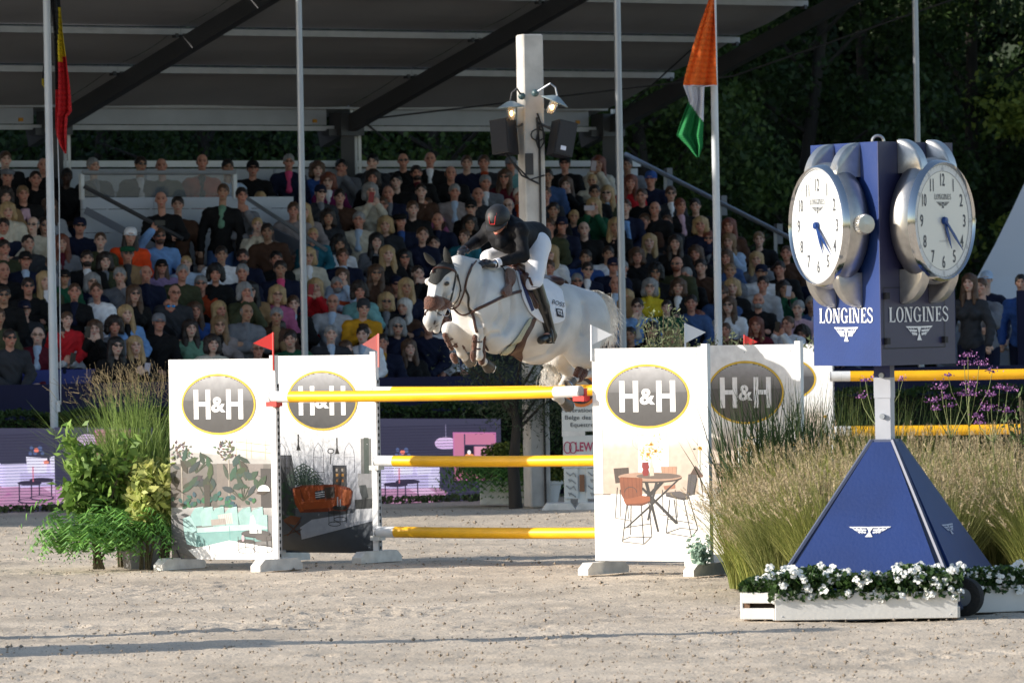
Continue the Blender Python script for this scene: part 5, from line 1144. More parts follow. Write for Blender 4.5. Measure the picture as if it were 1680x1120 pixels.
kn_l, an_l = H(876,466,.30), H(903,545,.31); kn_r, an_r = H(802,424,-.30), H(838,500,-.33)
body = tr(head_prims(Vector((0,0,0))))+[('c', tuple(hcn_+HR @ Vector((0,.03,-.06))), tuple(chest.lerp((sh_l+sh_r)/2, .6)), .056, .062, .02),
  ('c', tuple(sh_l), tuple(sh_r), .065, .065, .05), ('e', tuple(chest), (.15,.16,.15), None, .05), ('c', tuple(chest), tuple(belly), .14, .13, .05), ('c', tuple(belly), tuple(pelv), .13, .14, .05)]
for sh_, el_, wr_, hip, kn_, an_ in ((sh_l, el_l, wr_l, H(882,405,.12), kn_l, an_l), (sh_r, el_r, wr_r, H(865,402,-.12), kn_r, an_r)):
    body += [('c', tuple(sh_), tuple(el_), .052, .042, .03), ('c', tuple(el_), tuple(wr_), .042, .028, .02), ('c', tuple(hip), tuple(kn_), .095, .062, .03), ('c', tuple(kn_), tuple(an_), .058, .040, .02)]
def foot(an, lat): return ('c', tuple(an+Vector((0,0,-.02))), tuple(an-AX*.15+Vector((0,0,-.065))), .040, .034, .02)
body += [foot(an_l, .3), foot(an_r, -.3)]
hd_l = (H(781,427,.06,-.05)-wr_l); hd_r = (H(752,414,-.12,0)-wr_r)
hl = hand_prims(wr_l, hd_l, Vector((.2,-.6,1)), 1); hr = hand_prims(wr_r, hd_r, Vector((0,-.6,1)), -1); body += hl+hr
V2, F2 = rc(body); Vh = (V2-np.array(hcn_)) @ np.array(HR)   # local head coords
cb2 = face_col(Vh, (0,0,0)); far = np.linalg.norm(Vh, axis=1) > .2; cb2[far] = 1
add('body', npmesh('rider_body', V2, F2, True, cb2), SKIN[2], rider)
jm = mat('jacket_black', (.005,.005,.007), .7, nz=.1, nsc=10, bump=.3, bsc=28, spec=.25); br_m = mat('breeches_white', (.78,.78,.82), .65, nz=.03, nsc=8, bump=.3, bsc=16); bo_m = mat('boot_black', (.008,.009,.009), .3, coat=.25)
jk = [('c', tuple(sh_l), tuple(sh_r), .085, .085, .05), ('e', tuple(chest), (.18,.185,.17), None, .05), ('c', tuple(chest), tuple(belly), .165, .155, .05), ('c', tuple(belly+Vector((0,0,.02))), tuple(pelv+Vector((0,0,.05))), .155, .160, .05), ('c', tuple(pelv+Vector((0,0,.03))), tuple(H(888,388)), .13, .10, .04),
  ('c', tuple(chest), tuple(H(822,398,.02,-.12)), .10, .06, .05), ('c', tuple(hcn_+HR @ Vector((0,.035,-.10))), tuple(chest.lerp((sh_l+sh_r)/2, .5)), .068, .085, .03)]
for sh_, el_, wr_ in ((sh_l, el_l, wr_l), (sh_r, el_r, wr_r)): jk += [('c', tuple(sh_), tuple(el_), .076, .060, .03), ('c', tuple(el_), tuple(wr_.lerp(el_, .12)), .058, .042, .02)]
V2, F2 = rc(jk, .010); c0_ = np.array(chest); f = np.sin(V2[:,2]*52+V2[:,0]*30+4*np.sin(V2[:,0]*12))*np.sin(V2[:,0]*26-V2[:,2]*19); V2 = V2+(V2-c0_)/np.linalg.norm(V2-c0_, axis=1)[:,None]*(f*.006)[:,None]; V2[:,2] += 0
add('jacket', npmesh('jacket', V2, F2), jm, rider)
bc = [('c', tuple(H(882,405,.12)), tuple(kn_l), .118, .078, .03), ('c', tuple(H(865,402,-.12)), tuple(kn_r), .115, .078, .03), ('c', tuple(H(880,402,.08)), tuple(H(868,402,-.08)), .135, .135, .04), ('c', tuple(kn_l), tuple(kn_l.lerp(an_l, .18)), .078, .072, .02), ('c', tuple(kn_r), tuple(kn_r.lerp(an_r, .18)), .078, .070, .02)]
V2, F2 = rc(bc); add('breeches', npmesh('breeches', V2, F2), br_m, rider)
for kn_, an_, nm in ((kn_l, an_l, 'l'), (kn_r, an_r, 'r')):
    a = kn_.lerp(an_, .03)+Vector((.0,-.0,.0)); V2, F2 = rc([('c', tuple(a), tuple(a.lerp(an_, .45)), .082, .074, .02), ('c', tuple(a.lerp(an_, .4)), tuple(an_), .074, .050, .02), ('c', tuple(an_+AX*.03+Vector((0,0,-.03))), tuple(an_-AX*.16+Vector((0,0,-.07))), .048, .040, .02), ('c', tuple(an_+AX*.04+Vector((0,0,-.065))), tuple(an_+AX*.03+Vector((0,0,-.04))), .03, .035, .01)])
    bt = add('boot', npmesh('boot', V2, F2), bo_m, rider)
    if nm == 'l': b = MB(); b.tube([H(872,470,.36,-.02), H(886,472,.36,-.03), H(896,500,.36,-.02), H(905,536,.36,-.02)], .0035, 5); b.build('zip', blackl, bt)
# gloves, cuff, watch
for hq, nm in ((hl, 'l'), (hr, 'r')):
    V2, F2 = rc([('c', q[1], q[2], q[3]+.005, q[4]+.005, q[5]) for q in hq], .006); add('glove', npmesh('glove', V2, F2), blackl, rider)
b = MB(); q0, q1 = wr_l.lerp(el_l, .10), wr_l.lerp(el_l, .22); b.tube([q0, q1], .046, 14); b.build('shirt_cuff', br_m, rider, smooth=True)
b = MB(); q0, q1 = wr_l.lerp(el_l, .02), wr_l.lerp(el_l, .07); b.tube([q0, q1], .036, 14); b.ball(q0.lerp(q1, .5)+Vector((-.01,-.032,.008)), (.018,.008,.018)); b.build('wrist_watch', ironm, rider, smooth=True)
b = MB(); n0 = hcn_+HR @ Vector((0,-.03,-.125)); b.tube([n0, n0+(chest-n0)*.5+Vector((-.02,-.09,-.02))], [.035,.05], 10, flat=.5); b.build('shirt_collar', br_m, rider, smooth=True)
# helmet
hm = mat('helmet_black', (.014,.014,.015), .5, bump=.2, bsc=200); hg = mat('helmet_gloss', (.010,.011,.013), .18, coat=.6); rdm = mat('helmet_red', (.62,.03,.03), .4)
b = MB(); b.lathe([(0,.142),(.03,.139),(.06,.128),(.088,.105),(.105,.075),(.113,.040),(.113,.012),(.108,-.004),(.100,-.002)], hcn_+HR @ Vector((0,.012,.028)), 32, R=HR, sy=1.20)
ho_ = b.build('helmet', hm, rider, smooth=True)
pk_ = []
for i in range(13):
    a = -pi+.35+(pi-.7)*i/12; pk_.append((.110*cos(a), .012+.132*sin(a), .030)); 
vs = [hcn_+HR @ Vector(q) for q in pk_]; vo = [hcn_+HR @ Vector((q[0]*1.0, q[1]-.058*math.sin(pi*i/12)**.7, q[2]-.012)) for i, q in enumerate(pk_)]
b = MB(); n = 13; b._add(vs+vo+[v_-HR @ Vector((0,0,.008)) for v_ in vo]+[v_-HR @ Vector((0,0,.008)) for v_ in vs], [(i,i+1,n+i+1,n+i) for i in range(12)]+[(n+i,n+i+1,2*n+i+1,2*n+i) for i in range(12)]+[(2*n+i,2*n+i+1,3*n+i+1,3*n+i) for i in range(12)]); b.build('helmet_peak', hm, ho_, smooth=True)
def hs(a, el): # point on helmet shell, a = side offset, el = angle front(0) to back(pi)
    y = -cos(el)*.137; z = sin(el)*.118+.046; x = a; k = math.sqrt(max(0, 1-(a/.115)**2)); return hcn_+HR @ Vector((x, .012+y*k, .028+(z-.028)*k+.0))
b = MB(); vsx = []
for i in range(15):
    e = .12+(pi-.5)*i/14; w_ = .022+.020*min(1, i/7); vsx += [hs(-w_, e)+HR @ Vector((0,-.004*cos(e),.004)), hs(w_, e)+HR @ Vector((0,-.004*cos(e),.004))]
b._add(vsx, [(2*i,2*i+1,2*i+3,2*i+2) for i in range(14)]); o = b.build('centre_strip', hg, ho_, smooth=True); s_ = o.modifiers.new('t', 'SOLIDIFY'); s_.thickness = .006
for sgn in (-1, 1):
    b = MB(); b.tube([hs(sgn*(.024+.020*min(1, i/7)), .12+(pi-.5)*i/14)+HR @ Vector((0,-.005*cos(.12+(pi-.5)*i/14),.005)) for i in range(15)], .0028, 6); b.build('red_trim', rdm, ho_, smooth=True)
b = MB(); b.tube([hs(-.022, .14), hs(.022, .14)], .006, 6); b.build('red_badge', rdm, ho_)
b = MB()
for sgn in (-1, 1): b.tube([hcn_+HR @ Vector((sgn*.088,-.01,.03)), hcn_+HR @ Vector((sgn*.072,-.03,-.05)), hcn_+HR @ Vector((0,-.07,-.112))], .006, 6)
b.build('chin_strap', blackl, ho_, smooth=True)
# stirrup leathers and irons belong to the saddle side of the horse
def stirrup(an, lat, top):
    f0 = an-AX*.06+Vector((0,0,-.095)); R2 = Matrix((LT, -AX, ZUP)).transposed()
    b = MB(); arch = [f0+R2 @ Vector((.065*cos(a), .0, .16*sin(a)**.8 if sin(a) > 0 else 0)) for a in [pi*i/14 for i in range(15)]]; b.tube(arch, .009, 7); b.box(f0+Vector((0,0,-.002)), (.14,.05,.014), R=R2); b.build('stirrup_iron', blackl, horse, smooth=True)
    b = MB(); b.tube([f0+Vector((0,0,.165)), top], .014, 6, flat=.4); b.build('stirrup_leather', leather, horse, smooth=True)
stirrup(an_l, .31, H(868,455,.33)); stirrup(an_r, -.33, H(842,455,-.30))
strap('saddle_flap_edge', [(866,455),(872,480),(884,505),(893,522)], .02, leather, horse, bv=SVX)
# ================================================================ THE OXER
E = Vector((.83,-.557,0)).normalized(); NRM = Vector((-E.y*-1*-1, 0, 0)); NRM = Vector((E.y, -E.x, 0))   # panel face normal, towards the camera side
wht = mat('jump_white', (.80,.80,.81), .4, nz=.04, nsc=5); grime = mat('jump_white_worn', (.66,.65,.62), .6, nz=.18, nsc=9)
yel = mat('pole_yellow', S(252,188,22), .42, nz=.10, nsc=5, coat=.1); polew = mat('pole_white_end', (.78,.78,.78), .35, nz=.06, nsc=14); greyc = mat('cup_grey', (.35,.36,.38), .5); redc = mat('cup_red', (.60,.02,.02), .35)
printm = mat('poster_print', (1,1,1), .38, attr='Col', spec=.4, nz=.10, nsc=16)
def G(v, k=1.0): return S(v, v, v)
class Poster:
    def __init__(s, O, W, Hh, e, n, box): s.O, s.W, s.H, s.e, s.n, s.box = O, W, Hh, e, n, box; s.b = MB(); s.d = .002; s.k = .60
    def pt(s, x, y):
        x0, x1, y0, y1 = s.box; u = min(max((x-x0)/(x1-x0), 0), 1); v = min(max((y1-y)/(y1-y0), 0), 1); return s.O+s.e*(u*s.W)+ZUP*(v*s.H)+s.n*s.d
    def C(s, c): k = .62 if c[1] < .85 else .80; return (c[0]*k, c[1]*k, c[2]*k, 1)
    def P(s, pts, col, same=False):
        if not same: s.d += .00002
        s.b.poly([s.pt(*p_) for p_ in pts], s.C(col))
    def R(s, x0, y0, x1, y1, col): s.P([(x0,y1),(x1,y1),(x1,y0),(x0,y0)], col)
    def grad(s, x0, y0, x1, y1, ct, cb_, cl=None):
        s.d += .00002; s.b.poly([s.pt(x0,y1), s.pt(x1,y1), s.pt(x1,y0), s.pt(x0,y0)], (s.C(cb_), s.C(cb_), s.C(ct), s.C(ct)))
    def L(s, pts, w_, col):
        s.d += .00002
        for a, b in zip(pts, pts[1:]):
            dx, dy = b[0]-a[0], b[1]-a[1]; l = math.hypot(dx, dy) or 1; nx, ny = -dy/l*w_/2, dx/l*w_/2
            s.b.poly([s.pt(a[0]+nx,a[1]+ny), s.pt(b[0]+nx,b[1]+ny), s.pt(b[0]-nx,b[1]-ny), s.pt(a[0]-nx,a[1]-ny)], s.C(col))
    def El(s, cx, cy, rx, ry, col, n=26): s.P(ell(cx, cy, rx, ry, n), col)
    def Ring(s, cx, cy, rx, ry, w_, col, n=30, a0=0, a1=2*pi):
        s.L([(cx+rx*cos(a0+(a1-a0)*i/n), cy+ry*sin(a0+(a1-a0)*i/n)) for i in range(n+1)], w_, col)
    def leaf(s, x, y, a, l, w_, col):
        dx, dy = cos(a), sin(a); s.P([(x,y),(x+dx*l*.35-dy*w_,y+dy*l*.35+dx*w_),(x+dx*l*.75-dy*w_*.7,y+dy*l*.75+dx*w_*.7),(x+dx*l,y+dy*l),(x+dx*l*.7+dy*w_*.8,y+dy*l*.7-dx*w_*.8),(x+dx*l*.3+dy*w_,y+dy*l*.3-dx*w_)], col)
def logo(p_, cx, cy, rx, ry, hs_=1.0):
    # yellow rimmed oval with H & H, graded dark grey
    p_.El(cx, cy, rx, ry, S(247,205,60), 48); p_.El(cx, cy, rx*.955, ry*.93, S(70,72,80), 48)
    n = 44
    for i in range(n):
        y0, y1 = cy-ry*.915+ry*1.83*i/n, cy-ry*.915+ry*1.83*(i+1)/n; ym = (y0+y1)/2; xx_ = rx*.94*math.sqrt(max(0, 1-((ym-cy)/(ry*.915))**2)); f = i/n
        g_ = 200-f*200 if f < .43 else (92-(f-.43)*40); p_.d += 0 if i else .00002; p_.b.poly([p_.pt(cx-xx_,y1), p_.pt(cx+xx_,y1), p_.pt(cx+xx_,y0), p_.pt(cx-xx_,y0)], p_.C(S(g_,g_+1,g_+6)))
    Wt = S(252,252,254); hh = ry*.485; 
    for sg in (-1, 1):
        x_ = cx+sg*rx*.44; hw = rx*.225
        p_.R(x_-hw, cy-hh, x_-hw+rx*.125, cy+hh, Wt); p_.R(x_+hw-rx*.125, cy-hh, x_+hw, cy+hh, Wt); p_.R(x_-hw, cy-hh*.17, x_+hw, cy+hh*.13, Wt)
    v, f, (a, b_, c, d) = text2d('&', .03); s_ = ry*.50/(d-c); p_.d += .00002
    p_.b._add([p_.pt(cx+(q[0]-(a+b_)/2)*s_, cy+ry*.26-(q[1]-c)*s_) for q in v], f, p_.C(Wt))
def posterA(p_, x0=140, x1=560, seed=1):
    r = random.Random(seed); p_.R(128, 145, 567, 1015, S(252,252,252)); p_.grad(128, 470, 567, 600, S(252,252,252), S(196,194,192)); p_.grad(128, 600, 567, 800, S(128,124,122), S(104,100,98))
    p_.grad(440, 480, 567, 590, S(250,246,244), S(206,204,202)); p_.R(430, 600, 530, 790, S(150,142,140)); p_.R(518, 620, 567, 800, S(70,68,72)); p_.R(128, 660, 200, 790, S(118,110,106)); p_.R(330, 590, 470, 780, S(138,130,126))
    for y in (515, 548): p_.L([(415,y-12),(567,y+6)], 4, S(238,190,160))
    for x in (415,460,480,540): p_.L([(x,490),(x,585)], 3, S(238,190,160))
    p_.P([(128,540),(330,560),(567,585),(567,600),(330,598),(128,590)], S(200,198,196)); p_.grad(128, 790, 567, 830, S(196,194,194), S(168,166,166)); p_.grad(128, 825, 567, 1015, S(150,148,150), S(120,120,122))
    for cx, cy, n in ((175,545,60),(372,540,60)):
        for i in range(n): a = r.uniform(0, 6.3); q = r.random()**.5*42; p_.leaf(cx+q*cos(a), cy+q*sin(a)*.9, r.uniform(0,6.3), 17, 4, S(r.randint(60,120),r.randint(62,118),r.randint(60,100)))
    for x in (178,382): p_.L([(x,580),(x,770)], 5, S(190,180,168))
    for (x, y) in ((285,760),(240,640),(440,760)):
        for i in range(9): a = -pi/2+r.uniform(-1.1,1.1); p_.L([(x,y),(x+cos(a)*60,y+sin(a)*70)], 3, S(60,80,60))
    for i in range(46):
        x = r.uniform(150,330) if i < 26 else r.uniform(380,510); y = r.uniform(590,740); p_.leaf(x, y, -pi/2+r.uniform(-1.3,1.3), r.uniform(40,80), r.uniform(8,15), S(r.randint(28,70),r.randint(52,96),r.randint(48,78)))
    for i in range(40): p_.leaf(r.uniform(140,500), r.uniform(740,785), r.uniform(0,6.3), 26, 8, S(r.randint(30,50),r.randint(80,130),r.randint(70,105)))
    p_.R(275, 690, 300, 785, S(62,60,58)); p_.P(ell(532,715,26,24,18,pi,2*pi), S(250,250,250)); p_.R(506, 712, 558, 718, S(250,250,250)); p_.L([(508,650),(525,660),(540,690)], 2, S(90,90,90))
    T1, T2, T3 = S(176,218,214), S(140,190,188), S(204,232,230)
    for i, x in enumerate((215,255,303,360,418,470)): p_.P([(x,815+(i==0)*6),(x+18,792+(i*1)),(x+55,786),(x+62,868),(x+8,872)], T1 if i % 2 else S(164,208,206)); p_.L([(x+18,792),(x+55,786)], 2, T3)
    p_.R(500, 820, 545, 890, T1); p_.P([(180,838),(212,826),(240,880),(238,960),(196,950),(184,900)], S(184,222,220)); p_.P([(236,880),(360,868),(500,860),(545,872),(545,905),(400,912),(238,928)], T3); p_.P([(238,900),(545,882),(545,930),(420,945),(238,962)], T2); p_.L([(382,870),(384,945)], 2.5, S(100,170,170)); p_.L([(238,902),(545,884)], 2, S(110,176,176)); p_.L([(240,880),(238,960)], 2, S(96,160,160))
    p_.P([(332,822),(392,812),(398,858),(340,862)], S(226,224,220)); p_.P([(302,842),(364,836),(368,862),(304,868)], S(184,174,168))
    for i in range(7): p_.L([(336+i*8,822-i),(342+i*8,858)], 1.2, S(150,148,146))
    p_.P([(200,975),(380,932),(567,962),(567,1015),(238,1015)], S(250,250,250)); p_.L([(200,975),(238,1013)], 2, S(120,120,120)); p_.L([(128,975),(235,1013)], 1.5, S(90,90,90))
    K = S(58,56,60)
    p_.El(494,903,62,17,K); p_.El(494,900,60,15,S(92,90,94)); p_.El(452,935,38,9,S(86,84,86)); p_.El(530,920,38,13,S(100,96,98))
    for x in (418,448,486,540,560): p_.L([(x,915),(x+3,985)], 2.5, K)
    p_.Ring(455,975,36,14,2.5,K); p_.Ring(525,968,42,17,2.5,K)
    p_.P([(468,900),(472,830),(484,820),(492,840),(502,900)], S(240,244,244)); p_.R(505,870,520,900,S(226,236,236)); p_.El(439,922,6,14,S(236,200,210)); p_.L([(150,975),(165,1012)], 6, S(30,32,60))
    logo(p_, 343, 341, 160, 133)
def posterB(p_, seed=2):
    r = random.Random(seed); p_.R(586, 132, 1003, 980, S(252,252,252)); p_.grad(586, 455, 1003, 640, S(250,250,252), S(196,200,212)); p_.grad(586, 640, 1003, 800, S(190,194,206), S(150,152,162)); p_.grad(586, 790, 1003, 980, S(92,98,108), S(40,56,72))
    p_.P([(586,560),(655,560),(668,640),(668,820),(586,820)], S(52,56,66)); p_.grad(586, 480, 600, 800, S(200,200,205), S(60,62,70))
    for cx in (612,772,905):
        p_.L([(cx-22,640),(cx-22,560),(cx-16,530),(cx,508),(cx+16,530),(cx+22,560),(cx+22,635)], 2.2, S(70,74,92)); p_.L([(cx-22,570),(cx+22,570)], 1.5, S(110,114,130))
    p_.L([(750,634),(797,634)], 2.5, S(60,62,80))
    for x, y0, y1 in ((686,470,540),(853,486,556)): p_.L([(x,y0),(x,y1-10)], 6, S(34,34,40)); p_.P([(x-10,y1),(x+10,y1),(x+3,y1-26),(x-3,y1-26)], S(30,30,36))
    p_.Ring(826,543,13,10,4,S(40,40,48)); p_.L([(826,555),(824,600)], 4, S(40,40,48))
    p_.R(832, 604, 893, 700, S(30,40,58))
    for x in (842,866): p_.R(x, 612, x+20, 694, S(64,60,60)); p_.R(x+4, 640, x+14, 652, S(196,140,60)); p_.R(x+5, 664, x+13, 676, S(176,110,50)); p_.R(x+4, 618, x+12, 630, S(190,180,170))
    p_.R(955, 490, 1003, 760, S(120,122,122)); p_.R(968, 486, 990, 700, S(70,84,80)); p_.R(940, 640, 1003, 700, S(160,160,164)); p_.P([(945,690),(975,688),(985,742),(960,752),(948,720)], S(60,68,72)); p_.L([(960,740),(990,756)], 3, S(40,44,50)); p_.P([(925,752),(1003,746),(1003,805),(930,808)], S(44,48,52))
    for i in range(12): p_.L([(620,620),(620,800)], 3, S(40,44,50)); break
    p_.L([(610,616),(655,616)], 4, S(40,44,52)); p_.L([(650,620),(650,810)], 3, S(40,44,52))
    for i in range(15):
        a = -pi/2+(i-7)*.23; pts = [(706,690)]
        for k in range(1, 7): f = k/6; pts.append((706+sin((i-7)*.22)*78*f, 690-95*f*cos((i-7)*.15)+38*f*f*abs(i-7)/5))
        p_.L(pts, 2.4, S(44,72,62))
        for k in range(1, 7):
            for sg in (-1,1): p_.leaf(pts[k][0], pts[k][1], pi/2+sg*.9, 20, 2.4, S(46+5*(i%3),78,66))
    p_.L([(706,690),(706,740)], 6, S(40,56,50))
    for i in range(12): p_.leaf(600+r.uniform(-14,40), 700+r.uniform(-15,120), r.uniform(-1.5,.8), 42, 9, S(34,r.randint(56,76),50))
    O1, O2, O3 = S(164,72,24), S(120,46,18), S(190,96,44)
    p_.P([(656,704),(700,690),(760,688),(850,686),(905,700),(918,716),(908,770),(888,800),(690,808),(668,770)], O2); p_.P([(690,700),(735,694),(752,760),(715,768)], O1); p_.P([(735,694),(790,692),(800,756),(752,760)], O1); p_.P([(845,690),(872,700),(868,752),(838,756)], O1); p_.P([(875,706),(912,712),(900,770),(872,778)], O3); p_.P([(700,762),(872,752),(880,782),(706,794)], O1); p_.L([(700,762),(872,752)], 2.5, O3); p_.P([(660,706),(690,706),(706,800),(690,806),(670,772)], O1); p_.L([(662,708),(700,800)], 2.5, O3)
    p_.P([(754,716),(797,708),(800,746),(760,752)], S(50,52,60)); 
    for k in range(3): p_.P([(756,722+k*9),(797,716+k*9),(798,720+k*9),(757,726+k*9)], S(206,208,214))
    p_.P([(797,700),(838,696),(842,742),(802,746)], S(58,50,48))
    p_.P([(688,872),(740,838),(1003,794),(1003,842),(694,924)], S(176,182,194)); p_.P([(930,792),(1003,788),(1003,835),(905,850)], S(222,224,230)); p_.L([(688,872),(694,924)], 2, S(120,124,134))
    K = S(24,26,32); p_.El(862,786,32,11,K); p_.El(838,806,28,8,S(52,54,60)); p_.Ring(838,856,26,9,3,K); p_.Ring(864,836,28,10,3,K)
    for x in (814,836,862,890): p_.L([(x,795),(x,850)], 2.5, K)
    p_.R(850,740,856,780,S(210,212,220)); p_.R(862,750,867,780,S(200,204,212))
    p_.P([(616,838),(650,820),(694,830),(668,862),(622,852)], S(120,66,40)); p_.L([(625,850),(690,905)], 5, S(86,42,26)); p_.L([(690,845),(632,908)], 5, S(86,42,26)); p_.L([(615,908),(695,880)], 4, S(70,36,24))
    logo(p_, 793, 326, 152, 129)
def posterC(p_, seed=3):
    r = random.Random(seed); p_.R(188, 75, 663, 1015, S(252,252,252)); p_.grad(225, 430, 640, 520, S(252,252,252), S(230,214,200)); p_.grad(225, 520, 640, 728, S(230,214,200), S(216,196,180)); p_.grad(188, 720, 663, 1015, S(240,238,236), S(250,244,236))
    p_.R(383, 470, 515, 640, S(250,250,250)); p_.R(188, 470, 228, 720, S(246,248,246)); p_.L([(229,430),(229,720)], 3, S(190,182,176)); p_.L([(640,430),(640,720)], 3, S(206,196,190)); p_.L([(188,722),(260,722)], 4, S(90,60,50)); p_.R(640,520,663,735,S(238,236,232)); p_.L([(515,470),(515,640)], 2.5, S(206,190,176))
    for (x, y, q) in ((392,490,34),(480,462,28)): p_.Ring(x, y, q, q, 2.2, S(196,184,176)); p_.Ring(x, y, q*.6, q, 1.2, S(210,198,190)); p_.Ring(x, y, q*.25, q, 1.2, S(210,198,190))
    for i in range(70):
        x, y = 438+r.gauss(0,22), 525+r.gauss(0,26); p_.leaf(x, y, r.uniform(0,6.3), 13, 3, r.choice([S(236,220,160),S(210,200,150),S(240,190,90),S(226,170,120),S(180,190,140)])); 
    for x, y in ((458,530),(440,500),(425,545)): p_.El(x, y, 8, 8, S(240,170,60), 10); p_.El(x, y, 3.5, 3.5, S(90,50,30), 8)
    p_.El(650,518,9,9,S(236,180,50),10); p_.El(650,518,4,4,S(60,40,20),8); p_.L([(650,526),(648,620)], 2, S(100,120,70)); p_.leaf(632,520,3.0,14,4,S(60,70,60))
    for x in (432,440,448): p_.L([(x,560),(441,640)], 1.6, S(190,186,140))
    K = S(48,50,56); B1, B2 = S(150,84,58), S(120,62,44); D1 = S(84,72,70)
    p_.P([(275,606),(340,602),(342,665),(282,672)], D1)
    for x in (290,305,320,333): p_.L([(x,606),(x+1,666)], 1.5, S(60,50,50))
    for a, b in (((290,690),(278,825)),((302,700),(300,820)),((278,825),(350,838)),((330,700),(336,830))): p_.L([a,b], 2.6, K)
    p_.P([(480,598),(548,598),(546,640),(484,640)], S(206,160,134)); 
    for x in (496,512,530): p_.L([(x,600),(x,640)], 1.5, S(176,126,104))
    p_.P([(490,684),(540,676),(540,694),(495,700)], S(176,120,98)); p_.L([(540,700),(548,820),(470,808)], 2.4, K); p_.L([(485,700),(486,800)], 2.4, K)
    # table
    p_.P([(384,760),(480,660),(497,662),(398,770)], K); p_.P([(545,660),(568,646),(450,760),(330,868),(318,872)], K); p_.P([(388,690),(402,690),(552,845),(540,852)], K); p_.P([(408,665),(422,665),(468,885),(460,886)], K); p_.P([(455,665),(466,665),(424,836),(416,834)], S(60,62,68))
    p_.El(432,648,137,22,S(70,60,58),40); p_.El(432,643,137,20,S(196,160,140),40); p_.El(470,640,96,13,S(120,104,98),30)
    p_.P([(400,580),(427,578),(426,588),(430,600),(425,610),(429,622),(424,638),(404,640),(399,622),(403,610),(398,600)], S(150,36,44)); p_.P([(432,600),(448,600),(450,638),(432,640)], S(220,214,196))
    # front brown chair
    p_.P([(300,650),(306,644),(396,648),(400,654),(396,730),(318,744),(306,720)], B1)
    for x in (318,336,354,372,386): p_.L([(x,646),(x+4,736)], 2, B2)
    p_.Ring(348,712,26,24,3,S(70,60,60),16,pi,2*pi); p_.P([(316,745),(395,726),(430,730),(432,748),(400,760),(325,764)], S(168,96,66)); p_.P([(325,764),(400,760),(432,748),(430,756),(396,770),(330,770)], B2)
    for pts in ([(330,768),(308,930),(400,940),(392,768)],[(348,766),(344,900)],[(425,752),(436,905),(402,940)],[(316,868),(432,850)],[(310,922),(344,908),(434,910)]): p_.L(pts, 3.2, K)
    # right grey chair
    p_.P([(598,632),(632,626),(634,650),(616,722),(588,728)], S(88,86,92)); p_.L([(612,630),(600,722)], 2, S(62,60,66)); p_.L([(634,650),(620,724)], 3, K); p_.P([(498,712),(560,706),(598,722),(602,738),(575,744),(502,728)], S(98,94,98)); p_.P([(498,722),(502,730),(575,746),(602,738),(600,730),(570,736)], S(66,64,68))
    for pts in ([(516,742),(498,890),(606,908),(576,742)],[(600,738),(634,872),(606,908)],[(534,742),(546,850)],[(508,830),(612,846)],[(500,890),(560,868),(630,876)]): p_.L(pts, 3.2, K)
    p_.P([(606,632),(628,594),(640,606),(660,636)], S(84,64,60)); p_.P([(636,636),(663,634),(663,644),(640,646)], S(110,76,64)); p_.L([(648,646),(660,720)], 4, S(90,60,52))
    logo(p_, 427, 288, 182, 142)
def wing(name, label, base, W, ztop, zbot, drawer, box, inner_right, flagc, flagpts=None, e=E, post_all=True, D=60):
    n = Vector((e.y, -e.x, 0)); t = thing(name, label, 'jump wing', base, 'jump wings with printed panels')
    O = base+ZUP*zbot  # bottom-left of panel (as seen)
    b = MB(); rz = math.atan2(e.y, e.x); b.box(O+e*(W/2)-n*.012+ZUP*((ztop-zbot)/2), (W, .024, ztop-zbot), rz); b.build('panel_board', wht, t)
    po = Poster(O, W, ztop-zbot, e, n, box); drawer(po); po.b.build('poster', printm, t)
    for s_ in (0, 1):
        q = base+e*(W+.035 if s_ else .05)-n*(0 if s_ else .055); b = MB(); b.box(q+ZUP*((ztop+.02)/2+(.06 if s_ else .02))-n*.01, (.062,.055,ztop-(.08 if s_ else .16)), rz); ps = b.build('post', wht, t)
        if s_ == 1 and inner_right:
            b = MB(); b.box(q+e*(.037 if s_ else -.037)+ZUP*(ztop*.45)-n*.01, (.012,.045,ztop*.86), rz); st = b.build('keyhole_strip', greyc, ps)
            b = MB()
            for k in range(26): b.box(q+e*(.044 if s_ else -.044)+ZUP*(.14+k*ztop*.032)-n*.002, (.004,.022,.03), rz)
            tag(b.build('keyholes', mat('hole_black', (.01,.01,.01), .8), ps), kind='stuff')
        f = MB(); c = q+ZUP*.055; fl = .30
        for (da, db) in ((-fl, fl),):
            a0 = [c+n*fl+e*j*.06+ZUP*k*.05 for k in (-1,1) for j in (-1,1)]
        prof = [(-.34,-.055),(.34,-.055),(.34,.0),(.26,.055),(-.26,.055),(-.34,.0)]
        f.prism([c-e*.055+n*x+ZUP*z for x, z in prof], e*.11); f.build('foot', grime, t)
    for k in range(2):
        b = MB(); b.box(O+e*(W/2)-n*.04+ZUP*(.1+k*(ztop-zbot-.2)), (W,.03,.06), rz); b.build('cross_rail', grime, t)
    for (u, v) in ((.03,.97),(.5,.965),(.97,.97),(.03,.03),(.97,.03),(.97,.55),(.03,.55)): 
        b = MB(); b.ball(O+e*(W*u)+ZUP*((ztop-zbot)*v)+n*.03, (.006,.006,.006), 6, 4); b.build('screw', greyc, t)
    return t
def jumpflag(px, pyb, pyt, tip, D, col, label):
    a = at(px, pyb, D); c = at(px, pyt, D); c2 = at(px, pyt+(tip[2] if len(tip) > 2 else 33), D); t_ = at(tip[0], tip[1], D)
    th = thing('jump_flag', label, 'flag', a, 'small course flags')
    b = MB(); b.tube([a-ZUP*.1, c], .010, 6); b.build('stick', col, th)
    dv = Vector((0,.004,0)); b = MB(); b.prism([c, t_, c2], dv); b.build('pennant', col, th)
NLI = at(455, 900, 60.0); NLI.z = 0; B1_ = NLI-E*1.235
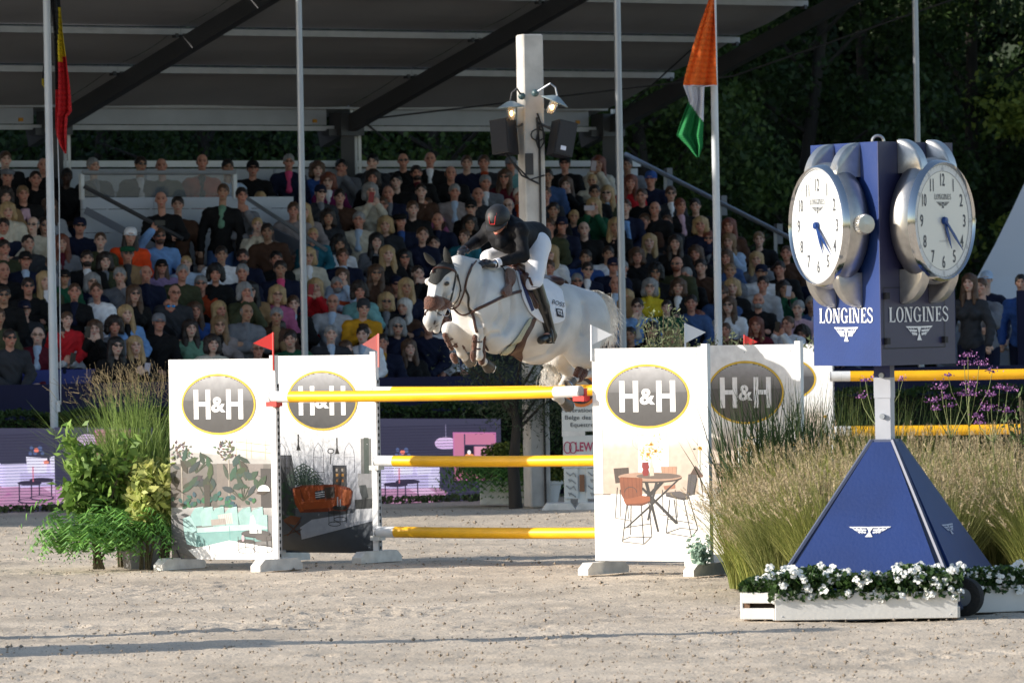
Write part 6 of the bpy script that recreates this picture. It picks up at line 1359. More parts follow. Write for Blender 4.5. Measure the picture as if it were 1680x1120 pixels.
wing('jump_wing', 'white jump wing printed with a teal sofa and plants, at the near left', B1_, 1.19, 1.985, .098, posterA, (128,567,145,1015), True, 'red')
NR = NLI+E*3.5; B2_ = NR+E*.06
wing('jump_wing', 'white jump wing printed with a round table and brown chairs, at the near right', B2_, 1.175, 2.04, .12, posterC, (188,663,75,1015), False, 'white')
FL = at(621, 900, 61.5); FL.z = 0; B3_ = FL-E*1.20
wing('jump_wing', 'white jump wing printed with an orange sofa and dark floor, second from left', B3_, 1.145, 1.992, .087, posterB, (586,1003,132,980), True, 'red')
FR = FL+E*3.5; B4_ = at(1150, 900, 59.55); B4_.z = 0
wing('jump_wing', 'white jump wing behind the near right one, crossed by the shadow of horse and rider', B4_, 1.06, 2.04, .10, posterC, (200,663,75,1015), False, 'white')
B5_ = at(1200, 800, 75.3); B5_.z = 0; E5 = Vector((.97,-.24,0)).normalized()
wing('jump_wing', 'farther jump wing with half its oval logo showing just left of the clock pillar', B5_, 1.17, 1.925, .12, posterC, (188,663,75,1015), True, 'red', e=E5)
def jpole(name, a, c, r, wl, wr, label, grp='yellow poles of the jump'):
    d = (c-a).normalized(); L = (c-a).length; t = thing('jump_pole', label, 'pole', a+(c-a)*.5-ZUP*r, grp); sag = lambda f: -ZUP*.012*4*f*(1-f)
    def seg(f0, f1, m_, nm, rr=r): b = MB(); b.tube([a+d*(L*(f0+(f1-f0)*i/6))+sag(f0+(f1-f0)*i/6) for i in range(7)], rr, 20); b.build(nm, m_, t, smooth=True)
    seg(0, wl/L, polew, 'white_end'); seg(wl/L, 1-wr/L, yel, 'yellow_middle'); seg(1-wr/L, 1, polew, 'white_end')
    for f in (.0, 1.0):
        b = MB(); q = a+d*(L*f); b.tube([q-d*.02, q+d*.012], r*.97, 16); b.build('end_cap', greyc, t, smooth=True)
    return t
RP = .053
a = NLI+E*.05+ZUP*1.625; c = NR-E*.0+ZUP*1.652; nn = NRM*.0
jpole('p', NLI+E*.03+NRM*.07+ZUP*1.628, NR-E*.03+NRM*.07+ZUP*1.655, RP, .20, .27, 'yellow top pole of the jump with white ends, right under the horse')
fa = FL+E*.05; fc = FL+E*3.45
for z, lb in ((1.635,'yellow back pole almost hidden behind the top pole'),(.975,'yellow middle pole of the back element, partly in shadow'),(.296,'yellow lowest pole of the back element, just above the sand')): jpole('p', fa+NRM*.07+ZUP*z, fc+NRM*.07+ZUP*(z+.015), RP, .20, .22, lb)
for q, z, m_ in ((NLI+E*.03,1.56,redc),(NR-E*.03,1.59,redc)):
    b = MB(); b.box(q+NRM*.05+ZUP*z, (.12,.10,.045), math.atan2(E.y,E.x)); b.box(q+NRM*-.0+ZUP*(z+.03), (.03,.05,.12), math.atan2(E.y,E.x)); tag(b.build('pole_cup', m_), 'red plastic pole cup at the %s end of the top pole' % ('left' if q is not NR and q.x < 0 else 'right'), 'pole cup')
for z, lb in ((1.57,'upper'),(.91,'middle'),(.235,'lowest')):
    b = MB(); b.box(FL+E*.03+NRM*.05+ZUP*z, (.11,.10,.045), math.atan2(E.y,E.x)); tag(b.build('pole_cup', grime if z < 1 else yel), 'pale pole cup at the left end of the %s back pole' % lb, 'pole cup')
RF = mat('flag_red', (.80,.05,.045), .5); WF = mat('flag_white', (.85,.85,.87), .5); RF2 = mat('flag_red_faded', (.80,.22,.20), .5)
jumpflag(448, 590, 545, (415,563,30), 59.97, RF, 'small red pennant above the left edge of the oval poster panel with teal sofa')
jumpflag(621, 585, 547, (594,565,30), 61.45, RF2, 'small pale red pennant above the orange sofa panel')
jumpflag(970, 574, 533, (1005,549,33), 58.0, WF, 'small white pennant right under the horse rump')
jumpflag(1124, 570, 530, (1158,545,33), 59.7, WF, 'small white pennant in front of the olive bush')
jumpflag(1221, 572, 549, (1243,561,20), 75.2, RF, 'small red pennant behind the second right panel')
jumpflag(1348, 572, 541, (1334,550,18), 75.2, RF, 'small red pennant beside the blue clock box')
# farther jump behind the grasses
q = at(1364, 617, 75.0); q2 = at(1366, 707, 75.0); dd = Vector((1,-.02,0)).normalized()
jpole('p', q, q+dd*3.6, .060, .22, .22, 'yellow top pole of the farther jump behind the clock stem', 'yellow poles of the farther jump')
jpole('p', q2, q2+dd*3.6, .060, .22, .22, 'yellow lower pole of the farther jump behind the purple flowers', 'yellow poles of the farther jump')
b6 = q+dd*3.68; b6.z = 0
wing('jump_wing', 'farther jump wing outside the frame to the right', b6, 1.17, 1.925, .12, posterC, (188,663,75,1015), False, 'red', e=Vector((1,-.02,0)).normalized())
# sponsor stand behind the jump: three boards on a white frame
sp = thing('sponsor_stand', 'white sign stand with federation board and red lettered board behind the right panel', 'sign', onz(955, 830, 0)+Vector((0,-1.2,0)))
SD = 76.4; sw_ = mat('board_white', (.62,.64,.62), .5, nz=.05, nsc=4); bl_ = mat('board_ink', (.03,.035,.04), .6); rd_ = mat('board_red', (.42,.03,.10), .6); bd_ = mat('board_shape_brown', (.22,.11,.06), .7)
def sboard(x0, y0, x1, y1, nm, m_, d=0, th=.02): a = at(x0, y1, SD-d); c = at(x1, y0, SD-d); b = MB(); b.bbox(((a.x+c.x)/2, SD-d, (a.z+c.z)/2), (c.x-a.x, th, c.z-a.z), b=.008); return b.build(nm, m_, sp)
def stext(txt, x0, x1, yb, h, m_, par, bold=.0, d=.016):
    v, f, (a, b_, c, dd_) = text2d(txt, bold); k = (x1-x0)/(b_-a); b = MB(); b._add([at(x0+(q[0]-a)*k, yb-(q[1]-c)*h/(dd_-c), SD-d) for q in v], f); return b.build('lettering', m_, par)
o = sboard(922, 600, 1010, 708, 'federation_board', sw_); stext('Fédération Royale', 921, 1008, 678, 9, bl_, o, .005); stext('Belge des Sports', 927, 1003, 690, 9, bl_, o, .005); stext('Equestres', 936, 978, 702, 9, bl_, o, .005)
b = MB(); c0 = at(953, 640, SD-.018)
for r_, cc, k in ((.20,'ring_orange',0),(.165,'ring_dark',1),(.12,'ring_pale',2)): b = MB(); b.poly([c0+Vector((r_*cos(i*pi/14), -.001*k, r_*sin(i*pi/14))) for i in range(28)][::-1]); b.build('emblem_disc', mat(cc, {'ring_orange': S(220,120,50),'ring_dark': S(60,50,44),'ring_pale': S(176,160,140)}[cc], .6), o)
o = sboard(924, 713, 1010, 748, 'letter_board', sw_); stext('LEW', 944, 973, 740, 15, rd_, o, .02)
b = MB()
for (cx, r_) in ((931,.042),(940,.042)): c = at(cx, 734, SD-.016); b.tube([c+Vector((r_*cos(i*pi/8), 0, 1.6*r_*sin(i*pi/8))) for i in range(17)], .006, 5, cap=False)
b.build('monogram', rd_, o)
for x in (926, 949, 962, 990):
    if x != 949: 
        o = sboard(x, 768, x+22, 818, 'relief_panel', sw_)
        for k in range(4):
            yy_ = 774+k*11; b = MB(); b.tube([at(x+3+(k%2)*4, yy_, SD-.02), at(x+9, yy_+6, SD-.02), at(x+15-(k%2)*5, yy_+1, SD-.02), at(x+19, yy_+8, SD-.02)], .006, 5); b.build('relief_line', mat('relief_grey', (.25,.26,.26), .7), o)
sboard(951, 778, 959, 806, 'post_inlay', bd_, .02); sboard(922, 706, 960, 716, 'shelf', grime); sboard(922, 748, 1000, 768, 'rail', grime); sboard(948, 745, 963, 825, 'post', sw_, -.02); sboard(926, 700, 934, 825, 'post', sw_, -.03)
for x0, x1 in ((889, 945), (943, 1000)):
    a = at(x0, 831, SD-.3); c = at(x1, 831, SD-.3); b = MB(); h_ = .08; b.prism([Vector((a.x,SD-.35,0)), Vector((c.x,SD-.35,0)), Vector((c.x-.06,SD-.35,h_)), Vector((a.x+.06,SD-.35,h_))], Vector((0,.5,0))); b.build('foot', grime, sp)
# ================================================================ CLOCK PILLAR AND PLANTERS
blue = mat('clock_blue', S(12,62,142,.50), .55, nz=.16, nsc=1.6, bump=.08, bsc=40); blue_shaded = mat('clock_blue_shaded', S(44,46,84,.8), .45, nz=.05, nsc=3); bl_edge = mat('clock_edge_blue', S(20,34,92), .4)  # the right face's shade is put into its darker blue
brush = mat('brushed_metal', (.50,.49,.475), .34, .95, nz=.12, nsc=14, bump=.06, bsc=90); dialw = mat('dial_white', (.66,.68,.68), .25, coat=.5); ringw = mat('dial_ring', (.62,.64,.66), .35); inkd = mat('dial_ink', (.05,.055,.07), .5); handb = mat('hand_blue', S(26,64,130), .3, .4); wletter = mat('letter_white', (.80,.81,.84), .5)
KD = 50.1
K0 = Vector((at(1456, 450, KD).x-.040, KD, 0))
# two faces: left normal nl, right normal nr ; box edge between them faces the camera
nl = Vector((-sin(radians(65)), -cos(radians(65)), 0)); nr = Vector((sin(radians(55)), -cos(radians(55)), 0)); nb_ = -(nl+nr)
HW = .323; HS = .559   # three-sided pillar: distance to a face, half a face
pl_n = Vector((-sin(radians(18.6)), -cos(radians(18.6)), 0)); pr_n = Vector((cos(radians(18.6)), -sin(radians(18.6)), 0))
clock = thing('clock_pillar', 'tall blue clock pillar with two big silver watch faces on a pyramid base', 'clock', K0)
edge = K0+(nl+nr).normalized()*HW*2
ztb = at(1436, 232, edge.y).z; zbb = at(1450, 600, edge.y).z
zb0 = zbb; rzk = math.atan2(pr_n.y, pr_n.x); rzf = math.atan2(nr.y, nr.x)
def cbox(nm, m_, z0, z1, hw, par=clock): b = MB(); b.bbox(K0+ZUP*((z0+z1)/2), (hw*2, hw*2, z1-z0), rzk, .006); return b.build(nm, m_, par)
b = MB(); cs_ = [K0+d_*(HW*2-.008) for d_ in ((nl+nr).normalized(), (nr+nb_).normalized(), (nb_+nl).normalized())]; b.prism([q+ZUP*zb0 for q in cs_], ZUP*(ztb-zb0)); b.build('case', bl_edge, clock)
def face(n, m_, nm):
    s_ = ZUP.cross(n)*(HS/HW); b = MB(); c = K0+n*HW; b._add([c-s_*HW+ZUP*zb0, c+s_*HW+ZUP*zb0, c+s_*HW+ZUP*ztb, c-s_*HW+ZUP*ztb, c-s_*HW+ZUP*zb0-n*.004, c+s_*HW+ZUP*zb0-n*.004, c+s_*HW+ZUP*ztb-n*.004, c-s_*HW+ZUP*ztb-n*.004], [(0,1,2,3),(7,6,5,4),(0,4,5,1),(1,5,6,2),(2,6,7,3),(3,7,4,0)]); return b.build(nm, m_, clock)
fl_ = face(nl, blue, 'face_panel'); fr_ = face(nr, blue_shaded, 'face_panel'); fb_ = face(nb_, blue, 'face_panel')
b = MB(); b.tube([edge-(nl+nr).normalized()*.08+ZUP*(ztb+.045*sin(a*pi/8))+Vector((.045*cos(a*pi/8),0,0)) for a in range(9)], .012, 8); b.build('lifting_eye', brush, clock)
# serif capitals drawn from strokes
def serif(ch):
    # returns polygons in unit box 0..1 wide(.8) x 0..1 tall
    T, N_, sf = .20, .07, .16; R_ = lambda x0, y0, x1, y1: [(x0,y0),(x1,y0),(x1,y1),(x0,y1)]
    def arc(cx, cy, rx, ry, a0, a1, tx, ty, n=14):
        o = []; 
        for i in range(n):
            q0 = a0+(a1-a0)*i/n; q1 = a0+(a1-a0)*(i+1)/n; o.append([(cx+rx*cos(q0),cy+ry*sin(q0)),(cx+rx*cos(q1),cy+ry*sin(q1)),(cx+(rx-tx)*cos(q1),cy+(ry-ty)*sin(q1)),(cx+(rx-tx)*cos(q0),cy+(ry-ty)*sin(q0))])
        return o
    def stem(x): return [R_(x-T/2,0,x+T/2,1), R_(x-sf,0,x+sf,N_), R_(x-sf,1-N_,x+sf,1)]
    if ch == 'L': return stem(.2)+[R_(.2,0,.72,N_), [(.60,N_),(.72,N_),(.72,.30)]], .76
    if ch == 'O': return arc(.42,.5,.42,.52,0,2*pi,.19,.06,28), .86
    if ch == 'N': return [R_(.12,0,.12+N_,1), R_(0,0,.30,N_), R_(0,1-N_,.25,1), [(.10,1),(.32,1),(.82,0),(.62,0)], R_(.76,0,.76+N_,1), R_(.62,1-N_,.95,1)], .98
    if ch == 'G': return arc(.44,.5,.44,.52,.65,2*pi-.55,.19,.06,24)+[R_(.62,.02,.80,.42), R_(.50,.40,.92,.46), [(.70,.72),(.80,.72),(.78,.98)]], .94
    if ch == 'I': return stem(.18), .38
    if ch == 'E': return stem(.2)+[R_(.2,0,.70,N_), R_(.2,1-N_,.68,1), R_(.2,.47,.54,.47+N_), [(.58,N_),(.70,N_),(.72,.28)], [(.58,1-N_),(.68,1-N_),(.68,.74)], R_(.50,.38,.56,.63)], .76
    if ch == 'S': return arc(.34,.745,.31,.275,.35,pi+.25,.13,.07,14)+arc(.36,.265,.33,.285,pi+.35,2*pi+.35,.14,.07,14)+[[(.06,.80),(.20,.68),(.64,.42),(.60,.22),(.50,.36),(.10,.58)], [(.58,.72),(.66,.72),(.64,1.0)], [(.02,.30),(.10,.30),(.04,0)]], .74
    return [], .5
def serif_word(word, place, m_, nm, par):
    b = MB(); x = 0; polys = []; 
    for i, ch in enumerate(word):
        pg, w_ = serif(ch); k = 1.0; polys += [[(x+px_, py_) for (px_, py_) in q] for q in pg]; x += w_+.07
    W_ = x-.07
    for q in polys: b.poly([place(px_/W_, py_) for px_, py_ in q])
    return b.build(nm, m_, par)
def wings(place, b):
    # winged hourglass mark in box x -1..1, y -.4..1
    for s_ in (-1, 1):
        for k, (x1, y) in enumerate(((1.0,.92),(.80,.68),(.60,.46))):
            b.poly([place(s_*.16, y-.02-k*.02), place(s_*x1, y), place(s_*(x1-.10), y-.13), place(s_*.16, y-.15-k*.04)][::s_])
            for j in range(3): xx_ = x1*(.45+.18*j); b.poly([place(s_*xx_, y-.12), place(s_*(xx_+.05), y-.12), place(s_*(xx_-.03), y-.24), place(s_*(xx_-.07), y-.24)][::s_])
    b.poly([place(-.14,.80), place(.14,.80), place(.03,.38), place(-.03,.38)]); b.poly([place(-.03,.38), place(.03,.38), place(.14,-.05), place(-.14,-.05)]); b.poly([place(-.17,-.14), place(.17,-.14), place(.17,-.05), place(-.17,-.05)]); b.poly([place(-.17,.80), place(.17,.80), place(.17,.90), place(-.17,.90)])
def facept(n, off=.004):
    s_ = ZUP.cross(n); c = K0+n*(HW+off); return lambda u, z: c+s_*(u*HS)+ZUP*z
for n, par, zc, sx in ((nl, fl_, 0, 1), (nr, fr_, 0, 1)):
    f_ = facept(n, .006); 
    za = zb0+.335 if n is nl else zb0+.335; hh_ = .115
    serif_word('LONGINES', lambda u, v, f_=f_: f_(-.80+1.6*u, za+v*hh_), wletter, 'lettering', par)
    b = MB(); wings(lambda x, y, f_=f_: f_(x*.36, za-.13+y*.105), b); b.build('winged_mark', wletter, par)
# hatch on the right face
f_ = facept(nr, .005); o = MB(); hz0, hz1 = zb0+.13, zb0+.60
for (u0, z0, u1, z1) in ((-.93,hz0,.70,hz0+.006),(-.93,hz1,.70,hz1+.006),(-.93,hz0,-.918,hz1),(.688,hz0,.70,hz1)): o.poly([f_(u0,z0), f_(u1,z0), f_(u1,z1), f_(u0,z1)])
hat = o.build('hatch_seam', mat('seam_black', (.01,.01,.015), .7), fr_)
for (u, z) in ((-.88,hz1-.06),(-.88,hz0+.06),(.66,hz1-.06),(.66,hz0+.06)): b = MB(); b.box(f_(u,z)+nr*.01, (.03,.05,.05), rzf); b.build('latch', MATS['seam_black'], fr_)
# watches
def numeral_polys(t): return text2d(t, .0)
def watch(n, label_name, sx_shift=0):
    s_ = ZUP.cross(n); zc = at(1341 if n is nl else 1545, 371 if n is nl else 363, KD).z; c0 = K0+n*HW+ZUP*zc; R = Matrix((s_, ZUP, n)).transposed()   # local x,y in dial plane, z out
    r = .480; w_ = bpy.data.objects.new('watch', None); COL.objects.link(w_); w_.parent = clock; w_.location = c0-clock.location
    pl = lambda x, y, z: c0+R @ Vector((x, y, z))
    b = MB(); b.lathe([(r*.84,-.0),(r*.90,.02),(r*.97,.05),(r*1.02,.10),(r*1.03,.155),(r*1.00,.205),(r*.965,.235),(r*.945,.245)], c0, 72, R=R); b.build('watch_case', brush, w_, smooth=True)
    b = MB(); b.lathe([(r*1.00,.202),(r*.975,.245),(r*.945,.262),(r*.925,.252),(r*.918,.236)], c0, 72, R=R); b.build('bezel', mat('polished_metal', (.62,.62,.62), .12, 1.0), w_, smooth=True)
    b = MB(); b.lathe([(0,.238),(r*.925,.238)], c0, 64, R=R); dl = b.build('dial', dialw, w_)
    b = MB(); b.lathe([(r*.80,.2395),(r*.915,.2395)], c0, 64, R=R); b.build('minute_ring', ringw, w_)
    for rr_ in (.80,.905): b = MB(); b.lathe([(r*rr_,.2405),(r*(rr_+.006),.2405)], c0, 64, R=R); b.build('ring_line', inkd, w_)
    b = MB()
    for k in range(60):
        a = k*pi/30; r0, r1 = r*.87, r*.90; dx = .0018 if k % 5 else .004; ca_, sa_ = sin(a), cos(a)
        b.poly([pl(r0*ca_-dx*sa_, r0*sa_+dx*ca_, .241), pl(r0*ca_+dx*sa_, r0*sa_-dx*ca_, .241), pl(r1*ca_+dx*sa_, r1*sa_-dx*ca_, .241), pl(r1*ca_-dx*sa_, r1*sa_+dx*ca_, .241)])
    for k in range(12):
        v, f, (x0_, x1_, y0_, y1_) = text2d(str((k*5) or 60), 0); a = k*pi/6; s2 = .026/(y1_-y0_); cx, cy = r*.845*sin(a), r*.845*cos(a)
        b._add([pl(cx+((q[0]-(x0_+x1_)/2)*cos(a)+(q[1]-.35)*sin(a))*s2, cy+(-(q[0]-(x0_+x1_)/2)*sin(a)+(q[1]-.35)*cos(a))*s2, .2408) for q in v], f)
    b.build('minute_marks', mat('mark_grey', (.35,.37,.40), .6), w_)
    for k in range(1, 13):
        v, f, (x0_, x1_, y0_, y1_) = text2d(str(k), .012); a = k*pi/6; hgt_ = .098; s2 = hgt_/(y1_-y0_); sxx = s2*(.72 if k < 10 else .60); cx, cy = r*.665*sin(a), r*.665*cos(a)
        b = MB(); b._add([pl(cx+(q[0]-(x0_+x1_)/2)*sxx, cy+(q[1]-(y0_+y1_)/2)*s2, .241) for q in v], f)
        # small serif feet give the numerals their engraved look
        if k in (1, 11, 12, 7, 10, 4):
            pass
        b.build('numeral', inkd, w_)
    serif_word('LONGINES', lambda u, v: pl(-.125+.25*u, .165+v*.042, .241), inkd, 'dial_name', w_)
    b = MB(); wings(lambda x, y: pl(x*.10, .105+y*.045, .241), b); b.build('dial_mark', inkd, w_)
    b = MB(); v, f, (x0_, x1_, y0_, y1_) = text2d('AUTOMATIC', 0); k2 = .12/(x1_-x0_); b._add([pl(-.06+(q[0]-x0_)*k2, -.165+(q[1]-y0_)*k2, .241) for q in v], f); b.build('dial_small_print', MATS['mark_grey'], w_)
    def hand(ang, L, wd, z, nm, m_=handb):
        d = Vector((sin(ang), cos(ang), 0)); p_ = Vector((-d.y, d.x, 0)); b = MB(); pts = [-p_*wd*.3-d*.03, p_*wd*.3-d*.03, p_*wd*.45+d*L*.15, p_*wd*.5+d*L*.55, d*L, -p_*wd*.5+d*L*.55, -p_*wd*.45+d*L*.15]
        b.prism([pl(q.x, q.y, z) for q in pts], n*.006); b.build(nm, m_, w_)
    mang = radians(132); hang = radians(155)
    hand(hang, .24, .032, .250, 'hour_hand'); hand(mang, .345, .026, .260, 'minute_hand')
    b = MB(); b.lathe([(0,.275),(.026,.272),(.030,.260),(.030,.245)], c0, 20, R=R); b.build('hand_hub', handb, w_, smooth=True)
    # lugs: curved horns at four corners
    for sx in (-1, 1):
        for sy in (-1, 1):
            b = MB(); x0_ = sx*.215; hw_ = .058; nseg = 14; y0_ = r*.80; pr = [(y0_,.005),(y0_,.215)]+[(y0_+.255*sin(pi/2*k/nseg)**1.15, .005+.215*cos(pi/2*k/nseg)) for k in range(1, nseg+1)]
            n_ = len(pr); V3 = []
            for (xx_, ins) in ((-hw_,.012),(-hw_+.012,0),(hw_-.012,0),(hw_,.012)):
                for (yy_, zz) in pr: V3.append(pl(x0_+xx_, sy*max(y0_*.9, yy_-ins), max(.002, zz-ins*.8)))
            F3 = [tuple(range(n_)), tuple(range(4*n_-1, 3*n_-1, -1))]+[(q*n_+k, (q+1)*n_+k, (q+1)*n_+(k+1) % n_, q*n_+(k+1) % n_) for q in range(3) for k in range(n_)]
            if sy > 0: F3 = [tuple(reversed(q)) for q in F3]
            b._add(V3, F3); b.build('lug', brush, w_, smooth=True)
    # crown
    cr = pl(r*1.02, 0, .12); Rc = Matrix((n, ZUP, s_)).transposed(); b = MB(); prof = [(.0,-.01),(.045,.0),(.045,.02)]; b.lathe(prof, cr, 20, R=Rc)
    nt_ = 28; V3 = []; 
    for zz, rr_ in ((.015,.072),(.03,.080),(.075,.080),(.092,.070),(.097,.0)):
        for k in range(nt_*2): q = rr_*(1 if k % 2 else .88) if rr_ > .071 else rr_; a = pi*k/nt_; V3.append(cr+Rc @ Vector((q*cos(a), q*sin(a), zz)))
    m2 = nt_*2; b._add(V3, [(i*m2+k, i*m2+(k+1) % m2, (i+1)*m2+(k+1) % m2, (i+1)*m2+k) for i in range(4) for k in range(m2)]); b.build('crown', brush, w_, smooth=False)
    return w_
watch(nl, 'l'); watch(nr, 'r')
# stem and pyramid
stemg = mat('stem_grey', (.42,.44,.50), .5, nz=.08, nsc=5)
zp = at(1464, 727, KD).z
b = MB(); b.box(K0+ZUP*((zp+zb0)/2), (.125,.125,zb0-zp+.02), rzk); st_ = b.build('stem', stemg, clock)
b = MB(); b.box(K0+ZUP*((zp+zb0)/2+.13), (.135,.135,.16), rzk); b.build('stem_sleeve', stemg, clock)
b = MB(); b.box(K0+ZUP*(zb0-.10), (.132,.132,.19), rzk); b.build('stem_top', bl_edge, clock)
b = MB()
for z in (zb0-.08, zb0-.40): b.tube([K0+pl_n*.06+ZUP*z, K0+pl_n*.085+ZUP*z], .022, 8); 
b.build('bolt', steel, clock)
PB = .795; zt_ = zp+.005; pt_h = .085; zlo = .10
def pyr(n, m_, nm, inset=.035):
    s_ = ZUP.cross(n); c = K0; lo, hi = PB-inset*0, pt_h
    A = [c+n*PB-s_*(PB-inset)+ZUP*zlo, c+n*PB+s_*(PB-inset)+ZUP*zlo, c+n*pt_h+s_*(pt_h-.01)+ZUP*zt_, c+n*pt_h-s_*(pt_h-.01)+ZUP*zt_]; up = (n*(zt_-zlo)+ZUP*(PB-pt_h)).normalized()
    b = MB(); b.prism([q+up*.0 for q in A][::-1], up*.022); o = b.build(nm, m_, clock); return A, up, o
nl, nr = pl_n, pr_n
for n, m_ in ((nl, blue), (nr, blue), (-nl, blue), (-nr, blue)):
    A, up, o = pyr(n, m_, 'pyramid_panel', .085)
    if n is nl or n is nr:
        s_ = ZUP.cross(n); zc = .62; f = (zc-zlo)/(zt_-zlo); c = K0+n*(PB+(pt_h-PB)*f)+ZUP*zc+up*.028; tv = (ZUP*(zt_-zlo)-n*(PB-pt_h)).normalized()
        b = MB(); wings(lambda x, y: c+s_*(x*.17)+tv*(y*.085-.02), b); b.build('winged_mark', wletter if n is nl else mat('letter_white_shaded', (.45,.48,.60), .5), o)  # right mark: same white, dimmed by shade put into its colour
b = MB(); V4 = [K0+(nl*a+nr*c_)*PB*.985+ZUP*.06 for a, c_ in ((1,1),(1,-1),(-1,-1),(-1,1))]; V5 = [K0+(nl*a+nr*c_)*pt_h*1.02+ZUP*(zt_+.03) for a, c_ in ((1,1),(1,-1),(-1,-1),(-1,1))]
b._add(V4+V5, [(i,(i+1)%4,4+(i+1)%4,4+i) for i in range(4)]+[(4,5,6,7)]); b.build('pyramid_frame', mat('frame_slate', (.075,.09,.15), .5, nz=.08, nsc=5), clock)
for (a, c_) in ((1,1),(1,-1),(-1,1)):
    b = MB(); b.tube([K0+(nl*a+nr*c_)*PB*1.005+ZUP*.06, K0+(nl*a+nr*c_)*pt_h+ZUP*(zt_+.02)], .020, 6); b.build('corner_strip', MATS['frame_slate'], clock)
# planter boxes round the base
boxw = mat('planter_white', (.72,.72,.71), .5, nz=.10, nsc=6, col2=(.60,.58,.55), bump=.1); darki = mat('planter_inside', (.03,.022,.015), .95); whm = mat('slot_wood', (.16,.09,.05), .8)
soil = mat('soil', (.03,.02,.013), 1)
def planter(c, L, W_, H_, rz, label, slots='x'):
    R = Matrix.Rotation(rz, 3, 'Z'); t = thing('planter_box', label, 'planter', c, 'white planter boxes round the clock')
    ex, ey = R @ Vector((1,0,0)), R @ Vector((0,1,0))
    for s_ in (-1, 1):
        b = MB(); b.bbox(c+ey*(s_*W_/2)+ZUP*(H_/2+.012), (L, .022, H_), rz, .004); b.build('side_board', boxw, t)
        for (z0, z1) in ((0,.42),(.60,1)):
            b = MB(); b.bbox(c+ex*(s_*(L/2+.006))+ZUP*(H_*(z0+z1)/2+.012), (.022, W_-.03, H_*(z1-z0)), rz, .004); b.build('end_board', boxw, t)
        for q in (-1, 1): b = MB(); b.box(c+ex*(s_*(L/2-.025))+ey*(q*(W_/2-.04))+ZUP*(H_/2), (.035,.045,H_*.98), rz); b.build('corner_batten', whm, t)
    b = MB(); b.box(c+ZUP*(H_*.45), (L-.07, W_-.09, H_*.8), rz); b.build('soil', soil, t)
    for s_ in (-1, 1):
        for u in (-.46,.46): b = MB(); b.ball(c+ey*(-W_/2-.012)+ex*(L*u)+ZUP*(H_*(.2 if s_ < 0 else .85)), (.006,.004,.006), 6, 4); b.build('screw', steel, t)
    return t
pf = Vector(((at(1276,1010,48.75).x+at(1577,1010,48.75).x)/2, 48.85, 0))
PL1 = (Vector((onz(1426,1020).x, 48.95, 0)), 1.39, .40, .205, radians(-2.0))
planter(*PL1, 'long white planter box of white flowers in front of the clock base')
PL2 = (Vector((onz(1252,1016).x+.14, 49.45, 0)), .95, .34, .205, radians(72)); planter(*PL2, 'white planter box seen end-on at the left corner of the clock base')
PL3 = (Vector((onz(1640,1016).x+.17, 49.75, 0)), 1.05, .36, .205, radians(24)); planter(*PL3, 'white planter box of flowers at the right edge of the picture')
ty = Vector((onz(1590,1015).x, 49.15, .15)); tr_ = thing('trailer_wheel', 'black rubber wheel peeping out between the two front planter boxes', 'wheel', ty-ZUP*.15)
Rw = Matrix.Rotation(radians(90), 3, 'Y') @ Matrix.Identity(3); Rw = Matrix.Rotation(radians(62), 3, 'Z') @ Rw
b = MB(); b.lathe([(.07,-.04),(.12,-.05),(.145,-.04),(.15,-.015),(.15,.015),(.145,.04),(.12,.05),(.07,.04)], ty, 40, R=Rw); b.build('tyre', mat('tyre_rubber', (.02,.02,.02), .8, bump=.6, bsc=70), tr_, smooth=True)
b = MB(); b.lathe([(0,-.02),(.065,-.03),(.072,-.04),(.072,.04),(0,.03)], ty, 24, R=Rw); b.build('rim', steel, tr_, smooth=True)
# busy lizzie flowers
fleaf = mat('flower_leaf', (.04,.085,.02), .45, nz=.4, nsc=30, transl=.3); petal = mat('petal_white', (.78,.78,.74), .6, nz=.05, nsc=20)
def flowers(c, L, W_, H_, rz, label, seed, hump=.10):
    R = Matrix.Rotation(rz, 3, 'Z'); t = thing('white_flowers', label, 'flowers', c+ZUP*H_, 'white flowers in planter boxes'); r = np.random.RandomState(seed)
    def surf(u, v): return (.10+hump*(.5+.5*np.sin(u*9+seed)*np.cos(u*4.3)))*(1-(2*np.abs(v))**3*.45)
    def fn(r_, N):
        u = r_.uniform(-.53,.53,N); v = r_.uniform(-.62,.55,N); z = H_+surf(u, v*.8)*r_.rand(N)**.5; z = np.where(v < -.40, H_-.04+r_.rand(N)*.20, z)
        x = u*L; y = v*W_; cr_, sr_ = cos(rz), sin(rz); return np.stack([c.x+x*cr_-y*sr_, c.y+x*sr_+y*cr_, z], 1)
    leafcloud('foliage', fn, int(5200*L), .045, fleaf, t, seed=seed, aspect=.75)
    for i in range(int(92*L)):
        u = r.uniform(-.53,.53); v = r.uniform(-.62,.25) if i % 3 else r.uniform(-.62,-.42); z = H_+surf(u, v*.8)*r.uniform(.55,1.05)+.012
        if v < -.45: z = H_+r.uniform(-.04,.17)
        q = c+R @ Vector((u*L, v*W_, 0)); q.z = z; nrm = Vector((r.uniform(-.7,.7), -1, r.uniform(.0,1.1))).normalized(); a1 = nrm.cross(ZUP).normalized(); a2 = a1.cross(nrm); s_ = r.uniform(.024,.036); b = MB()
        for k in range(5):
            a = k*2*pi/5+r.rand(); d = a1*cos(a)+a2*sin(a); p_ = a1*-sin(a)+a2*cos(a)
            b._add([q, q+d*s_*.7-p_*s_*.55+nrm*.008, q+d*s_*1.25-p_*s_*.2+nrm*.004, q+d*s_*1.2+p_*s_*.3+nrm*.002, q+d*s_*.65+p_*s_*.55+nrm*.008], [(0,1,2,3,4)])
        if i % 3 == 0: b.ball(q+nrm*.014, (s_*.45,)*3, 7, 4)
        b.build('blossom', petal, t)
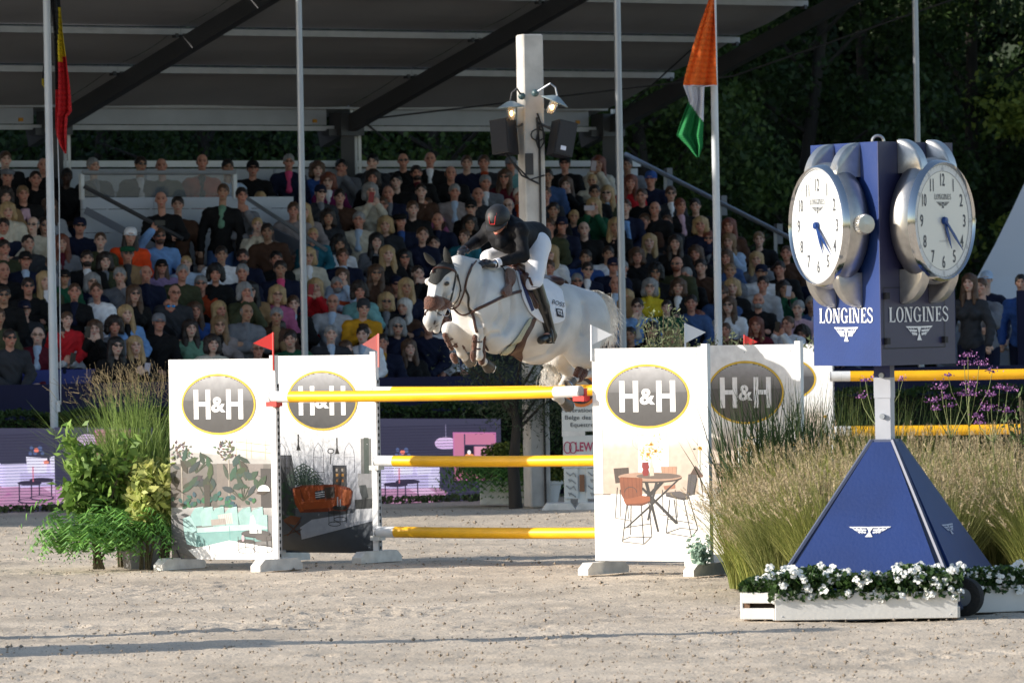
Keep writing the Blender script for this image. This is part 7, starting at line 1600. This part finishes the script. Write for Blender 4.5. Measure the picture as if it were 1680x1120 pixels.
flowers(*PL1, 'white flowers overflowing the long front planter box', 11, .17); flowers(*PL2, 'white flowers trailing over the left end planter box', 12, .06); flowers(*PL3, 'white flowers in the planter box at the right edge', 13, .06)
# ================================================================ PLANTS ROUND THE JUMP
def blades(name, N, rootfn, hfn, lean, w_, m_, parent, seed, K=6, curl=.35, cols=None, world=True):
    r = np.random.RandomState(seed); root = rootfn(r, N); h = hfn(r, N, root); az = r.uniform(0, 2*pi, N); ln = lean(r, N, root); dx, dy = ln[:,0], ln[:,1]
    V = np.zeros((N, K, 2, 3)); sd = np.stack([-np.sin(az), np.cos(az), np.zeros(N)], 1)
    for k in range(K):
        f = k/(K-1); p_ = root.copy(); p_[:,0] += dx*h*f**(1.6); p_[:,1] += dy*h*f**(1.6); p_[:,2] += h*f*(1-curl*f*(np.abs(dx)+np.abs(dy)))
        ww = w_*(1-f**2*.92); V[:,k,0] = p_-sd*ww/2; V[:,k,1] = p_+sd*ww/2
    c = None
    if cols is not None: t = r.rand(N)[:,None]; c = np.array(cols[0])*(1-t)+np.array(cols[1])*t
    tips = V[:,-1].mean(1); mids = V[:,-2].mean(1); return add(name, ribbon_mesh(name, V, c), m_, parent, world), tips, mids
grm = mat('grass_blade', (.5,.5,.5), .6, attr='Col', spec=.3, transl=.3); plm = mat('grass_plume', (.5,.5,.5), .85, attr='Col', nz=.15, nsc=30)
def plumes(name, base, tip, L, rad, cols, parent, seed, nb=36, m_=plm):
    # bottle-brush seed heads: a thin core with short bristles along it
    r = np.random.RandomState(seed); N = len(base); d = tip-base; d /= np.linalg.norm(d, axis=1)[:,None]+1e-9
    f = r.rand(N, nb); ctr = base[:,None]+d[:,None]*(f*L)[...,None]; dr = r.randn(N, nb, 3); dr -= d[:,None]*(dr*d[:,None]).sum(-1)[...,None]; dr /= np.linalg.norm(dr, axis=-1)[...,None]
    ln = rad*np.sin(pi*(.08+.9*f))[...,None]*r.uniform(.7,1.3,(N,nb,1)); e = ctr+dr*ln+d[:,None]*ln*1.0; sd = np.cross(dr, d[:,None])*.0022
    vs = np.stack([ctr-sd, ctr+sd, e], 2).reshape(-1, 3); F = np.arange(len(vs)).reshape(-1, 3); t = r.rand(N)[:,None]; c = np.array(cols[0])*(1-t)+np.array(cols[1])*t
    return add(name, npmesh(name, vs, F, False, np.repeat(c, nb*3, 0)), m_, parent)
def fgrass(cx, cy, R_, h0, N, label, seed, tone=1.0, npl=.17, dense=1.0):
    t = thing('fountain_grass', label, 'ornamental grass', (cx, cy, 0), 'clumps of fountain grass behind the clock')
    def rf(r, N): a = r.uniform(0, 2*pi, N); q = R_*.45*np.sqrt(r.rand(N)); return np.stack([cx+q*np.cos(a), cy+q*np.sin(a), np.zeros(N)], 1)
    def hf(r, N, root): return h0*r.uniform(.55,1.0,N)
    def lf(r, N, root): a = np.arctan2(root[:,1]-cy, root[:,0]-cx)+r.randn(N)*.5; m = r.uniform(.05,.75,N)*R_/.8; return np.stack([np.cos(a)*m, np.sin(a)*m], 1)
    o, tips, mids = blades('blades', N, rf, hf, lf, .0065, grm, t, seed, cols=((.13*tone,.17*tone,.035),(.38*tone,.38*tone,.12)))
    k = int(N*npl); def_ = np.argsort(-tips[:,2]+np.random.RandomState(seed+1).rand(N)*h0*1.1)[:k]
    plumes('seed_heads', mids[def_]*.3+tips[def_]*.7, tips[def_]+(tips[def_]-mids[def_])*.5+np.random.RandomState(seed).randn(len(def_),3)*.01, .13, .022, ((.32,.245,.145),(.52,.43,.28)), t, seed+5)
gl = [(2.10,54.6,.62,.98),(2.30,53.0,.66,1.08),(2.75,54.2,.75,1.30),(2.62,52.5,.66,1.15),(3.35,53.2,.75,1.35),(3.2,55.3,.8,1.45),(3.95,54.3,.75,1.42),(4.0,52.4,.7,1.30),(4.55,53.4,.75,1.38),(2.45,56.0,.7,1.30),(4.5,55.6,.8,1.42),(2.08,53.6,.42,.60),(4.35,51.6,.6,1.10),(3.4,51.9,.6,1.1)]
wd = ['leftmost clump of buff fountain grass touching the poster panels','low left clump of fountain grass near the planter corner','tall fountain grass clump behind the left slope of the pyramid','fountain grass clump tight behind the left pyramid edge','tall fountain grass directly behind the clock stem','back fountain grass clump below the dark reeds','fountain grass behind the right slope of the pyramid','fountain grass low behind the right planter','fountain grass at the right edge of the picture','fountain grass behind the leftmost clump','back fountain grass below the purple flowers','small fringe of dry grass at the left foot of the bed','low fountain grass beside the right planter box','short fountain grass hidden behind the pyramid']
for i, (x, y, R_, h0) in enumerate(gl): fgrass(x, y, R_, h0, 2300, wd[i], 200+i*3, tone=(1.0, .85, 1.1)[i % 3])
# dark upright reeds
def reed(cx, cy, wid, h0, N, label, seed, cols, w_=.020, ln_=.16, grp='upright reeds'):
    t = thing('reed_grass', label, 'reeds', (cx, cy, 0), grp)
    def rf(r, N): return np.stack([cx+r.uniform(-wid,wid,N), cy+r.randn(N)*.25, np.zeros(N)], 1)
    blades('blades', N, rf, lambda r, N, q: h0*r.uniform(.6,1.02,N), lambda r, N, q: np.stack([r.randn(N)*ln_, r.randn(N)*ln_], 1), w_, grm, t, seed, cols=cols, curl=.2); return t
reed(2.35,57.0,.45,1.80,620,'dark green upright reeds in front of the second right panel',301,((.015,.035,.012),(.035,.065,.02)))
reed(2.75,57.4,.30,1.66,200,'dark green reeds in front of the farthest oval logo',302,((.015,.035,.012),(.04,.075,.02)))
reed(3.1,57.0,.35,1.80,420,'yellow green reeds behind the clock stem',303,((.06,.09,.02),(.14,.17,.04)),.008)
reed(3.6,57.5,.35,1.70,240,'mixed green reeds right of the clock stem',304,((.03,.06,.02),(.10,.14,.04)),.008)
# verbena: wiry stems with purple heads
vst = mat('verbena_stem', (.16,.19,.07), .7); vfl = mat('verbena_purple', (.5,.5,.5), .8, attr='Col')
def verb(heads, foot, label, seed, D=53.5):
    r = np.random.RandomState(seed); t = thing('verbena', label, 'flowers', Vector((at(foot[0], foot[1], D).x, D, 0)), 'purple verbena by the clock'); root = at(foot[0], foot[1], D); base = Vector((root.x, D, .2)); mid = root
    b = MB(); b.tube([base, mid], .0045, 5); forks = {}
    for (x, y, s_) in heads:
        h_ = at(x, y, D+r.uniform(-.25,.25)); q = mid.lerp(h_, .35)+Vector((0,0,-.03)); b.tube([mid, q, h_.lerp(q, .4)+Vector(((h_.x-mid.x)*.1,0,-.01)), h_], [.0038,.0033,.003,.0025], 5)
    b.build('stems', vst, t)
    for (x, y, s_) in heads:
        h_ = at(x, y, D); n = int(46*s_); P_ = r.randn(n, 3)*np.array([.030,.024,.024])*s_; P_[:,2] = np.abs(P_[:,2])*.9; q = P_+np.array(h_); d = r.randn(n,3); d /= np.linalg.norm(d,axis=1)[:,None]; e = np.cross(d, r.randn(n,3)); e /= np.linalg.norm(e,axis=1)[:,None]; s2 = .009
        vs = np.stack([q-d*s2, q+e*s2, q+d*s2, q-e*s2], 1).reshape(-1,3); tt = r.rand(n)[:,None]; c = np.repeat(np.array([.14,.035,.16])*(1-tt)+np.array([.36,.16,.38])*tt, 4, 0); add('flower_head', npmesh('fh', vs, np.arange(n*4).reshape(-1,4), False, c), vfl, t)['kind'] = 'stuff'
verb([(1588,585,1.1),(1582,598,.9),(1606,600,1.5),(1628,611,.9),(1590,632,1.1),(1556,617,.7)], (1590,700), 'tall purple verbena with its highest head beside the clock box corner', 1)
verb([(1545,638,1.3),(1552,655,1.2),(1530,660,1.1),(1578,648,.8),(1592,650,1.4),(1560,668,.8),(1536,672,.8)], (1560,720), 'purple verbena left of the tallest one under the yellow pole', 2, 53.0)
verb([(1640,637,.9),(1653,642,1.4),(1626,650,1.1),(1620,673,1.4),(1652,676,1.2),(1603,684,.9),(1606,695,.9)], (1630,725), 'purple verbena nearest the right edge of the picture', 3, 53.2)
verb([(1420,625,.9),(1438,621,.8),(1413,653,.9),(1481,624,.8)], (1440,700), 'small purple verbena at the left side of the clock stem', 4, 54.0)
def shrub(c, R_, z0, z1, N, leaf, tint, label, seed, cat='shrub', aspect=.5, nm='shrub', grp=None, stems=True, m_=None, drop=0):
    t = thing(nm, label, cat, (c[0], c[1], 0), grp); rr = np.random.RandomState(seed+50); nb = 14; A = rr.uniform(0, 2*pi, nb); Q = R_*rr.uniform(.1,1,nb); T = np.stack([c[0]+Q*np.cos(A), c[1]+Q*np.sin(A)*.8, z0+(z1-z0)*rr.uniform(.45,1.0,nb)], 1)
    if stems:
        b = MB()
        for q in T: b.tube([Vector((c[0]+rr.randn()*.03,c[1],.0)), Vector(((c[0]+q[0])/2,(c[1]+q[1])/2,(z0+q[2])*.5)), Vector(q)], [.012,.009,.003], 5)
        b.build('stems', mat('stem_brown', (.10,.085,.05), .8), t)
    def fn(r, N):
        i = r.randint(0, nb, N); f = r.uniform(.25,1.05,N)[:,None]; b0 = np.array([c[0],c[1],z0]); return b0+(T[i]-b0)*f+r.randn(N,3)*np.array([.055,.055,.05])*(R_/.35)
    leafcloud('leaves', fn, N, leaf, m_ or tleaf, t, seed=seed, tint=tint, aspect=aspect, drop=drop); return t
olm = ((.10,.13,.06),(.26,.30,.17))
for i, (px, R_, zt_, lb) in enumerate(((1085,.30,2.38,'sunlit olive bush with pale narrow leaves between the two white pennants'),(1135,.26,2.26,'sunlit olive bush behind the second white pennant'),(1190,.28,2.20,'sunlit olive bush at the foot of the middle flagpole'),(1345,.2,2.1,'olive sprig showing beside the blue clock box'))):
    q = at(px, 560, 62.2); shrub((q.x, 62.2+.3*(i%2)), R_, 1.45 if i < 3 else 1.98, zt_, 950 if i < 3 else 160, .055, olm, lb, 400+i, 'bush', .30, 'olive_bush', stems=i < 3)
shrub((at(1655,660,52.6).x+.12, 52.6), .2, .9, 1.72, 260, .05, ((.05,.10,.03),(.14,.20,.07)), 'leafy pale green sprig at the right edge above the fountain grass', 420, 'bush', .35, 'olive_bush')
q = onz(1135, 930); shrub((q.x+.02, 57.2), .15, .05, .34, 420, .05, ((.16,.26,.20),(.34,.46,.38)), 'small pale blue green plant at the foot of the near right panel', 421, 'plant', .6, 'dusty_plant', stems=False)
# olive tree trunk behind the jump, in shade
tq = Vector((at(846, 826, 76.9).x, 76.9, 0)); t = thing('olive_tree', 'potted olive tree in shade under the horse, left of the whitewashed post', 'tree', tq)
b = MB(); b.tube([tq, tq+Vector((-.02,0,.5)), tq+Vector((.03,0,1.0)), tq+Vector((-.03,0,1.5))], [.085,.07,.055,.03], 9)
for i in range(9): a = i*.7; b.tube([tq+Vector((0,0,.9+.05*i)), tq+Vector((.35*cos(a),.2*sin(a),1.25+.06*i)), tq+Vector((.7*cos(a),.35*sin(a),1.4+.08*i))], [.025,.014,.004], 5)
b.build('trunk', bark, t, smooth=True)
def fn(r, N):
    i = r.randint(0, 9, N); a = i*.7; f = r.uniform(.4,1.1,N); return np.stack([tq.x+.15+.75*np.cos(a)*f+r.randn(N)*.14, tq.y+.35*np.sin(a)*f+r.randn(N)*.1, 1.0+(.45+.08*i)*f+r.randn(N)*.16-.25*(r.rand(N)<.3)], 1)
leafcloud('crown', fn, 4200, .062, tleaf, t, seed=9, tint=((.045,.065,.035),(.10,.13,.075)), aspect=.25)
# ferns
frm = mat('fern_frond', (.5,.5,.5), .55, attr='Col', nz=.15, nsc=12, transl=.3)
def fern(c, R_, N, label, seed, tone=1.0, zc=.30, nm='fern'):
    t = thing(nm, label, 'fern', c, 'ferns on the arena'); r = random.Random(seed); vs = []; fs = []; cl = []; b = MB()
    for i in range(N):
        a = 2*pi*i/N*2.4+r.uniform(-.3,.3); L = R_*r.uniform(.75,1.1); up = r.uniform(1.5,3.0)*(.45 if zc > .4 else 1); pts = []
        for k in range(15): f = k/14; pts.append(Vector((c[0]+cos(a)*L*f, c[1]+sin(a)*L*f, c[2]+zc+L*up*(f-f*f)*1.15-(zc-.02)*f**2.2)))
        g_ = r.uniform(.8,1.7)*tone; col = (.045*g_,.115*g_,.022*g_,1); col2 = (.085*g_,.18*g_,.035*g_,1)
        for k in range(1, 14):
            d = (pts[k+1]-pts[k-1]).normalized(); sd = d.cross(ZUP).normalized(); nn_ = sd.cross(d); w_ = .105*R_/.55*sin(pi*min(1, .12+k/15))**.8
            for sg in (-1, 1):
                tp_ = pts[k]+sd*sg*w_+d*w_*.45-nn_*w_*.15-ZUP*w_*.35; b._add([pts[k]-d*.011, tp_, pts[k]+d*.013], [(0,1,2)], col if k % 2 else col2)
    b.build('fronds', frm, t); return t
for i, (px, D, R_, N, lb) in enumerate(((132,60.6,.66,34,'large fern at the outer left foot of the plant group'),(205,60.7,.58,32,'second fern in front of the green shrub'),(258,60.95,.52,30,'fern touching the foot of the teal sofa panel'),(178,60.55,.46,24,'low fern squeezed between the two front ferns'),(100,60.9,.42,22,'small fern at the very left of the plant group'),(280,61.15,.5,22,'fern tucked behind the left poster panel'))):
    q = onz(px, 930); k = D/q.y; fern(Vector((q.x*k, D, 0)), R_, N, lb, 500+i, 1.35+.25*(i % 2), .13)
for i, (px, D, R_, lb) in enumerate(((786,78.1,.62,'drooping fern at the left end of the white trough'),(828,78.1,.66,'drooping fern in the middle of the white trough'),(866,78.1,.55,'drooping fern at the right end of the white trough'))):
    q = at(px, 800, D); fern(Vector((q.x, D, 0)), R_, 60, lb, 520+i, 1.1, .41)
# variegated shrubs and tall switch grass at left
vg = ((.10,.18,.035),(.32,.38,.10)); yl2 = ((.26,.34,.07),(.68,.68,.26))
for i, (px, D, R_, z0, z1, N, tn, lb) in enumerate(((160,61.0,.42,.35,1.30,1500,((.10,.20,.035),(.26,.40,.09)),'bright green leafy shrub above the ferns at left'),(238,60.85,.34,.35,1.12,1700,yl2,'yellow variegated shrub next to the teal sofa panel'),(200,61.4,.35,.3,1.0,900,vg,'mid green shrub between the bright and the yellow one'),(266,60.9,.25,.3,1.05,1200,yl2,'yellow green shrub right against the poster edge'))):
    q = at(px, 850, D); shrub((q.x, D), R_, z0, z1, N, .12, tn, lb, 600+i, 'shrub', .45)
q = at(225, 850, 61.6); t = thing('switch_grass', 'tall loose switch grass with airy reddish seed heads left of the posters', 'ornamental grass', (q.x, 61.6, 0))
def rf(r, N): return np.stack([q.x+r.randn(N)*.16, 61.6+r.randn(N)*.2, np.full(N, .3)], 1)
o, tips, mids = blades('blades', 1700, rf, lambda r, N, a: 1.62*r.uniform(.35,1.0,N), lambda r, N, a: np.stack([r.randn(N)*.26-.10, r.randn(N)*.2], 1), .011, grm, t, 77, cols=((.09,.16,.03),(.30,.40,.11)))
sel = np.argsort(-tips[:,2])[:150]; r = np.random.RandomState(4); nb = 5
ctr = []; vs = []
for i in sel:
    b0 = mids[i]*.5+tips[i]*.5; d = (tips[i]-mids[i]); d /= np.linalg.norm(d)+1e-9
    for k in range(nb):
        f = r.rand(); p0 = b0+d*f*.26; e = p0+(r.randn(3)*.052*(1-f*.4)+d*.06); sd = np.array([.0011,0,.0011]); vs += [p0-sd, p0+sd, e+sd*.6, e-sd*.6]; s2 = .0038; vs += [e+np.array([-s2,0,0]), e+np.array([0,0,-s2]), e+np.array([s2,0,0]), e+np.array([0,0,s2*1.8])]
vs = np.array(vs); add('seed_heads', npmesh('sh', vs, np.arange(len(vs)).reshape(-1,4), False, np.tile(np.array([[.26,.20,.11]]), (len(vs),1))), plm, t)
q = at(60, 640, 61.5)
# pot under the left plants, trough and pots behind the jump
pc = onz(225, 938); pc = Vector((pc.x, 61.0, 0)); t = thing('plant_pot', 'grey square plant pot hidden under the left ferns', 'pot', pc)
b = MB(); b.lathe([(.20,0),(.26,.30),(.27,.32),(.24,.32),(.22,.28),(0,.27)], pc, 4, a0=pi/4+.3, a1=2*pi+pi/4+.3); b.build('pot_body', mat('pot_grey', (.20,.20,.21), .7, nz=.2, nsc=8), t)
a = onz(790, 828); c = onz(874, 826); t = thing('planter_trough', 'white trough under the drooping ferns behind the jump', 'planter', Vector(((a.x+c.x)/2, 78.3, 0)))
b = MB(); b.bbox(((a.x+c.x)/2, 78.3, .14), (abs(c.x-a.x)*1.05, .4, .26), b=.01); b.build('trough_body', grime, t); b = MB(); b.bbox(((a.x+c.x)/2, 78.3, .28), (abs(c.x-a.x)*1.08, .44, .03), b=.008); b.build('rim', white_paint, t)
pc = Vector((at(900, 800, 77.6).x, 77.6, 0)); t = thing('plant_pot', 'white flared pot holding the yellow green box shrub behind the jump', 'pot', pc); b = MB(); b.lathe([(.10,0),(.155,.26),(.18,.27),(.18,.31),(.14,.31),(0,.28)], pc, 24); b.build('pot_body', white_paint, t, smooth=True)
t = thing('box_shrub', 'clipped yellow green shrub in the white flared pot', 'shrub', pc+ZUP*.3)
def fn(r, N):
    d = r.randn(N,3); d /= np.linalg.norm(d,axis=1)[:,None]; return np.array([pc.x,pc.y,.42])+d*np.array([.30,.26,.16])*(r.rand(N)**.3)[:,None]
leafcloud('leaves', fn, 2600, .04, tleaf, t, seed=31, tint=((.05,.09,.015),(.24,.26,.05)))
q = at(800,770,79); t = thing('box_shrub', 'yellow topped shrub above the drooping ferns behind the jump', 'shrub', Vector((q.x, 79, 0)))
def fn(r, N):
    d = r.randn(N,3); d /= np.linalg.norm(d,axis=1)[:,None]; return np.array([tq.x-.1,79.0,.62])+d*np.array([.32,.24,.14])*(r.rand(N)**.3)[:,None]
leafcloud('leaves', fn, 2200, .04, tleaf, t, seed=32, tint=((.05,.09,.015),(.24,.26,.05)))
# unseen pieces added left of the frame to cast long shadows on the sand
t = thing('shadow_column', 'unseen slim white column added at near left for its shadow', 'sign', (-6.0,46.15,0)); b = MB(); b.bbox((-6.0,46.25,1.5), (.12,.42,3.0), 0, .01); b.build('board', wht, t)
b = MB(); b.bbox((-6.0,46.15,.04), (.5,.5,.08), 0, .01); b.build('foot', grime, t)
t = thing('shadow_wall', 'unseen low white wall added at near left for its shadow', 'jump filler', (-6.4,45.7,0)); b = MB(); b.bbox((-6.4,46.2,.85), (.10,1.15,1.6), 0, .01); b.build('shadow_wall_panel', wht, t)
for y in (45.8, 46.6): b = MB(); b.box((-6.4,y,.04), (.5,.1,.08)); b.build('foot', grime, t)
t = thing('flagpole', 'unseen stout post added at near left for its shadow', 'flagpole', (-7.5,48.1,0)); b = MB(); b.tube([(-7.5,48.1,0),(-7.5,48.1,2.1)], .16, 12); b.build('shaft', whitepole, t, smooth=True)
